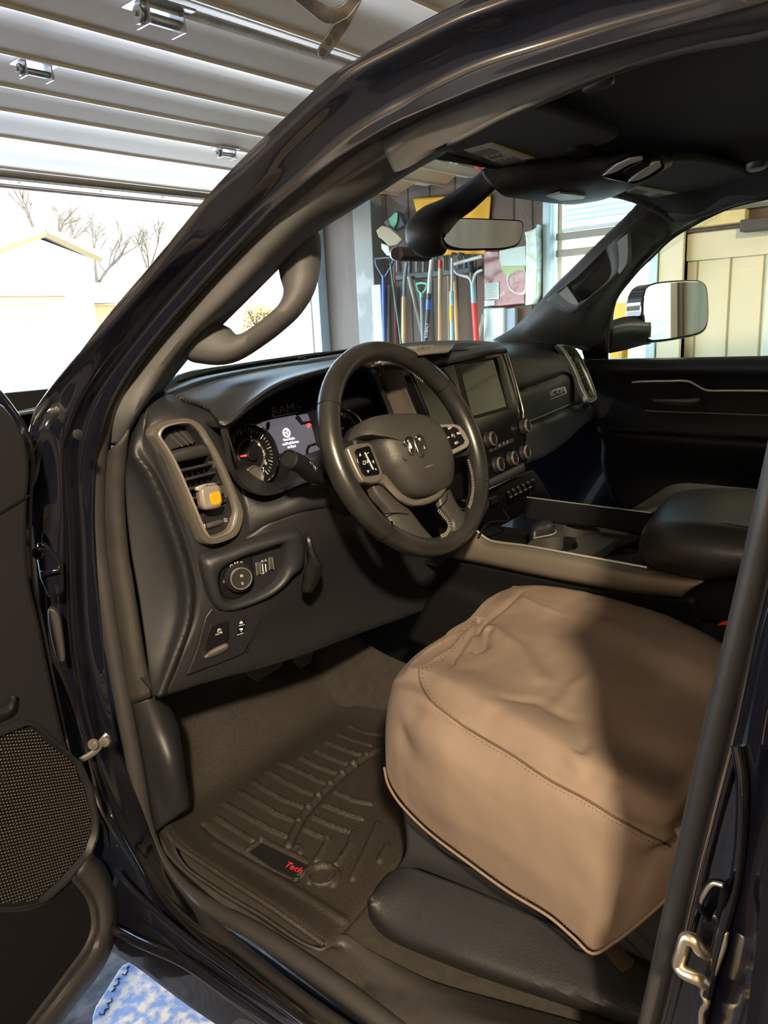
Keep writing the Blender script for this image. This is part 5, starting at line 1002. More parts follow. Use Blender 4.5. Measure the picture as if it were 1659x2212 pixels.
# ================================================================== far side: pillar, door, glass, mirror
q0 = R('Y', [(1065, 735, .50), (1105, 712, .45), (1150, 670, .36), (1190, 625, .28), (1235, 580, .20), (1290, 525, .12), (1340, 478, .06), (1385, 432, .02)])
q1r = R('Y', [(1080, 742, .44), (1125, 722, .40), (1180, 688, .31), (1225, 650, .235), (1270, 608, .16), (1325, 548, .085), (1375, 495, .03), (1425, 450, -.01)])
q2r = R('Y', [(1140, 745, .38), (1190, 738, .34), (1230, 715, .275), (1262, 680, .21), (1310, 620, .13), (1360, 560, .06), (1410, 515, .01), (1460, 475, -.03)])
q3r = R('Y', [(1230, 748, .30), (1262, 745, .28), (1290, 722, .23), (1318, 650, .165), (1365, 580, .08), (1400, 545, .035), (1445, 508, -.01), (1500, 474, -.05)])
q3b = R('Y', [(1255, 755, .29), (1290, 760, .26), (1316, 740, .22), (1330, 655, .16), (1372, 588, .078), (1405, 553, .03), (1448, 515, -.014), (1505, 480, -.055)])
fp_ = loft('windscreen_pillar_trim', [q0, q1r, q2r, q3r, q3b], pillar_m, T, nu=60, nv=30, label='dark pillar trim on the passenger side')
cN = crop(1060, 400, 2.77)
FP = plane3(at(*cN(360, 680), 'Y', .26), at(*cN(820, 280), 'Y', .035), at(*cN(800, 520), 'Y', .045))
fo = [(340, 690), (362, 672), (455, 598), (500, 575), (600, 480), (705, 380), (735, 350), (820, 270), (832, 300), (836, 400), (830, 470), (800, 530), (740, 590), (650, 660), (560, 735), (500, 768), (450, 762), (395, 735)]
fi = [(470, 612), (490, 600), (520, 580), (560, 540), (600, 500), (650, 450), (700, 400), (706, 400), (715, 430), (730, 480), (735, 510), (730, 545), (705, 580), (660, 620), (600, 670), (560, 685), (535, 680), (500, 650)]
ring('grab_handle', FP, fo, fi, [(0, -.006), (.03, .008), (.2, .022), (.6, .026), (.9, .020), (1, .004), (1, -.012)], pillar_m, fp_, c=cN, n=80, label='dark loop handle on the passenger side pillar')
slab('handle_end_pad', FP, [(370, 682), (455, 602), (540, 722), (500, 742), (430, 730)], .004, M('handle_pad_grey', (.20, .20, .20), .6, bump=.3, bscale=500), fp_, lift=.024, c=cN, bev=.002, label='lighter grey grip pad')
slab('handle_end_pad', FP, [(712, 372), (820, 285), (825, 400), (818, 470), (770, 540), (742, 480)], .004, bpy.data.materials['handle_pad_grey'], fp_, lift=.024, c=cN, bev=.002, label='lighter grey grip pad')
# roof rail of the far side
loft('roof_rail_trim', [R('X', [(1385, 432, .56), (1440, 440, .58), (1490, 437, .60), (1560, 422, .60), (1659, 395, .60), (1760, 370, .60)]), R('X', [(1428, 452, .60), (1465, 474, .61), (1520, 462, .615), (1580, 440, .615), (1659, 422, .615), (1760, 405, .615)]), R('X', [(1432, 456, .64), (1470, 480, .64), (1524, 467, .64), (1582, 445, .64), (1659, 427, .64), (1760, 410, .64)])], pillar_m, T, nu=30, nv=12)
# window frame rubber and sail panel
slab('sail_panel', Plane((.80, .2, .8), (-1, .0, -.2)), [(1255, 752), (1318, 650), (1372, 585), (1372, 590), (1322, 655), (1314, 700), (1311, 776), (1262, 776)], .006, darker, T, bev=0, label='black triangular panel behind the far mirror')
XW = Plane((.80, 0, .76), (-1, 0, -.42))
tube('window_seal', [XW.at(*p) for p in [(1311, 776), (1314, 700), (1324, 655), (1372, 590), (1410, 552), (1450, 514), (1510, 478), (1580, 446), (1659, 427), (1760, 405)]], .005, rubber, T, n=50, ns=8)
gq = [XW.at(*p, -.004) for p in [(1308, 780), (1312, 700), (1322, 655), (1372, 588), (1450, 512), (1510, 476), (1580, 444), (1659, 425), (1800, 395), (1900, 770)]]
bm = bmesh.new(); bm.faces.new([bm.verts.new(p) for p in gq]); finish('door_window', bm, glass_s, T, smooth=0, label='passenger door window')
# passenger door panel
def dr(X, pts): return R('X', [(x, y, X) for x, y in pts])
pdp = loft('passenger_door_panel', [dr(.835, [(1240, 775), (1312, 776), (1450, 774), (1659, 770), (1800, 767)]), dr(.80, [(1240, 780), (1312, 780), (1450, 777), (1659, 773), (1800, 770)]), dr(.785, [(1245, 800), (1320, 800), (1450, 798), (1659, 796), (1800, 794)]), dr(.79, [(1250, 806), (1330, 807), (1450, 808), (1659, 812), (1800, 814)]), dr(.80, [(1255, 812), (1335, 814), (1450, 815), (1659, 822), (1800, 825)]), dr(.81, [(1280, 870), (1360, 875), (1450, 880), (1659, 885), (1800, 888)]), dr(.80, [(1290, 925), (1340, 930), (1450, 935), (1659, 948), (1800, 955)]), dr(.765, [(1295, 935), (1345, 940), (1450, 945), (1659, 958), (1800, 965)]), dr(.77, [(1300, 960), (1350, 970), (1450, 980), (1659, 990), (1800, 1000)]), dr(.80, [(1300, 1000), (1370, 1010), (1450, 1030), (1659, 1050), (1800, 1060)]), dr(.81, [(1320, 1080), (1390, 1100), (1450, 1120), (1659, 1140), (1800, 1150)])], smooth_pl, T, nu=40, nv=70, label='black passenger door panel')
tube('door_trim_strip', [at(*c6(x, y), 'X', .781) for x, y in [(962, 300), (1010, 296), (1130, 294), (1250, 294), (1290, 312), (1345, 340), (1450, 342), (1659, 343)]], .0042, satin, pdp, n=60, label='bright angled strip on the passenger door')
tube('door_trim_strip', [at(*c6(x, y), 'X', .790) for x, y in [(1030, 442), (1075, 447), (1200, 452), (1659, 468)]], .0028, satin_dk, pdp, n=30, label='lower bright strip on the passenger door')
hdl = loft('inner_door_handle', [[at(*c6(x, y), 'X', X) for x, y, X in [(1068, 384, .795), (1150, 386, .775), (1240, 385, .77), (1312, 378, .785)]], [at(*c6(x, y), 'X', X) for x, y, X in [(1068, 390, .79), (1150, 394, .765), (1240, 396, .76), (1314, 390, .775)]], [at(*c6(x, y), 'X', X) for x, y, X in [(1072, 398, .795), (1150, 410, .775), (1240, 420, .77), (1312, 412, .785)]]], satin_dk, pdp, nu=20, nv=12, label='silver inner door handle')
# door mirror outside the passenger window
MX = Plane(at(1460, 670, 'X', 1.02), V((-.45, -.88, .03)))
mso = [(1400, 622), (1412, 612), (1440, 607), (1490, 604), (1518, 606), (1530, 618), (1534, 650), (1534, 690), (1528, 712), (1512, 724), (1470, 733), (1420, 740), (1398, 738), (1390, 710), (1388, 670), (1392, 640)]
sm_ = slab('door_mirror', MX, mso, .085, paint, T, lift=.006, bev=.012, n=70, smooth=True, seg=4, label='black door mirror outside the passenger window')
slab('mirror_glass', MX, [(1396, 626), (1410, 616), (1440, 611), (1490, 608), (1514, 610), (1524, 620), (1528, 650), (1528, 690), (1522, 708), (1508, 718), (1470, 727), (1420, 734), (1402, 732), (1395, 708), (1392, 670)], .003, mirror_m, sm_, lift=.0075, bev=.0005, n=60, smooth=True)
loft('mirror_arm', [[MX.at(x, y, -.02) for x, y in [(1318, 700), (1350, 690), (1385, 688), (1402, 690)]], [MX.at(x, y, .01) for x, y in [(1316, 715), (1350, 710), (1385, 712), (1402, 712)]], [MX.at(x, y, -.02) for x, y in [(1312, 760), (1350, 752), (1385, 742), (1402, 738)]]], smooth_pl, sm_, nu=16, nv=12, thick=.02)
# ================================================================== centre console
XL, XR, CZ = -.168, .170, .472
rl = [at(x, y, 'X', XL) for x, y in [(1034, 1149), (1061, 1168), (1137, 1178), (1260, 1201), (1398, 1226)]]
rl_o = [at(x, y, 'X', XL-.006) for x, y in [(1030, 1152), (1057, 1172), (1135, 1182), (1258, 1205), (1398, 1231), (1525, 1252)]]
cs_rows = [rl_o, [at(x, y, 'X', XL-.020) for x, y in [(1015, 1165), (1050, 1182), (1130, 1193), (1255, 1217), (1394, 1244), (1518, 1258)]], [at(x, y, 'X', XL-.024) for x, y in [(985, 1195), (1040, 1205), (1125, 1222), (1245, 1246), (1380, 1270), (1478, 1283)]], [at(x, y, 'X', XL-.018) for x, y in [(983, 1203), (1038, 1213), (1123, 1231), (1243, 1255), (1378, 1278), (1475, 1288)]], [at(x, y, 'X', XL+.0) for x, y in [(983, 1206), (1038, 1217), (1123, 1235), (1243, 1259), (1378, 1282), (1475, 1292)]]]
csl = loft('console_side_rail', cs_rows, taupe, T, nu=50, nv=26, label='bronze grey side rail of the centre console')
tube('console_bright_edge', [at(x, y, 'X', XL) for x, y in [(1030, 1147), (1042, 1158), (1061, 1169), (1137, 1180), (1260, 1202), (1398, 1227)]], .0034, satin, csl, n=40, flat=.7, label='silver edge of the console')
loft('console_body', [[at(x, y, 'X', XL+.002) for x, y in [(965, 1205), (1038, 1217), (1123, 1235), (1243, 1259), (1378, 1282), (1500, 1290)]], [at(x, y, 'X', XL+.012) for x, y in [(945, 1255), (1038, 1285), (1123, 1310), (1243, 1340), (1378, 1370), (1530, 1400)]], [at(x, y, 'X', XL+.004) for x, y in [(942, 1262), (1035, 1294), (1120, 1320), (1240, 1350), (1376, 1380), (1528, 1410)]], [at(x, y, 'X', XL+.004) for x, y in [(880, 1380), (980, 1420), (1100, 1450), (1220, 1480), (1360, 1520), (1530, 1560)]]], darker, T, nu=40, nv=20, label='black console side wall')
CI = Plane((0, 0, .420), (0, 0, 1))
tr_o = [(1085, 1170), (1120, 1180), (1260, 1206), (1390, 1230), (1420, 1180), (1390, 1135), (1330, 1128), (1290, 1118), (1240, 1116), (1200, 1121), (1170, 1138), (1130, 1150)]
pn = [(598, 1045), (612, 1032), (660, 1026), (720, 1030), (775, 1042), (796, 1058), (785, 1074), (735, 1084), (685, 1092), (672, 1105), (682, 1125), (684, 1142), (660, 1158), (610, 1165), (550, 1158), (495, 1138), (470, 1122), (480, 1108), (520, 1098), (580, 1094), (608, 1088), (610, 1074), (598, 1058)]
ch = plate_hole('cup_holder_tray', CI, [(430, 1130), (470, 1095), (540, 1035), (580, 1008), (640, 996), (700, 1000), (800, 1020), (880, 1034), (1010, 1050), (960, 1072), (890, 1100), (830, 1140), (780, 1170), (730, 1190), (640, 1178), (540, 1155)], pn, .02, .06, M('cup_tray_grey', (.045, .043, .040), .5), T, c=c6, label='grey cup holder tray')
tube('cup_spring_clip', [CI.at(*c6(x, y), .004) for x, y in [(455, 1098), (500, 1090), (550, 1080), (572, 1065), (555, 1050), (540, 1045)]], .0018, satin, ch, n=20, label='bright cup holder clip')
dome('cup_divider', CI, [(435, 1080), (470, 1050), (530, 1042), (565, 1055), (550, 1078), (500, 1090), (455, 1098)], (500, 1068), [(0, -.01), (0, .012), (.3, .022), (.95, .024)], smooth_pl, ch, c=c6, n=36)
box('console_bin_floor', (XL+.01, -.75, .385), (XR, .30, .392), darker, T)
rr_ = [at(x, y, 'X', XR) for x, y in [(1138, 1075), (1200, 1083), (1300, 1096), (1406, 1109)]]
rw_ = loft('console_far_wall', [[p+V((.012, 0, -.004)) for p in rr_], rr_, [at(x, y, 'X', XR-.004) for x, y in [(1138, 1082), (1200, 1090), (1300, 1104), (1405, 1118)]], [at(x, y, 'X', XR-.012) for x, y in [(1130, 1120), (1200, 1130), (1300, 1140), (1400, 1160)]]], darker, T, nu=20, nv=14, label='black far wall of the console')
tube('console_bright_edge', rr_, .0030, satin, rw_, n=20, flat=.7, label='silver far edge of the console')
# armrest lid
am_front = [(1006, 1180), (1008, 1120), (1020, 1070), (1050, 1010), (1100, 950), (1165, 890), (1230, 855)]
al = []
AX = lambda x, y, X: at(*c6(x, y), 'X', X)
al = [
 [AX(1030, 1235, -.155), AX(1150, 1275, -.175), AX(1340, 1310, -.185), AX(1500, 1290, -.185), AX(1700, 1280, -.185)],
 [AX(1010, 1190, -.160), AX(1120, 1225, -.190), AX(1330, 1262, -.200), AX(1500, 1260, -.205), AX(1700, 1265, -.205)],
 [AX(1006, 1130, -.158), AX(1110, 1135, -.190), AX(1320, 1150, -.202), AX(1500, 1165, -.208), AX(1700, 1180, -.210)],
 [AX(1018, 1068, -.140), AX(1110, 1035, -.165), AX(1320, 1040, -.175), AX(1500, 1060, -.180), AX(1720, 1085, -.180)],
 [AX(1042, 1026, -.118), AX(1130, 1000, -.130), AX(1330, 1000, -.135), AX(1500, 1020, -.14), AX(1730, 1045, -.14)],
 [AX(1080, 975, -.06), AX(1170, 945, -.05), AX(1350, 930, -.05), AX(1520, 935, -.05), AX(1760, 950, -.05)],
 [AX(1120, 925, .02), AX(1200, 895, .04), AX(1380, 876, .05), AX(1540, 876, .05), AX(1780, 880, .05)],
 [AX(1165, 882, .10), AX(1235, 858, .12), AX(1400, 846, .14), AX(1560, 850, .14), AX(1790, 855, .14)],
 [AX(1172, 892, .15), AX(1245, 868, .17), AX(1410, 858, .18), AX(1570, 862, .18), AX(1800, 866, .18)]]
al = [[r[0]+V((.03, .004 if i < 8 else 0, -.03))] + r for i, r in enumerate(al)]
alid = loft('armrest', al, M('armrest_vinyl', (.022, .021, .020), .38, bump=.4, bscale=240), T, nu=50, nv=60, label='padded black centre armrest')
tube('armrest_seam', [AX(x, y, X) for x, y, X in [(1035, 1032, -.122), (1080, 1020, -.135), (1200, 1016, -.150), (1400, 1022, -.160), (1600, 1048, -.170)]], .0014, darker, alid, n=40)
loft('console_rear_body', [[AX(1160, 1275, -.168), AX(1340, 1305, -.17), AX(1400, 1280, -.18), AX(1460, 1268, -.18), AX(1560, 1262, -.18), AX(1800, 1290, -.18)], [AX(1160, 1310, -.165), AX(1240, 1385, -.165), AX(1330, 1330, -.165), AX(1440, 1330, -.165), AX(1560, 1340, -.165), AX(1800, 1340, -.165)], [AX(1180, 1480, -.16), AX(1250, 1500, -.16), AX(1350, 1520, -.16), AX(1450, 1540, -.16), AX(1600, 1580, -.16), AX(1800, 1600, -.16)]], darker, T, nu=30, nv=20)
# belt buckle
bk = slab('belt_buckle', Plane(at(1560, 1350, 'X', -.17), (-1, 0, .3)), [(1540, 1352), (1555, 1341), (1590, 1338), (1600, 1360), (1590, 1400), (1560, 1392)], .02, darker, T, bev=.003, label='black belt buckle with a red button')
slab('buckle_button', Plane(at(1560, 1350, 'X', -.172), (-1, 0, .3)), [(1546, 1352), (1560, 1342), (1585, 1340), (1584, 1350)], .01, M('red_button', (.65, .02, .015), .4), bk, lift=.003, bev=.002, label='red release button')
# ================================================================== passenger seat
psr = [[at(*c6(x, y), 'X', X) for x, y, X in [(960, 950, .22), (1000, 950, .22), (1060, 962, .215), (1130, 990, .21), (1300, 1040, .2)]],
       [at(*c6(x, y), 'X', X) for x, y, X in [(1000, 930, .28), (1060, 900, .28), (1140, 880, .27), (1250, 870, .27), (1500, 880, .26)]],
       [at(*c6(x, y), 'X', X) for x, y, X in [(1090, 872, .36), (1130, 850, .36), (1180, 842, .35), (1300, 845, .35), (1600, 870, .35)]],
       [at(*c6(x, y), 'X', X) for x, y, X in [(1140, 838, .50), (1190, 824, .50), (1250, 820, .50), (1400, 832, .50), (1700, 860, .5)]],
       [at(*c6(x, y), 'X', X) for x, y, X in [(1160, 845, .60), (1210, 834, .60), (1280, 832, .60), (1420, 845, .60), (1720, 870, .6)]]]
ps = loft('passenger_seat', psr, M('seat_cloth_dark', (.05, .047, .04), .8, bump=.5, bscale=600), T, nu=40, nv=30, label='dark front edge of the passenger seat cushion')
slab('seat_insert', plane3(at(*c6(975, 948), 'X', .24), at(*c6(1110, 870), 'X', .34), at(*c6(1160, 885), 'X', .31)), [(962, 950), (1000, 925), (1105, 864), (1168, 882), (1060, 965), (1000, 955)], .006, seat_tan, ps, lift=.004, c=c6, bev=.002, label='olive tan seat insert')
# ================================================================== floor: carpet, pedals
cpt = loft('floor_carpet', [[V((-.80, -1.2, -.005)), V((-.80, -.2, .0)), V((-.79, .25, .0)), V((-.74, .42, .02)), V((-.72, .60, .15)), V((-.72, .78, .36))], [V((-.5, -1.2, .0)), V((-.5, -.2, .0)), V((-.5, .30, .0)), V((-.5, .45, .06)), V((-.5, .60, .18)), V((-.5, .78, .36))], [V((-.25, -1.2, .0)), V((-.25, -.2, .01)), V((-.25, .3, .01)), V((-.25, .45, .07)), V((-.25, .60, .19)), V((-.25, .78, .36))], [V((-.155, -1.2, .05)), V((-.155, -.2, .12)), V((-.155, .3, .14)), V((-.155, .45, .2)), V((-.155, .6, .3)), V((-.155, .78, .4))]], carpet, T, nu=60, nv=30, label='dark brown cabin carpet')
PDL = plane3((-.47, .40, .20), (-.40, .40, .20), (-.45, .425, .15))
for nm, pts, lab in (('brake_pedal', [(518, 1432), (612, 1402), (622, 1412), (608, 1442), (556, 1474), (540, 1466)], 'black brake pedal under the dash'), ('accelerator_pedal', [(630, 1402), (672, 1388), (684, 1396), (672, 1432), (650, 1446), (636, 1436)], 'black accelerator pedal')):
    pe = slab(nm, PDL, pts, .012, rubber, T, bev=.004, label=lab, seg=3)
    a_ = PDL.at(*pts[1]); tube('pedal_arm', [a_+V((-.03, .01, -.01)), a_+V((-.03, .10, .12)), a_+V((-.03, .14, .22))], .007, darker, pe, n=10)
# ================================================================== driver seat
srr = [[at(x, y, 'Z', .012) for x, y in [(797, 1952), (803, 1985), (835, 2022), (920, 2062), (1040, 2108), (1180, 2155), (1300, 2195), (1460, 2250)]],
       [at(x, y, 'X', -.70) for x, y in [(800, 1940), (812, 1970), (850, 2003), (930, 2042), (1050, 2088), (1185, 2135), (1310, 2172), (1465, 2228)]],
       [at(x, y, 'X', -.668) for x, y in [(815, 1918), (850, 1925), (900, 1950), (980, 1985), (1090, 2030), (1210, 2075), (1330, 2120), (1470, 2180)]],
       [at(x, y, 'X', -.625) for x, y in [(840, 1888), (880, 1875), (930, 1890), (1010, 1920), (1120, 1965), (1230, 2015), (1350, 2065), (1475, 2130)]]]
ds = loft('driver_seat', srr, seat_vinyl, T, nu=60, nv=30, label='grained black riser trim under the driver seat')
shr = [[at(x, y, 'X', -.610) for x, y in [(858, 1880), (900, 1874), (940, 1888), (1015, 1918), (1120, 1962), (1232, 2010), (1352, 2060), (1480, 2125)]],
       [at(x, y, 'X', -.615) for x, y in [(880, 1830), (905, 1838), (960, 1858), (1030, 1880), (1130, 1920), (1240, 1965), (1360, 2015), (1490, 2080)]],
       [at(x, y, 'X', -.610) for x, y in [(872, 1740), (900, 1760), (960, 1790), (1040, 1830), (1140, 1870), (1250, 1915), (1370, 1960), (1500, 2030)]],
       [at(x, y, 'X', -.60) for x, y in [(868, 1660), (900, 1680), (960, 1710), (1040, 1750), (1140, 1800), (1250, 1850), (1370, 1900), (1500, 1950)]]]
shd = loft('seat_side_shield', shr, M('seat_shield_plastic', (.032, .032, .034), .5, bump=.2, bscale=400), ds, nu=60, nv=30, label='smooth dark plastic side shield of the driver seat')
tube('shield_seam', [p+V((-.003, 0, .0)) for p in [at(x, y, 'X', -.615) for x, y in [(920, 1745), (924, 1790), (950, 1830), (1000, 1862), (1080, 1895), (1150, 1930)]]], .0013, darker, shd, n=30)
box('cushion_core', (-.605, -.68, .0), (-.19, -.125, .33), darker, ds, bev=.03)
box('seat_back', (-.62, -.92, .30), (-.19, -.76, 1.02), seat_vinyl, ds, bev=.05)
tube('cover_strap', [at(x, y, 'X', -.64) for x, y in [(1310, 2030), (1345, 2075), (1385, 2110), (1430, 2160)]], .014, M('strap_brown', (.10, .075, .06), .8), ds, ns=4, n=12, flat=.12, up=(-1, 0, 0))
# canvas seat cover
W3 = lambda x, y, z: V((x, y, z))
def zz(L): return [at(x, y, 'Z', z) for x, y, z in L]
def xx(L): return [at(x, y, 'X', v) for x, y, v in L]
c_hem = [W3(-.42, -.085, .20), W3(-.56, -.09, .20)]+xx([(834, 1655, -.645), (842, 1690, -.662), (868, 1732, -.672), (925, 1790, -.675), (1010, 1855, -.678), (1100, 1920, -.680), (1190, 1975, -.682), (1245, 2022, -.684), (1282, 2054, -.686), (1330, 2030, -.680), (1400, 1975, -.676), (1470, 1910, -.670), (1560, 1820, -.665)])
c_m1 = [W3(-.42, -.082, .25), W3(-.56, -.085, .25)]+xx([(832, 1610, -.640), (852, 1640, -.665), (890, 1680, -.682), (950, 1728, -.688), (1030, 1788, -.690), (1115, 1845, -.692), (1200, 1900, -.694), (1255, 1945, -.694), (1300, 1972, -.692), (1355, 1945, -.682), (1415, 1895, -.680), (1480, 1840, -.672), (1570, 1750, -.665)])
c_m2 = [W3(-.42, -.085, .31), W3(-.56, -.09, .31)]+xx([(836, 1550, -.632), (868, 1568, -.662), (915, 1600, -.682), (975, 1645, -.690), (1050, 1698, -.692), (1130, 1752, -.694), (1210, 1805, -.696), (1270, 1845, -.696), (1325, 1870, -.690), (1375, 1855, -.684), (1430, 1820, -.676), (1490, 1770, -.668), (1580, 1680, -.662)])
c_sm = [W3(-.42, -.095, .36), W3(-.56, -.10, .36)]+xx([(852, 1488, -.615), (885, 1500, -.640), (925, 1530, -.660), (985, 1572, -.670), (1060, 1622, -.677), (1140, 1672, -.684), (1215, 1718, -.690), (1280, 1752, -.692), (1335, 1778, -.692), (1385, 1800, -.690), (1440, 1815, -.682), (1500, 1760, -.652), (1590, 1660, -.650)])
c_b1 = [W3(-.42, -.105, .388), W3(-.54, -.115, .388)]+zz([(868, 1460, .382), (900, 1470, .390), (945, 1498, .395), (1005, 1535, .395), (1078, 1580, .391), (1155, 1628, .386), (1228, 1670, .380), (1295, 1708, .374), (1350, 1740, .369), (1398, 1765, .366), (1450, 1775, .366), (1510, 1730, .372), (1600, 1640, .38)])
c_b2 = [W3(-.40, -.115, .398), W3(-.50, -.128, .40)]+zz([(882, 1440, .396), (915, 1446, .405), (965, 1466, .409), (1025, 1496, .409), (1098, 1536, .406), (1172, 1580, .402), (1245, 1622, .397), (1312, 1660, .392), (1368, 1692, .387), (1418, 1718, .384), (1468, 1725, .382), (1525, 1690, .386), (1610, 1600, .392)])
c_i1 = [W3(-.38, -.12, .395), W3(-.46, -.135, .398)]+zz([(912, 1415, .398), (950, 1418, .400), (1000, 1430, .400), (1060, 1455, .396), (1128, 1490, .392), (1200, 1530, .388), (1272, 1572, .384), (1338, 1610, .381), (1395, 1642, .378), (1445, 1668, .376), (1490, 1672, .376), (1545, 1640, .393), (1630, 1560, .396)])
c_i2 = [W3(-.34, -.105, .392), W3(-.38, -.118, .396)]+zz([(968, 1365, .398), (1005, 1368, .398), (1055, 1380, .396), (1115, 1400, .394), (1180, 1430, .392), (1250, 1466, .390), (1318, 1505, .390), (1382, 1542, .390), (1440, 1575, .390), (1485, 1600, .390), (1530, 1605, .392), (1580, 1575, .394), (1660, 1500, .398)])
c_i3 = [W3(-.27, -.085, .390), W3(-.28, -.095, .394)]+zz([(1035, 1312, .398), (1068, 1318, .398), (1118, 1326, .397), (1175, 1342, .396), (1238, 1366, .396), (1305, 1398, .397), (1370, 1432, .398), (1430, 1466, .400), (1485, 1498, .402), (1530, 1520, .404), (1570, 1530, .406), (1610, 1510, .408), (1690, 1440, .41)])
c_f1 = [W3(-.20, -.075, .385), W3(-.205, -.08, .390)]+zz([(1072, 1287, .396), (1108, 1290, .402), (1158, 1296, .406), (1215, 1308, .410), (1275, 1326, .414), (1338, 1350, .417), (1400, 1378, .420), (1455, 1404, .423), (1505, 1430, .426), (1550, 1450, .428), (1590, 1460, .430), (1630, 1440, .43), (1700, 1390, .43)])
c_f2 = [W3(-.17, -.078, .37), W3(-.168, -.082, .38)]+zz([(1110, 1270, .388), (1140, 1266, .398), (1188, 1266, .406), (1240, 1274, .412), (1298, 1287, .417), (1358, 1303, .421), (1418, 1322, .424), (1472, 1344, .426), (1522, 1368, .428), (1565, 1392, .43), (1605, 1410, .43), (1650, 1395, .43), (1710, 1360, .43)])
c_f3 = [p+V((.012, .0, -.05)) for p in c_f2]; c_f4 = [p+V((.014, 0, -.14)) for p in c_f2]
S_ = lambda L: [at(*cS(x, y), 'X', -.665) for x, y in L]; Z_ = lambda L, z=.395: [at(*cS(x, y), 'Z', z) for x, y in L]
cr = [(S_([(200, 415), (215, 480), (250, 540), (330, 610), (450, 690), (600, 780), (750, 880), (900, 960), (1040, 1045), (1150, 1105), (1260, 1160)]), .0035, -.0028),
      (S_([(245, 555), (330, 625), (450, 705), (600, 795), (750, 897), (900, 980), (1030, 1062)]), .0030, .0018),
      (Z_([(640, 130), (720, 165), (900, 225), (1010, 255), (1100, 300), (1180, 370), (1290, 440)], .40), .006, .004),
      (Z_([(325, 440), (345, 370), (420, 260), (520, 180), (640, 100)], .40), .006, -.004), (Z_([(450, 200), (455, 270), (440, 330), (475, 310), (490, 250)], .40), .009, -.006), (Z_([(240, 405), (330, 330), (370, 290), (440, 215)], .40), .004, .003),
      (S_([(1040, 880), (1010, 960)]), .006, -.003), (S_([(800, 740), (870, 830), (900, 960), (880, 1100)]), .012, .004),
      (S_([(90, 560), (300, 640), (600, 740), (900, 860)]), .018, -.004), (S_([(130, 700), (400, 880), (700, 960), (1000, 1150)]), .022, -.005), (S_([(300, 960), (600, 1110), (900, 1300)]), .020, .006),
      (S_([(1280, 1100), (1200, 1180), (1140, 1280), (1100, 1400)]), .008, -.009), (S_([(1130, 1110), (1060, 1190), (1010, 1290), (1000, 1400)]), .010, -.007), (S_([(1085, 1130), (1030, 1300), (1010, 1500)]), .014, .006),
      (Z_([(780, 560), (860, 470), (960, 400)]), .014, .0035), (Z_([(880, 750), (930, 660), (900, 600)]), .010, -.003), (Z_([(560, 560), (700, 540), (820, 600)]), .014, -.003), (Z_([(500, 250), (620, 330), (700, 450)]), .02, .004)]
cv_rows = [c_hem, c_m1, c_m2, c_sm, c_b1, c_b2, c_i1, c_i2, c_i3, c_f1, c_f2, c_f3, c_f4]
cr = [(a_, w_, d_*1.5) for a_, w_, d_ in cr]
cd0 = crease_disp(cr)
def cdisp(G):
    G = cd0(G)
    for r in G:
        for i, p in enumerate(r):
            k = mnoise.noise(p*9)*.006+mnoise.noise(V((p.x*14, p.y*30, p.z*14)))*.0028+mnoise.noise(p*45)*.0008
            r[i] = p+V((-.6, -.2, .7))*k
    return G
scv = thing('seat_cover', 'brown canvas seat cover draped over the driver seat cushion', 'seat cover', (-.42, -.4, .40))
cvr = loft('cover_cloth', cv_rows, canvas, scv, nu=230, nv=200, thick=.003, off=-1, disp=cdisp, smooth=80)
tube('hem_piping', [p+V((-.004, 0, -.001)) for p in c_hem[2:]], .0020, M('piping_brown', (.17, .12, .085), .8), scv, n=90, ns=8, label='rolled hem piping')
def st2(L, n, off, nm):
    C_ = cat(L, n*2); bm = bmesh.new()
    for i in range(0, len(C_)-1, 2): tube_bm(bm, [C_[i]+V(off), C_[i+1]+V(off)], .0006, 4)
    finish(nm, bm, M('brown_thread', (.11, .07, .045), .8) if 'brown_thread' not in bpy.data.materials else bpy.data.materials['brown_thread'], scv, smooth=0)
seamL = S_([(205, 425), (212, 470), (240, 540), (330, 610), (450, 690), (600, 780), (750, 880), (900, 960), (1040, 1045), (1150, 1105), (1255, 1160)])
dgc = bpy.context.evaluated_depsgraph_get(); ce = cvr.evaluated_get(dgc)
def on_cloth(x, y, lift=.0006):
    o_ = CAM
    d_ = ray(*cS(x, y)).normalized(); loc = wm(cvr).translation
    ok, hit, nn, _ = ce.ray_cast(o_-loc, d_)
    if not ok: return None
    if nn.dot(d_) > 0: nn = -nn
    return hit+loc+nn*lift
def seam_line(name, L, r, mat, dash=0, lab=None):
    P = []
    for i in range(len(L)-1):
        (x0, y0), (x1, y1) = L[i], L[i+1]; n = max(2, int(math.hypot(x1-x0, y1-y0)/(5 if not dash else 3)))
        for k in range(n):
            q = on_cloth(x0+(x1-x0)*k/n, y0+(y1-y0)*k/n)
            if q is not None: P.append(q)
    if not dash: return tube(name, P, r, mat, scv, ns=6, label=lab)
    bm = bmesh.new()
    for i in range(0, len(P)-dash, dash*2): tube_bm(bm, P[i:i+dash], r, 4)
    return finish(name, bm, mat, scv, smooth=0, label=lab)
thr = M('brown_thread', (.085, .055, .035), .8)
SL = [(203, 415), (205, 450), (220, 500), (250, 545), (330, 610), (450, 690), (600, 780), (750, 880), (900, 960), (1040, 1045), (1150, 1105), (1260, 1160)]
SLs = cat([V((x, y, 0)) for x, y in SL], 60); SLs = [(p.x, p.y) for p in SLs]
seam_line('seam_piping', SLs, .0014, thr, lab='dark piped seam along the side of the cushion')
seam_line('stitching', [(x-6, y+17) for x, y in SLs[8:]], .0005, thr, dash=3)
seam_line('stitching', [(x+14, y-4) for x, y in SLs[:14]], .0005, thr, dash=3)
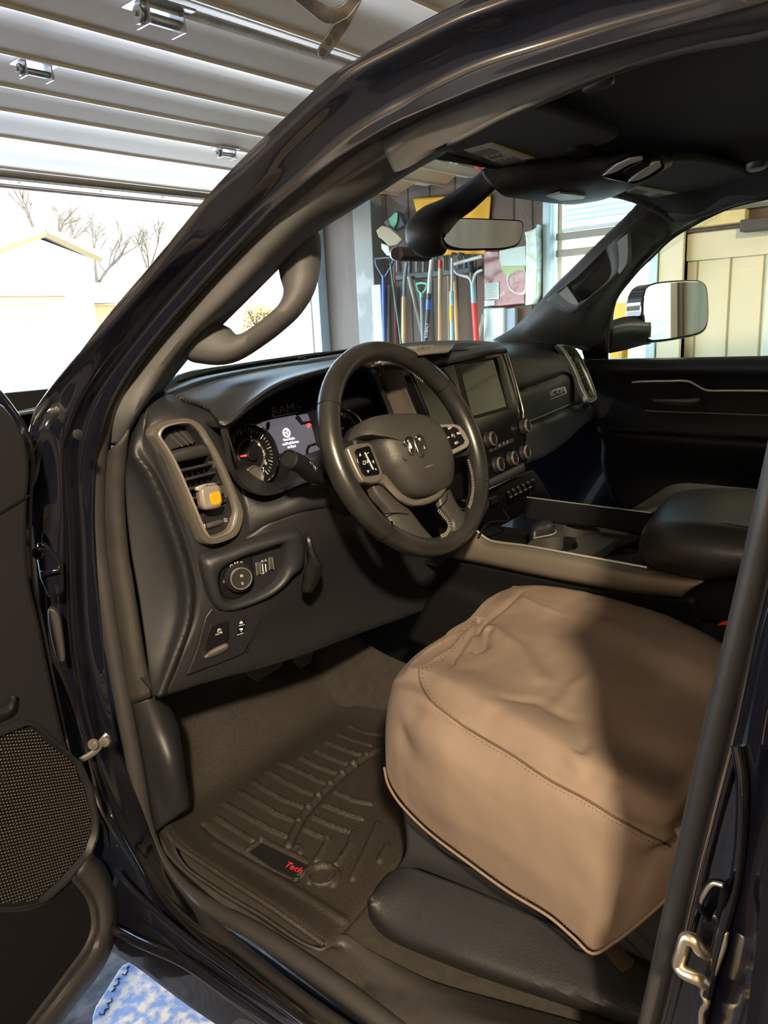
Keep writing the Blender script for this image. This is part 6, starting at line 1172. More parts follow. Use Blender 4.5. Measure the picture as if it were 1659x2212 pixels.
for LL in ([(232, 412), (300, 362), (350, 318), (368, 290), (400, 240), (470, 185)], [(238, 424), (306, 372), (358, 326), (380, 300), (410, 250), (478, 195)]): seam_line('stitching', LL, .0005, thr, dash=3)
seam_line('stitching', [(92, 905), (150, 985), (260, 1075), (400, 1190), (560, 1310), (700, 1410), (820, 1490), (900, 1555)], .0005, thr, dash=3)
# ================================================================== floor liner
FLz = lambda y: .018+(max(0, y-.36)*.75)
LT = [(-.775, -.122), (-.783, -.02), (-.787, .12), (-.784, .248), (-.745, .33), (-.675, .42), (-.64, .52), (-.63, .64)]
RT = [(-.235, -.02), (-.22, .10), (-.21, .2), (-.20, .3), (-.19, .38), (-.18, .46), (-.17, .54), (-.16, .64)]
rows_ = []
for (x0, y0), (x1, y1) in zip(LT, RT):
    r = []
    for u, l in ((0, .020), (.015, .020), (.07, .008), (.16, 0), (.3, 0), (.5, 0), (.7, 0), (.9, 0), (1, .02)):
        x, y = x0+(x1-x0)*u, y0+(y1-y0)*u; lip = l if y0 > -.1 else (l*.4)
        r.append(V((x, y, FLz(y)+lip)))
    rows_.append(r)
f0 = [p+V((0, -.004, -.006)) for p in rows_[0]]
Fz = lambda L: [at(*cF(x, y), 'Z', .018) for x, y in L]
ribs = [[(380, 1160), (480, 1225), (600, 1300)], [(425, 1072), (520, 1130), (680, 1220), (800, 1275)], [(515, 1002), (600, 1055), (740, 1140), (870, 1190)], [(598, 942), (660, 990), (800, 1065), (935, 1110)], [(680, 880), (760, 930), (880, 995), (995, 1040)], [(755, 828), (860, 880), (1000, 945), (1060, 965)], [(885, 805), (980, 855), (1075, 890), (1145, 905)], [(975, 765), (1060, 805), (1150, 840), (1215, 848)], [(1040, 712), (1120, 745), (1210, 780), (1275, 788)], [(1110, 660), (1200, 695), (1300, 725)], [(1175, 608), (1260, 645), (1380, 665)],
        [(1020, 1085), (1130, 1130), (1250, 1170)], [(1090, 1010), (1200, 1060), (1300, 1080)], [(960, 1160), (1080, 1215), (1180, 1250)], [(905, 1232), (1000, 1275), (1040, 1290)]]
crm = [(Fz(r), .0042, .0060) for r in ribs]
crm += [(Fz([(810, 1330), (840, 1260), (900, 1150), (980, 1050), (1080, 950), (1180, 860), (1280, 790), (1380, 735)]), .0055, .0078),
        (Fz([(835, 1330), (860, 1265), (920, 1155), (1000, 1060), (1100, 955), (1200, 868), (1300, 795)]), .004, -.004),
        (Fz([(1200, 1255), (1180, 1320), (1140, 1390), (1092, 1445)]), .0045, .0062), (Fz([(1045, 1295), (1020, 1350), (975, 1420)]), .0045, .0062), (Fz([(1345, 1200), (1290, 1330), (1240, 1430), (1195, 1530)]), .0045, .0062),
        (Fz([(1400, 1330), (1355, 1425)]), .0045, .006), (Fz([(860, 1330), (885, 1345), (880, 1370)]), .004, .005),
        (Fz([(300, 1215), (360, 1270), (480, 1345), (600, 1415), (720, 1475), (850, 1535)]), .007, -.007), (Fz([(370, 1330), (480, 1400), (700, 1520), (900, 1640), (1130, 1780)]), .009, .005),
        (Fz([(650, 1290), (760, 1345), (900, 1410), (950, 1440), (900, 1500), (850, 1520)]), .004, .005), (Fz([(650, 1290), (575, 1350)]), .004, .004)]
crm.append(([at(*cF(1015+88*math.cos(a*D)*1.0, 1515+72*math.sin(a*D)), 'Z', .018) for a in range(-210, 60, 15)], .0045, .0062))
flm = thing('floor_mat', 'black rubber floor liner with raised ribs in the driver footwell', 'floor mat', (-.5, .2, .0))
base_ = loft('liner_sheet', [f0]+rows_, mat_rub, flm, nu=250, nv=330, thick=.004, off=-1, disp=crease_disp(crm, (0, 0, 1)), smooth=80)
LN = Plane((0, 0, .0185), (0, 0, 1))
tg_ = slab('mat_label', LN, [(578, 1352), (652, 1300), (760, 1352), (940, 1440), (870, 1512), (845, 1515), (700, 1440)], .003, M('label_black', (.008, .008, .008), .5), flm, lift=.0062, c=cF, bev=.001, label='flat black label plate on the floor liner')
lettering('label_lettering', [('Tech', LN, cF(782, 1440), cF(880, 1484), 1.0, .0066)], M('tech_red', (.55, .02, .03), .5), tg_)
lathe('mat_anchor', LN.at(*cF(1015, 1515), .002), (0, 0, 1), [(.0235, 0), (.0235, .006), (.0215, .0085), (.0195, .006), (.019, .002), (0, .002)], mat_rub, flm, 48, label='round mat anchor cap')
tube('liner_lip', [p+V((0, 0, .001)) for p in [r[0] for r in rows_]], .0045, mat_rub, flm, n=70, ns=8)
# ================================================================== air freshener
AF = Plane(VP.at(*c4(630, 1190), .030), VP.n+V((-.25, 0, .1)))
af = thing('air_freshener', 'taupe clip-on air freshener with an amber window, clipped to the driver air vent', 'air freshener', tuple(AF.o))
slab('freshener_body', AF, [(552, 1145), (572, 1122), (640, 1108), (672, 1104), (692, 1120), (706, 1180), (710, 1225), (700, 1252), (670, 1268), (600, 1280), (575, 1262), (560, 1225)], .024, fresh_m, af, c=c4, bev=.006, n=60, smooth=True, seg=4)
slab('amber_window', AF, [(618, 1172), (640, 1160), (680, 1152), (692, 1165), (698, 1215), (688, 1238), (645, 1248), (628, 1235)], .006, amber, af, lift=.0015, c=c4, bev=.002, n=40, smooth=True, seg=3, label='amber oil window')
slab('vent_clip', AF, [(520, 1125), (560, 1108), (600, 1098), (606, 1108), (575, 1122), (550, 1145), (528, 1150)], .010, M('clip_silver', (.45, .44, .42), .4, metal=.5), af, lift=-.004, c=c4, bev=.002)
slab('top_tab', AF, [(600, 1098), (650, 1092), (668, 1104), (610, 1114)], .018, fresh_m, af, lift=-.004, c=c4, bev=.002)
# ================================================================== the garage
wall_white = M('garage_wall_paint', (.32, .28, .22), .8, mott=.08, mscale=3)
panel_br = two_tone('brown_wall_panelling', (.078, .050, .033), (.15, .104, .070), 6, .75, .3, .7, stretch=(1, 1, .12), bump=.1)
concrete = two_tone('oily_garage_floor', (.020, .016, .014), (.085, .070, .062), 16, .8, .35, .65, bump=1)
post_m = two_tone('weathered_post_paint', (.20, .19, .155), (.30, .28, .23), 5, .7)
door_m = two_tone('overhead_door_paint', (.54, .44, .32), (.62, .52, .40), 2.2, .45, .35, .75, stretch=(1, 3, 1))
cream = M('cream_paint', (.62, .58, .42), .6, mott=.06, mscale=4)
blue_t = M('pale_blue_trim_paint', (.50, .68, .78), .5, mott=.08, mscale=6)
galv = M('galvanised_steel', (.40, .39, .37), .35, metal=.85, mott=.2, mscale=30)
blacksteel = two_tone('worn_black_steel', (.03, .028, .028), (.12, .11, .10), 18, .4, .45, .75, metal=.5)
RX = 2.40; FY = 3.05
RW = Plane((RX, 0, 0), (-1, 0, 0)); FW = Plane((0, FY, 0), (0, -1, 0))
def rw(x, y, l=0): return RW.at(x, y, l)
struct(box('floor', (-4.2, -5, -.70), (2.5, FY, -.62), concrete))
struct(box('ceiling', (-4.2, -5, 2.1), (2.5, FY+.1, 2.16), wall_white))
dim_wall = M('brown_grey_wall_paint', (.24, .20, .155), .85, mott=.1, mscale=3)
struct(box('wall_left', (-4.25, -5, -.62), (-4.15, FY, 2.1), dim_wall))
bm = bmesh.new()
box_bm(bm, (-4.2, -5.05, -.62), (1.15, -4.95, 2.1)); box_bm(bm, (2.35, -5.05, -.62), (2.5, -4.95, 2.1)); box_bm(bm, (1.15, -5.05, -.62), (2.35, -4.95, .25)); box_bm(bm, (1.15, -5.05, 1.75), (2.35, -4.95, 2.1))
struct(finish('wall_back', bm, dim_wall))
w2 = struct(thing('window_2', None, None, (1.75, -5, .25)))
for k in ('label', 'category'): del w2[k]
bm = bmesh.new()
for a_, b_ in (((1.15, -5.02, .25), (2.35, -4.93, .31)), ((1.15, -5.02, 1.69), (2.35, -4.93, 1.75)), ((1.15, -5.02, .25), (1.21, -4.93, 1.75)), ((2.29, -5.02, .25), (2.35, -4.93, 1.75))): box_bm(bm, a_, b_)
finish('window_frame', bm, M('rear_frame_cream', (.6, .58, .45), .5), w2)
box('pane', (1.15, -5.03, .25), (2.35, -5.025, 1.75), clear_glass('rear_pane', (.86, .94, .86)), w2)
bm = bmesh.new(); grid_bm(bm, [[V((x, y, z+.8*math.sin(x*.4+y))) for x in range(-8, 30, 2)] for y, z in ((-6, -1.6), (-12, -1.2), (-22, .6), (-34, 2.6), (-44, 3.4))])
struct(finish('hillside', bm, two_tone('green_hillside', (.10, .14, .06), (.24, .28, .15), 1.2, .95, .35, .65), smooth=80))
jx = at(704, 700, 'Y', FY).x
wf = struct(box('wall_front', (jx-.02, FY, -.62), (2.5, FY+.12, 2.1), panel_br))
struct(box('wall_front_left', (-4.2, FY, -.62), (-3.95, FY+.12, 2.1), wall_white))
struct(box('wall_front_header', (-3.95, FY+.005, 1.66), (jx, FY+.12, 2.1), wall_white))
# right wall with a window hole: built of four pieces around it
wy0, wy1 = rw(1600, 600).y, rw(1180, 500).y   # hidden right part .. left jamb
wy0 = .72; wz0, wz1 = .62, 1.62
bm = bmesh.new()
box_bm(bm, (RX, wy1, -.62), (RX+.1, FY, 2.1)); box_bm(bm, (RX, wy0, -.62), (RX+.1, wy1, wz0)); box_bm(bm, (RX, wy0, wz1), (RX+.1, wy1, 2.1))
box_bm(bm, (RX, .60, -.62), (RX+.1, wy0, 2.1)); box_bm(bm, (RX, -5, 1.24), (RX+.1, .60, 2.1)); box_bm(bm, (RX, -5, -.62), (RX+.1, -1.2, 1.24))
# groove lines of the boards
wr = struct(finish('wall_right', bm, panel_br))
bm = bmesh.new()
for x in (836, 884, 930, 985, 1026, 1062, 1110, 1150):
    p = rw(x, 500); box_bm(bm, (RX-.004, p.y-.004, -.6), (RX+.001, p.y+.004, 2.09))
struct(finish('trim_3', bm, M('groove_shadow_gap', (.05, .035, .028), .8)))
# brown corner + post
jb = struct(box('trim_1', (jx-.10, FY-.05, -.62), (jx+.00, FY+.02, 1.66), blue_t, bev=.004))
struct(box('trim_2', (jx+.005, FY-.07, -.62), (jx+.06, FY, 2.05), M('grey_door_track_paint', (.16, .18, .17), .5), bev=.004))
a, b = rw(786, 440), rw(826, 440)
struct(box('trim_4', (RX-.11, b.y, -.62), (RX-.002, a.y, 2.1), post_m, bev=.006))
# beige upper wall + beam beyond the passenger window
# window with blind
wn = struct(thing('window_1', None, None, (RX, (wy0+wy1)/2, wz0)))
for k in ('label', 'category'): del wn[k]
bm = bmesh.new()
box_bm(bm, (RX-.03, wy1-.04, wz0), (RX+.08, wy1+.005, wz1)); box_bm(bm, (RX-.03, wy0, wz0), (RX+.08, wy0+.045, wz1))
box_bm(bm, (RX-.03, wy0, wz0), (RX+.08, wy1, wz0+.05)); box_bm(bm, (RX-.03, wy0, wz1-.05), (RX+.08, wy1, wz1))
finish('window_frame', bm, blue_t, wn, mods=(('bevel', .004, 2),))
z1 = rw(1200, 512).z; z2 = rw(1200, 548).z
for z in (z1, z2): box('window_bar', (RX+.01, wy0+.03, z-.018), (RX+.05, wy1-.05, z+.018), M('bar_tan_paint', (.34, .31, .24), .6), wn, bev=.003)
box('window_stile', (RX+.012, wy1-.085, wz0+.04), (RX+.05, wy1-.06, wz1-.04), cream, wn, bev=.003)
box('pane', (RX+.055, wy0, wz0), (RX+.06, wy1, wz1), clear_glass('window_pane_glass', (.80, .95, .93), dust=.25), wn)
bl = thing('window_blind', 'white slatted blind lowered over the upper part of the window', 'blind', (RX-.0, (wy0+wy1)/2, wz1))
bm = bmesh.new(); k = 0; z = wz1-.07
while z > z1+.05:
    Mx = Matrix.Translation((RX+.03, 0, z)) @ Matrix.Rotation(-28*D, 4, 'Y')
    box_bm(bm, (-.016, wy0+.05, -.0008), (.016, wy1-.09, .0008), Mx); z -= .026; k += 1
finish('slat', bm, M('blind_slat', (.38, .50, .50), .4), bl)
box('bottom_rail', (RX+.018, wy0+.05, z1+.022), (RX+.042, wy1-.09, z1+.040), M('blind_slat_rail', (.70, .82, .82), .4), bl, bev=.002)
tube('cord', [rw(1206, 430, -.01), rw(1205, 512, -.01), rw(1202, 640, -.01)], .0016, M('cord_dark', (.12, .2, .19), .7), bl, ns=6)
# ---- door_2: cream panelled barn door seen through the passenger window
d2 = struct(thing('door_2', None, None, (RX+.05, 0, -.62)))
for k in ('label', 'category'): del d2[k]
y_l = rw(1424, 640).y; z_t = rw(1530, 500).z; z_r = rw(1530, 560).z
box('door_slab', (RX+.04, -1.2, -.62), (RX+.08, y_l, z_t), cream, d2)
box('top_rail', (RX+.02, -1.2, z_r), (RX+.05, y_l, z_t), cream, d2, bev=.004)
box('stile', (RX+.02, y_l-.06, -.62), (RX+.05, y_l, z_t), cream, d2, bev=.004)
box('stile', (RX+.02, rw(1652, 600).y-.10, -.62), (RX+.05, rw(1652, 600).y, z_t), M('bluish_white_paint', (.62, .66, .60), .6), d2, bev=.004)
bm = bmesh.new()
for x in (1497, 1568, 1640):
    p = rw(x, 650); box_bm(bm, (RX+.036, p.y-.0035, -.6), (RX+.041, p.y+.0035, z_r))
finish('board_groove', bm, M('groove_tan', (.30, .26, .15), .8), d2)
box('jamb', (RX-.02, y_l, -.62), (RX+.06, .60, z_t+.02), M('jamb_cream', (.66, .63, .48), .6), d2, bev=.004)
za, zb = rw(1520, 497).z, rw(1520, 470).z
bmz = struct(box('trim_5', (RX-.06, rw(1618, 480).y, za+.01), (RX-.005, .62, zb+.01), M('new_lumber', (.62, .52, .26), .7, mott=.12, mscale=20), bev=.003))
struct(box('trim_6', (RX-.09, -1.2, rw(1640, 490).z-.02), (RX-.006, rw(1612, 490).y, rw(1640, 490).z+.03), M('dark_track', (.05, .045, .04), .6), bev=.004))
struct(box('trim_7', (RX-.03, -1.2, zb+.012), (RX+.0, .62, zb+.03), M('grey_edge', (.10, .10, .09), .6)))
struct(box('wall_right_upper', (RX-.02, -1.2, zb+.03), (RX-.0, .66, 2.09), M('olive_beige_board', (.30, .28, .20), .7)))
yb = box('yellow_level', (rw(1345, 690, .06).x, rw(1345, 690, .06).y-.03, -.62), tuple(rw(1323, 655, .04)+V((0, 0, 0))), M('yellow_enamel', (.75, .42, .02), .4), bev=.003)
tag(yb, 'wide yellow board standing against the cream jamb beyond the passenger window', 'tool')
yb2 = box('yellow_post', (RX-.12, rw(1341, 760, .10).y, -.62), (RX-.09, rw(1331, 760, .06).y, rw(1331, 738, .06).z), M('yellow_enamel_b', (.75, .42, .02), .4), bev=.002)
tag(yb2, 'short yellow upright seen just under the passenger door mirror arm', 'tool')
# ---- overhead garage door, raised
gd = struct(thing('door_1', None, None, (0, 1.6, 1.6)))
for k in ('label', 'category'): del gd[k]
X0, X1 = -3.9, 2.15
lips = [at(0, y, 'Z', 1.6).y for y in (360, 292, 235, 182, 112, 12)]
far_y = at(0, 398, 'Z', 1.6).y
yy = [far_y-.03]+lips
ext = [lips[-1]-.30, lips[-1]-.62, lips[-1]-.95, lips[-1]-1.3]
yy += ext
def sect(y_far, y_near, lipped=True):
    # profile from the far lip to the near lip
    w = y_far-y_near
    return [(y_far, 1.592), (y_far-.005, 1.592), (y_far-.006, 1.600), (y_far-.12*w, 1.608), (y_far-.26*w, 1.626), (y_far-.36*w, 1.636), (y_far-.44*w, 1.638), (y_far-.56*w, 1.632), (y_near+.15*w, 1.612), (y_near+.001, 1.602), (y_near, 1.592)]
gx = math.sin(1*D)
for i in range(len(yy)-1):
    P = sect(yy[i], yy[i+1]); G = [[V((X, y+gx*(X-.3), z)) for X in (X0, -1, 0, 1, X1)] for y, z in P]
    bm = bmesh.new(); grid_bm(bm, G); finish('door_section', bm, door_m, gd, smooth=30, mods=(('solid', .002, 0),))
bm = bmesh.new()
for y, z, r in ((far_y-.01, 1.595, .012),): tube_bm(bm, [V((X0, y+gx*(X0-.3), z)), V((X1, y+gx*(X1-.3), z))], r, 10)
finish('bottom_seal', bm, M('rusty_bottom_edge', (.20, .13, .09), .7, mott=.3, mscale=20), gd)
box('bottom_rail', (X0, far_y-.13, 1.596), (X1, far_y-.03, 1.61), galv, gd, bev=.004)
bm = bmesh.new()
for X in (-.2, .1, .35, .75, 1.1, 1.5): lathe_bm(bm, (X, far_y-.10, 1.596), (0, 0, -1), [(.008, 0), (.008, .004), (0, .005)], 8)
finish('rail_bolt', bm, galv, gd)
tube('flat_brace', [at(300, -4, 'Z', 1.598), at(830, 162, 'Z', 1.598)], .012, galv, gd, ns=4, flat=.2)
def hinge(px, py, s):
    o = at(px, py, 'Z', 1.59); h = box('hinge', tuple(o+V((-.045*s, -.03*s, .004))), tuple(o+V((.045*s, .03*s, .010))), galv, gd, bev=.002, label='galvanised roller hinge')
    for dx in (-.030, .030):
        bm = bmesh.new(); M1 = Matrix.Translation(o+V((dx*s, 0, -.012*s)))
        box_bm(bm, (-.002, -.018*s, -.014*s), (.002, .018*s, .018*s), M1); finish('hinge_ear', bm, galv, h)
    tube('hinge_pin', [o+V((-.034*s, 0, -.012*s)), o+V((.040*s, 0, -.012*s))], .008*s, steel if False else galv, h, ns=12)
    lathe('hinge_nut', o+V((-.036*s, 0, -.012*s)), (-1, 0, 0), [(.013*s, 0), (.013*s, .006), (.006, .006), (.006, .012), (0, .012)], galv, h, 12)
hinge(345, 26, 1.5); hinge(76, 145, 1.15); hinge(488, 326, 1.1)
# opener arm: a curved steel loop and a perforated strap, hanging below the door
APn = Plane(at(710, 60, 'Z', 1.40), (-.45, -.80, -.42))
arm = thing('door_opener_arm', 'black steel opener arm, a curved loop bolted to a perforated strap', 'bracket', tuple(APn.at(710, 40)))
c8 = crop(600, 0, 4.1475)
slab('curved_bracket', APn, [(100, -160), (160, 5), (270, 95), (370, 175), (430, 208), (495, 210), (560, 195), (630, 150), (700, 60), (752, -10), (860, -160), (760, -160), (660, -60), (610, 15), (570, 50), (510, 70), (460, 66), (430, 45), (350, 0), (280, -160)], .006, blacksteel, arm, c=c8, bev=.001)
def holed(name, pl, outline, holes, t, mat, parent, c, lift=0):
    s = slab(name, pl, outline, t, mat, parent, lift=lift, c=c, bev=.001)
    for i, (x, y, r) in enumerate(holes):
        o = pl.at(*c(x, y), lift+.0004)
        lathe('strap_hole', o, pl.n, [(r, 0), (r, .0008), (r*.72, .0008), (r*.70, .0002), (0, .0002)], (M('hole_dark', (.01, .009, .008), .8) if i == 0 else bpy.data.materials['hole_dark']), s, 16)
    return s
holed('perforated_strap', APn, [(500, 215), (625, 150), (745, -5), (762, -10), (640, 235), (438, 522), (428, 528), (400, 525), (372, 505), (362, 480), (362, 440)], [(402, 465, .006), (458, 365, .006), (520, 258, .006)], .005, blacksteel, arm, c8, lift=.003)
# rafters / shelf ends high on the right wall
shf = thing('wall_shelf', 'cream shelf ledge with bracket ends high on the brown wall', 'shelf', tuple(rw(950, 360)))
zt = rw(960, 388, .0).z
box('shelf_board', (RX-.30, rw(1010, 370).y-.3, zt+.05), (RX, rw(870, 385).y+.3, zt+.08), blue_t, shf)
for x in (895, 985, 1050):
    y = rw(x, 380, .15).y; box('bracket_end', (RX-.34, y-.025, zt-.02), (RX-.02, y+.025, zt+.05), cream, shf, bev=.004)
# ------------------------------------------------------------------ tools along the right wall
wood = two_tone('ash_handle', (.48, .33, .15), (.60, .44, .22), 12, .5, stretch=(1, 1, .1))
wood_g = two_tone('weathered_handle', (.22, .19, .15), (.32, .28, .22), 12, .7, stretch=(1, 1, .1))
TM = {n: M('tool_'+n, c, r) for n, c, r in [('blue', (.02, .06, .30), .4), ('navy', (.03, .05, .16), .4), ('dark', (.03, .035, .035), .5), ('green', (.02, .12, .06), .5), ('mint', (.10, .42, .25), .5), ('red', (.62, .02, .02), .4), ('crimson', (.30, .02, .04), .5), ('slate', (.14, .18, .21), .5), ('grey', (.30, .30, .27), .5), ('steelblue', (.25, .42, .52), .4), ('yellow', (.80, .42, .02), .4), ('cobalt', (.02, .10, .60), .4), ('tan', (.34, .28, .17), .7), ('silver', (.45, .46, .46), .4)]}
def tp(x, y, l): q = cT(x, y); return rw(q[0], q[1], l)
def px2m(px, l): return px/5.53*(tp(830, 1300, l)-CAM).dot(F_)/FPX
def extend(a, b, z=-.60):
    d = (b-a); t = (z-a.z)/d.z; return a+d*t
def shaft(root, name, pts, w, mat, l, ns=12, ext=False, label=None):
    P = [tp(x, y, l) for x, y in pts]
    if ext: P.append(extend(P[-2], P[-1]))
    return tube(name, P, px2m(w, l)/2, mat, root, ns=ns, n=max(4, len(P)*3), label=label)
def tool(name, label, catg, x, l=.1):
    q = tp(x, 1500, l); return thing(name, label, catg, (q.x, q.y, -.62), 'tools leaning along the brown wall')
t = tool('shovel', 'blue D-handled shovel standing left of the pale blue board', 'shovel', 280, .16)
tube('grip', [tp(x, y, .16) for x, y in [(168, 880), (270, 868), (385, 862)]], px2m(26, .16)/2, TM['dark'], t, ns=10, n=8)
for pts in ([(172, 890), (185, 960), (230, 1040), (268, 1100)], [(385, 870), (370, 950), (320, 1040), (280, 1100)]): tube('handle_fork', [tp(x, y, .16) for x, y in pts], px2m(26, .16)/2, TM['navy'], t, ns=8, n=12)
shaft(t, 'shaft', [(270, 1080), (274, 1400), (282, 1840)], 50, TM['blue'], .16, ext=True)
def blade(root, x, l, mat):
    q = tp(x, 1840, l); b = V((q.x, q.y, -.34)); bm = bmesh.new()
    G = [[b+V((-.02+.03*(u*2-1)**2, (u-.5)*.20*w, -dz)) for u in [k/8 for k in range(9)]] for w, dz in ((.5, -.02), (1, .02), (1, .14), (.8, .20), (.3, .26))]
    grid_bm(bm, G); finish('blade', bm, mat, root, mods=(('solid', .003, 0),))
blade(t, 280, .16, galv)
o = box('blue_board', (RX-.15, tp(255, 1500, .14).y, -.62), (RX-.125, tp(150, 1500, .14).y, tp(200, 1190, .14).z), M('pale_blue_board_paint', (.40, .62, .78), .6, mott=.08, mscale=12), bev=.002)
tag(o, 'pale blue painted board standing at the left end of the tools', 'board')
t = tool('grey_batten', 'thin grey batten leaning just right of the blue shovel shaft', 'batten', 325, .05); shaft(t, 'batten', [(330, 1190), (322, 1840)], 34, TM['grey'], .05, 4, True)
t = tool('hoe', 'thin crimson handle leaning between the blue shovel and the dark green pole', 'garden tool', 405, .08); shaft(t, 'shaft', [(398, 960), (412, 1800)], 26, TM['crimson'], .08, ext=True)
t = tool('garden_pole', 'slim dark green pole leaning diagonally across the crimson handle', 'garden tool', 410, .2); shaft(t, 'shaft', [(352, 930), (405, 1350), (468, 1810)], 26, TM['green'], .2, ext=True)
t = tool('rake', 'ash handle with a long grey metal socket, tallest left of the slanting one', 'garden tool', 515, .14); shaft(t, 'socket', [(548, 925), (522, 1120), (516, 1335)], 46, TM['slate'], .14); shaft(t, 'shaft', [(516, 1330), (510, 1810)], 64, wood, .14, ext=True)
t = tool('wooden_pole', 'weathered wooden pole slanting down to the right behind the green handled tool', 'pole', 660, .05); shaft(t, 'shaft', [(575, 1090), (650, 1400), (745, 1820)], 60, wood_g, .05, ext=True)
t = tool('spade', 'spade with a mint green D handle on a slate shaft', 'spade', 725, .12)
tube('grip', [tp(x, y, .12) for x, y in [(662, 1180), (725, 1168), (790, 1180)]], px2m(26, .12)/2, TM['mint'], t, ns=10, n=8)
for pts in ([(664, 1185), (680, 1250), (712, 1290)], [(788, 1185), (770, 1250), (736, 1290)]): tube('handle_fork', [tp(x, y, .12) for x, y in pts], px2m(26, .12)/2, TM['mint'], t, ns=8, n=10)
shaft(t, 'socket', [(724, 1280), (726, 1340)], 56, TM['mint'], .12); shaft(t, 'shaft', [(724, 1330), (735, 1700)], 50, TM['slate'], .12, ext=True); blade(t, 725, .12, galv)
t = tool('long_handled_shovel', 'long grey and black handle with a blue band and white lettering', 'shovel', 810, .18)
shaft(t, 'upper_shaft', [(848, 890), (825, 1100), (812, 1300)], 56, TM['silver'], .18); shaft(t, 'sleeve', [(812, 1290), (806, 1380)], 62, TM['dark'], .18)
shaft(t, 'band', [(806, 1368), (803, 1485)], 64, TM['cobalt'], .18); s_ = shaft(t, 'shaft', [(803, 1480), (775, 1830)], 56, TM['dark'], .18, ext=True); blade(t, 775, .18, blacksteel)
TP = Plane(tp(790, 1700, .22), (-.80, -.60, 0))
lettering('printed_lettering', [('KOBALT', TP, cT(792, 1822), cT(805, 1648), 1.1, .003)], M('white_tool_print', (.7, .8, .85), .5), s_)
t = tool('mattock', 'pale ash handle with a red painted top end', 'garden tool', 945, .1); shaft(t, 'red_end', [(950, 895), (948, 1000)], 52, TM['red'], .1, label='red painted end'); shaft(t, 'shaft', [(948, 995), (944, 1820)], 54, wood, .1, ext=True)
t = tool('pruning_pole', 'blue and white pole with a yellow printed band', 'pole', 1080, .18)
shaft(t, 'upper_shaft', [(1088, 870), (1086, 1270)], 34, TM['silver'], .18); shaft(t, 'shaft', [(1082, 1270), (1090, 1830)], 54, TM['steelblue'], .18, ext=True); shaft(t, 'band', [(1076, 1435), (1078, 1625)], 40, TM['yellow'], .2)
t = tool('broom_handle', 'ash broom handle standing directly right of the blue and white pole', 'broom', 1135, .08); shaft(t, 'shaft', [(1120, 1150), (1148, 1830)], 52, wood, .08, ext=True)
t = tool('wooden_stake', 'short topped ash stake just left of the blue and white pole', 'stake', 1055, .05); shaft(t, 'shaft', [(1050, 1080), (1058, 1830)], 44, wood, .05, ext=True)
t = tool('scoop_shovel', 'red and grey shafted shovel with a wide grey Y handle', 'shovel', 1360, .14)
tube('grip', [tp(x, y, .14) for x, y in [(1095, 950), (1250, 905), (1450, 850)]], px2m(40, .14)/2, TM['silver'], t, ns=10, n=12)
for pts in ([(1105, 955), (1110, 1010), (1160, 1065), (1290, 1105), (1325, 1180)], [(1450, 1010), (1370, 1060), (1335, 1180)]): tube('handle_fork', [tp(x, y, .14) for x, y in pts], px2m(34, .14)/2, TM['silver'], t, ns=8, n=18)
shaft(t, 'upper_shaft', [(1335, 1165), (1348, 1420)], 62, TM['steelblue'], .14); shaft(t, 'shaft', [(1348, 1410), (1375, 1790)], 68, TM['red'], .14, ext=True); blade(t, 1375, .14, galv)
t = tool('sledgehammer', 'black headed hammer hanging beside the wide grey Y handle', 'hammer', 1310, .05)
tube('head', [tp(1310, 905, .06), tp(1312, 1040, .06)], px2m(70, .06)/2, TM['dark'], t, ns=8); tube('handle', [tp(1310, 1000, .05), tp(1315, 1100, .05)], px2m(30, .05)/2, wood_g, t, ns=8)
o = tube('rope', [tp(x, y, .1) for x, y in [(1462, 1540), (1430, 1700), (1395, 1870), (1380, 2000)]], .009, M('white_rope', (.6, .64, .6), .8), None, ns=8, n=16); tag(o, 'white rope hanging at the edge of the red plastic sack', 'rope')
# rack bar with hooks
t = thing('tool_rack', 'dark tool rack bar with hooks fixed across the wall above the shafts', 'rack', tuple(tp(900, 1060, 0)))
q0, q1 = tp(1455, 1060, .0), tp(400, 1060, .0)
box('rack_bar', (RX-.035, q0.y, tp(900, 1095, 0).z), (RX-.001, q1.y, tp(900, 1030, 0).z), M('rack_dark_grey', (.05, .052, .055), .6), t, bev=.003)
for x in (455, 600, 690, 770, 890, 1010, 1180, 1260):
    q = tp(x, 1040, 0)
    tube('hook', [q+V((-.02, 0, .0)), q+V((-.02, 0, .09)), q+V((-.07, 0, .10)), q+V((-.09, 0, .07))], .008, M('hook_steel', (.12, .12, .12), .4) if x == 455 else bpy.data.materials['hook_steel'], t, ns=6, n=10)
t = tool('whisk_broom', 'tan bristled hand brush hung head up against the pale post', 'brush', 300, .05)
Bp = Plane(tp(300, 600, .13), (-1, -.1, 0))
slab('bristles', Bp, [(175, 540), (245, 480), (330, 500), (430, 580), (490, 650), (420, 715), (330, 730), (250, 650), (205, 620)], .03, TM['tan'], t, c=cT, bev=.006)
slab('brush_block', Bp, [(235, 690), (330, 725), (345, 800), (360, 850), (300, 840), (240, 760)], .03, TM['silver'], t, c=cT, bev=.006)
t = thing('garden_glove', 'dark cloth bag with a green patch hanging on the brown wall', 'bag', tuple(tp(380, 430, .06)))
slab('bag_body', Plane(tp(380, 430, .08), (-1, -.2, 0)), [(262, 440), (340, 370), (420, 300), (470, 330), (530, 480), (450, 530), (385, 555), (310, 500)], .04, TM['dark'], t, c=cT, bev=.008)
slab('green_patch', Plane(tp(380, 430, .09), (-1, -.2, 0)), [(330, 400), (410, 320), (440, 330), (430, 440), (390, 530), (350, 470)], .006, TM['mint'], t, c=cT, bev=.002)
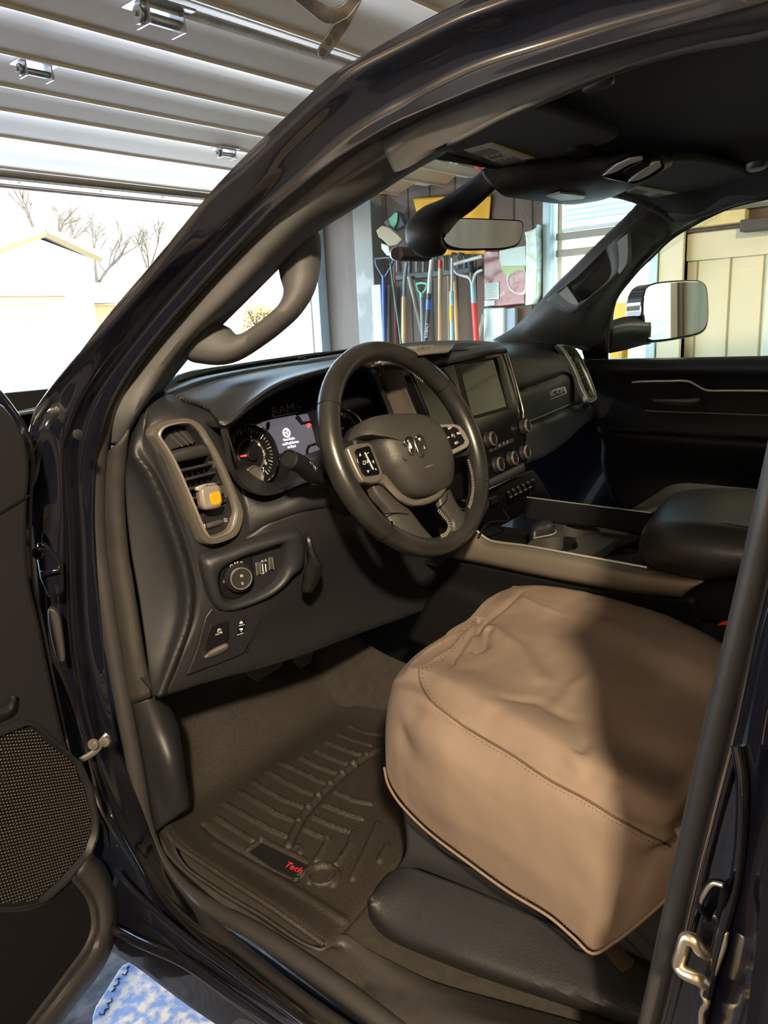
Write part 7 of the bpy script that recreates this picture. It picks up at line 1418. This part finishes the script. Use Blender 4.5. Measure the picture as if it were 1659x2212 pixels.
# yellow cloth pinned to the wall
CP = Plane(tp(1000, 500, .03), (-1, 0, 0))
G = []
for i in range(24):
    r = []
    for j in range(50):
        u, v = j/49, i/23
        x = 625+(1540-625)*u+v*(175*(1-u)-70*u); y = 165-30*u+math.sin(u*3)*-15+v*(700-10*u)
        p = CP.at(*cT(x, y)); r.append(p+V((-.012*math.sin(u*17+v*2)*(.3+v*.7)-.01*math.sin(u*5), 0, 0)))
    G.append(r)
bm = bmesh.new(); grid_bm(bm, G)
o = finish('cloth_banner', bm, M('golden_cloth', (.78, .40, .015), .75), None, smooth=80, mods=(('solid', .002, 0),)); tag(o, 'golden yellow cloth pinned to the brown wall behind the rear-view mirror', 'cloth')
# red plastic sack, sheets and rolls right of the tools
cP = crop(1020, 420, 6.914)
red_bag = two_tone('red_sack_film', (.20, .014, .014), (.50, .30, .28), 16, .3, .55, .75, bump=.5)
SKP = Plane(rw(1090, 600, .05), (-1, 0, 0))
bag = thing('plastic_sack', 'glossy red plastic soil sack with white panels pinned to the wall', 'sack', tuple(rw(1090, 660, .05)))
sk = slab('sack_film', SKP, [(170, 840), (400, 840), (410, 900), (790, 900), (790, 1640), (480, 1670), (165, 1690)], .02, red_bag, bag, c=cP, bev=.006)
slab('sack_green_print', SKP, [(420, 1075), (785, 1070), (785, 1130), (690, 1130), (600, 1180), (530, 1250), (470, 1180)], .002, M('print_green', (.24, .34, .06), .4), bag, lift=.003, c=cP, bev=0)
ring('sack_white_arc', SKP, [(520, 1250), (560, 1180), (640, 1120), (720, 1110), (790, 1130), (790, 1480), (680, 1490), (600, 1450), (540, 1370)], [(545, 1260), (580, 1190), (650, 1135), (720, 1125), (775, 1140), (775, 1440), (690, 1470), (615, 1430), (560, 1360)], [(0, .002), (.5, .006), (1, .002)], M('print_white', (.70, .68, .62), .4), bag, c=cP)
pw = slab('sack_label_panel', SKP, [(190, 1330), (395, 1310), (400, 1560), (200, 1570)], .002, M('print_panel', (.55, .68, .66), .5), bag, lift=.004, c=cP, bev=0)
bm = bmesh.new()
for k in range(9): flat_piece(bm, SKP, [(x, y) for x, y in [cP(205, 1345+k*24), cP(382, 1330+k*24), cP(382, 1338+k*24), cP(205, 1353+k*24)]], .0055)
finish('panel_print_lines', bm, grey_print, pw, smooth=0)
slab('sack_small_labels', SKP, [(185, 1590), (330, 1580), (335, 1655), (185, 1670)], .002, bpy.data.materials['print_panel'], bag, lift=.004, c=cP, bev=0)
o = slab('paper_sheet', SKP, [(405, 845), (660, 790), (790, 770), (800, 1065), (440, 1070), (405, 980)], .003, M('grey_white_film', (.42, .50, .45), .4, bump=.6, bscale=25), None, lift=.012, c=cP, bev=0); tag(o, 'pale grey sheet pinned over the top of the red sack', 'sheet')
o = slab('plastic_roll', SKP, [(780, 560), (850, 545), (950, 500), (965, 440), (980, 460), (960, 540), (975, 900), (960, 1500), (900, 1640), (790, 1660), (800, 700)], .05, two_tone('crinkled_clear_film', (.50, .58, .42), (.60, .75, .85), 22, .25, bump=.8), None, lift=.03, c=cP, bev=.01); tag(o, 'crinkled clear plastic roll standing beside the window frame', 'plastic roll')
o = slab('plastic_bag', SKP, [(165, 1700), (470, 1690), (470, 2250), (165, 2320)], .04, M('pale_blue_film', (.50, .68, .70), .3, bump=.7, bscale=20), None, lift=.02, c=cP, bev=.008); tag(o, 'pale blue plastic bag hanging under the red sack', 'bag')
o = slab('storage_box', SKP, [(470, 1710), (640, 1690), (640, 2250), (470, 2300)], .03, M('slate_blue_card', (.25, .33, .40), .6), None, lift=.0, c=cP, bev=.004); tag(o, 'slate blue box right of the pale blue plastic bag', 'box')
# ------------------------------------------------------------------ blue foam mat on the floor
fp = [at(x, y, 'Z', -.60) for x, y in [c2(x, y) for x, y in [(580, 2160), (600, 2100), (670, 1990), (745, 1870), (770, 1840), (815, 1820), (860, 1818), (900, 1840), (960, 1880), (1060, 1975), (1219, 2095)]]]
fp = fp+[at(560, 2290, 'Z', -.60), at(700, 2440, 'Z', -.60), at(200, 2440, 'Z', -.60)]
foam = two_tone('blue_foam_worn', (.12, .19, .36), (.46, .41, .34), 38, .7, .42, .60, bump=.15, det=14)
bm = bmesh.new(); a = [bm.verts.new(p) for p in fp]; b = [bm.verts.new(p-V((0, 0, .012))) for p in fp]; bm.faces.new(a); bm.faces.new(b[::-1])
for i in range(len(a)): bm.faces.new((a[i], b[i], b[(i+1) % len(a)], a[(i+1) % len(a)]))
fm = thing('foam_mat', 'worn blue foam puzzle mat lying on the garage floor below the sill', 'mat', tuple(fp[4]))
finish('mat_body', bm, foam, fm, mods=(('bevel', .003, 2),))
bm = bmesh.new(); zig = [(780, 1900), (800, 1880), (790, 1850), (812, 1838)]
for pts in ([(700, 2010), (722, 1990), (712, 1975), (735, 1968), (745, 1950), (735, 1930), (755, 1925)], [(622, 2150), (650, 2152), (658, 2120), (680, 2115), (672, 2085), (700, 2072), (698, 2050)], [(765, 1900), (785, 1905), (800, 1880), (792, 1862), (812, 1850)]):
    tube_bm(bm, [at(*c2(x, y), 'Z', -.600) for x, y in pts], .0022, 5)
finish('puzzle_joint', bm, M('joint_dark', (.03, .05, .10), .8), fm)
# ================================================================== outside
HY = 18.0
def oy(x, y, Y=HY): return at(x, y, 'Y', Y)
zg = oy(100, 748).z
drive_m = M('pale_concrete_drive', (.60, .58, .55), .9, mott=.08, mscale=1)
grass_m = two_tone('dry_lawn', (.36, .31, .13), (.52, .47, .25), 3, .95, bump=.3)
bm = bmesh.new(); grid_bm(bm, [[V((x, y, z)) for x in (-30, -6, 3.2, 40)] for y, z in ((FY, -.62), (7, -.62), (10, -.60), (HY-4, zg-.02), (HY+3, zg), (60, zg+2))])
struct(finish('ground', bm, drive_m))
bm = bmesh.new(); grid_bm(bm, [[V((x, y, z)) for x in (3.2, 6, 12, 26)] for y, z in ((FY+.5, -.60), (6, -.60), (7.6, -.59))])
lw = finish('lawn', bm, grass_m); tag(lw, None, None, kind='stuff')
bm = bmesh.new(); grid_bm(bm, [[V((x, y, z)) for x in (9.3, 12, 20, 30)] for y, z in ((11, -.50), (HY-4, zg+.0), (HY-.3, zg+.03))])
lw2 = finish('lawn', bm, grass_m); tag(lw2, None, None, kind='stuff')
# hill with bare woods
hillm = two_tone('bare_wooded_hill', (.07, .06, .035), (.14, .12, .08), .35, 1, .35, .65)
bm = bmesh.new(); G = []
for i in range(10):
    G.append([V((-40+j*5, 45+i*6, zg+2+min(i, 6)*3.1*(.75+.25*math.sin(j*.5+1)) - (j > 18)*(j-18)*.5*min(i, 6)/6)) for j in range(30)])
grid_bm(bm, G); struct(finish('hill', bm, hillm, smooth=80))
# the house across the street
sidm = M('white_siding', (.80, .79, .76), .7); roofm = M('pale_roof_shingle', (.20, .19, .18), .9); eav = M('tan_soffit', (.10, .08, .035), .7)
hs = thing('house', 'white gabled two storey house across the street', 'house', (oy(80, 745).x, HY+3, zg))
apex, el, er = oy(80, 505), oy(-90, 565), oy(190, 556); bl_, br_ = oy(-110, 745), oy(192, 745)
bm = bmesh.new(); pr = [V((el.x, HY, zg)), V((er.x, HY, zg)), V((er.x, HY, er.z)), V((apex.x, HY, apex.z-.1)), V((el.x, HY, el.z))]
a = [bm.verts.new(p) for p in pr]; b = [bm.verts.new(p+V((0, 8, 0))) for p in pr]; bm.faces.new(a); bm.faces.new(b[::-1])
for i in range(5): bm.faces.new((a[i], b[i], b[(i+1) % 5], a[(i+1) % 5]))
finish('house_walls', bm, sidm, hs, smooth=0)
for s, e_ in ((-1, el), (1, er)):
    d = (e_-apex); q = apex+d*1.10; bm = bmesh.new()
    P = [V((apex.x, HY-.4, apex.z)), V((q.x, HY-.4, q.z)), V((q.x, HY+8.4, q.z)), V((apex.x, HY+8.4, apex.z))]
    a = [bm.verts.new(p) for p in P]; b = [bm.verts.new(p+V((0, 0, .16))) for p in P]; bm.faces.new(a); bm.faces.new(b[::-1])
    for i in range(4): bm.faces.new((a[i], b[i], b[(i+1) % 4], a[(i+1) % 4]))
    finish('roof_slope', bm, roofm, hs, smooth=0)
    tube('rake_board', [V((apex.x, HY-.42, apex.z-.02)), V((q.x, HY-.42, q.z-.02))], .09, eav, hs, ns=4)
lo_, hi_ = oy(-110, 662), oy(90, 655)
box('lower_eave', (lo_.x, HY-1.2, hi_.z-.05), (hi_.x, HY, hi_.z+.10), eav, hs)
box('lower_roof', (lo_.x, HY-1.3, hi_.z+.10), (er.x+.1, HY, hi_.z+.22), roofm, hs)
for x0, x1 in ((108, 130), (142, 160), (-10, 20), (32, 60)):
    p, q = oy(x0, 596), oy(x1, 568); w_ = box('window', (p.x, HY-.06, p.z), (q.x, HY-.01, q.z), M('house_window_white', (.20, .22, .24), .4) if x0 == 108 else bpy.data.materials['house_window_white'], hs)
p, q = oy(60, 702), oy(86, 694); box('garage_door_handle', (p.x, HY-.08, p.z+.02), (q.x, HY-.02, q.z), M('dark_iron', (.1, .09, .08), .5), hs)
p, q = oy(96, 745), oy(170, 672); box('garage_leaf', (p.x, HY-.03, p.z), (q.x, HY, q.z), sidm, hs, bev=.01)
h2 = thing('brick_house', 'low house with orange brick posts beyond the white gabled one', 'house', (oy(240, 730).x, HY+2, zg))
p, q = oy(196, 745, HY+1), oy(360, 655, HY+1)
box('house_walls', (p.x, HY+1, zg), (q.x, HY+6, q.z), sidm, h2)
box('roof', (p.x-.2, HY+.2, q.z), (q.x+.3, HY+6.4, q.z+.5), roofm, h2)
for x in (200, 220, 240):
    p, q = oy(x, 745, HY+.5), oy(x+9, 658, HY+.5); box('brick_post', (p.x, HY+.5, zg), (q.x, HY+.7, q.z), M('orange_brick', (.22, .08, .03), .8) if x == 200 else bpy.data.materials['orange_brick'], h2)
# second house seen through the grab handle
h3 = thing('bungalow', 'white bungalow with a shallow roof seen through the pillar grab handle', 'house', (oy(580, 700).x, HY, zg))
cQ = crop(460, 560, 5.925)
p, q = oy(*cQ(150, 880)), oy(*cQ(1090, 500)); box('house_walls', (p.x-.3, HY, zg), (q.x, HY+6, oy(*cQ(600, 480)).z), sidm, h3)
ap, ed = oy(*cQ(560, 130)), oy(*cQ(1100, 470)); bm = bmesh.new()
P = [V((p.x-.6, HY-.5, ed.z)), V((ap.x, HY-.5, ap.z)), V((q.x+.6, HY-.5, ed.z))]
a = [bm.verts.new(p_) for p_ in P]; b = [bm.verts.new(p_+V((0, 7, 0))) for p_ in P]; bm.faces.new(a); bm.faces.new(b[::-1])
for i in range(3): bm.faces.new((a[i], b[i], b[(i+1) % 3], a[(i+1) % 3]))
finish('roof', bm, roofm, h3, smooth=0)
box('eave', (p.x-.5, HY-.6, oy(*cQ(600, 500)).z-.06), (q.x+.3, HY, oy(*cQ(600, 480)).z), M('green_grey_fascia', (.22, .26, .20), .7), h3)
# shrubs and bare trees
leafm = M('autumn_leaf', (.42, .26, .07), .8); barkm = M('bare_bark', (.05, .04, .025), .9); evm = M('shrub_green', (.12, .15, .05), .8)
def shrub(x, y, Y, w, h, mat, label):
    o = at(x, y, 'Y', Y); t = thing('shrub', label, 'shrub', tuple(o), 'shrubs by the bungalow'); bm = bmesh.new()
    for k in range(700):
        a = random.random()*6.28; r = random.random()**.4; b = random.random(); s = .05
        c_ = o+V((math.cos(a)*r*w*(1-.3*b), math.sin(a)*r*w*.8, h*b*(1-.25*r*r)))
        d1 = V((random.gauss(0, 1), random.gauss(0, 1), random.gauss(0, 1))).normalized()*s; d2 = d1.orthogonal().normalized()*s*.6
        bm.faces.new([bm.verts.new(c_-d1), bm.verts.new(c_+d2), bm.verts.new(c_+d1), bm.verts.new(c_-d2)])
    finish('foliage', bm, mat, t, smooth=0)
    bm = bmesh.new()
    for k in range(7):
        a = k*.9; tube_bm(bm, [o, o+V((math.cos(a)*w*.5, math.sin(a)*w*.4, h*.7))], .015, 5)
    finish('stems', bm, barkm, t)
q = cQ(560, 880); shrub(q[0], q[1]+4, 15.5, .42, .75, leafm, 'orange leaved shrub in front of the bungalow, seen through the handle')
q = cQ(770, 880); shrub(q[0], q[1]+4, 15, .30, .60, leafm, 'orange brown shrub right of the pillar handle, at the lawn edge')
def tree(x, y, Y, h, label, seed):
    rnd = random.Random(seed); o = at(x, y, 'Y', Y)-V((0, 0, 1.2)); t = thing('bare_tree', label, 'tree', tuple(o), 'bare trees behind the houses'); bm = bmesh.new(); b2 = bmesh.new()
    def br(p, d, L, r, lv, B):
        q = p+d*L; tube_bm(B, [p, (p+q)/2+V((rnd.gauss(0, .03*L), rnd.gauss(0, .03*L), 0)), q], [r, r*.6], 5, cap=False)
        if lv == 0: return
        for k in range(3 if lv > 2 else 4):
            e = (d+V((rnd.gauss(0, .45), rnd.gauss(0, .45), rnd.gauss(.1, .25)))).normalized(); br(p.lerp(q, rnd.uniform(.55, 1)), e, L*rnd.uniform(.55, .8), r*.55, lv-1, b2)
    br(o, V((0, 0, 1)), h*.38, h*.018, 4, bm)
    finish('trunk', bm, barkm, t); finish('crown', b2, barkm, t)
for i, (x, h) in enumerate([(5, 8), (110, 8), (215, 8), (330, 8)]):
    tree(x, 640, 36+i*5, h*1.0, ['bare tree rising at the far left above the roof slope', 'bare tree behind the gable peak', 'bare tree right of the white gabled house', 'bare tree on the hillside closest to the black windscreen pillar'][i], i+3)
# ------------------------------------------------------------------ light: sky, sun, the garage lamp, added fills
W_ = bpy.data.worlds.new('sky'); SC.world = W_; W_.use_nodes = True; nt = W_.node_tree; bg = nt.nodes['Background']
sky = nt.nodes.new('ShaderNodeTexSky'); sky.sky_type = 'NISHITA'; sky.sun_disc = False; sky.sun_elevation = 28*D; sky.sun_rotation = 140*D
nt.links.new(sky.outputs[0], bg.inputs[0]); bg.inputs['Strength'].default_value = 3.2
sn = bpy.data.lights.new('sun', 'SUN'); sn.energy = 5; sn.angle = .009; sn.color = (1, .93, .80)
so = bpy.data.objects.new('sun', sn); COL.objects.link(so); so.rotation_euler = V((-.55, .35, -.62)).to_track_quat('-Z', 'Y').to_euler()
lp = bpy.data.lights.new('garage_lamp', 'POINT'); lp.energy = 560; lp.shadow_soft_size = .07; lp.color = (1, .80, .55)
lo = bpy.data.objects.new('garage_lamp', lp); COL.objects.link(lo); lo.location = (-2.25, -1.80, 2.00)
lo.rotation_euler = (V((-.3, -.1, .3))-lo.location).to_track_quat('-Z', 'Y').to_euler()

l2_ = bpy.data.lights.new('added_right_wall_fill', 'AREA'); l2_.energy = 22; l2_.shape = 'RECTANGLE'; l2_.size = 1.2; l2_.size_y = .15; l2_.color = (1, .90, .70)  # added fill without a fixture, warms the right wall and cream door
o2l = bpy.data.objects.new('added_right_wall_fill', l2_); COL.objects.link(o2l); o2l.location = (1.55, -.9, 2.02)

l3_ = bpy.data.lights.new('added_door_fill', 'POINT'); l3_.energy = 95; l3_.shadow_soft_size = .14; l3_.color = (1, .78, .50)  # added warm fill without a fixture, brightens the raised door's underside
o3l = bpy.data.objects.new('added_door_fill', l3_); COL.objects.link(o3l); o3l.location = (-3.8, 1.6, 1.05)
# ------------------------------------------------------------------ camera
cd = bpy.data.cameras.new('camera'); co = bpy.data.objects.new('camera', cd); COL.objects.link(co)
cd.sensor_fit = 'HORIZONTAL'; cd.sensor_width = 36; cd.lens = 36*FPX/1659; cd.clip_start = .02; cd.clip_end = 400
co.matrix_world = Matrix(((R_.x, U_.x, -F_.x, CAM.x), (R_.y, U_.y, -F_.y, CAM.y), (R_.z, U_.z, -F_.z, CAM.z), (0, 0, 0, 1)))
SC.camera = co
SC.view_settings.view_transform = 'Standard'; SC.view_settings.look = 'None'; SC.view_settings.gamma = 1
SC.view_settings.use_curve_mapping = False; SC.view_settings.exposure = 0.28
SC.cycles.max_bounces = 8; SC.cycles.transparent_max_bounces = 12
SC.cycles.sample_clamp_indirect = 6
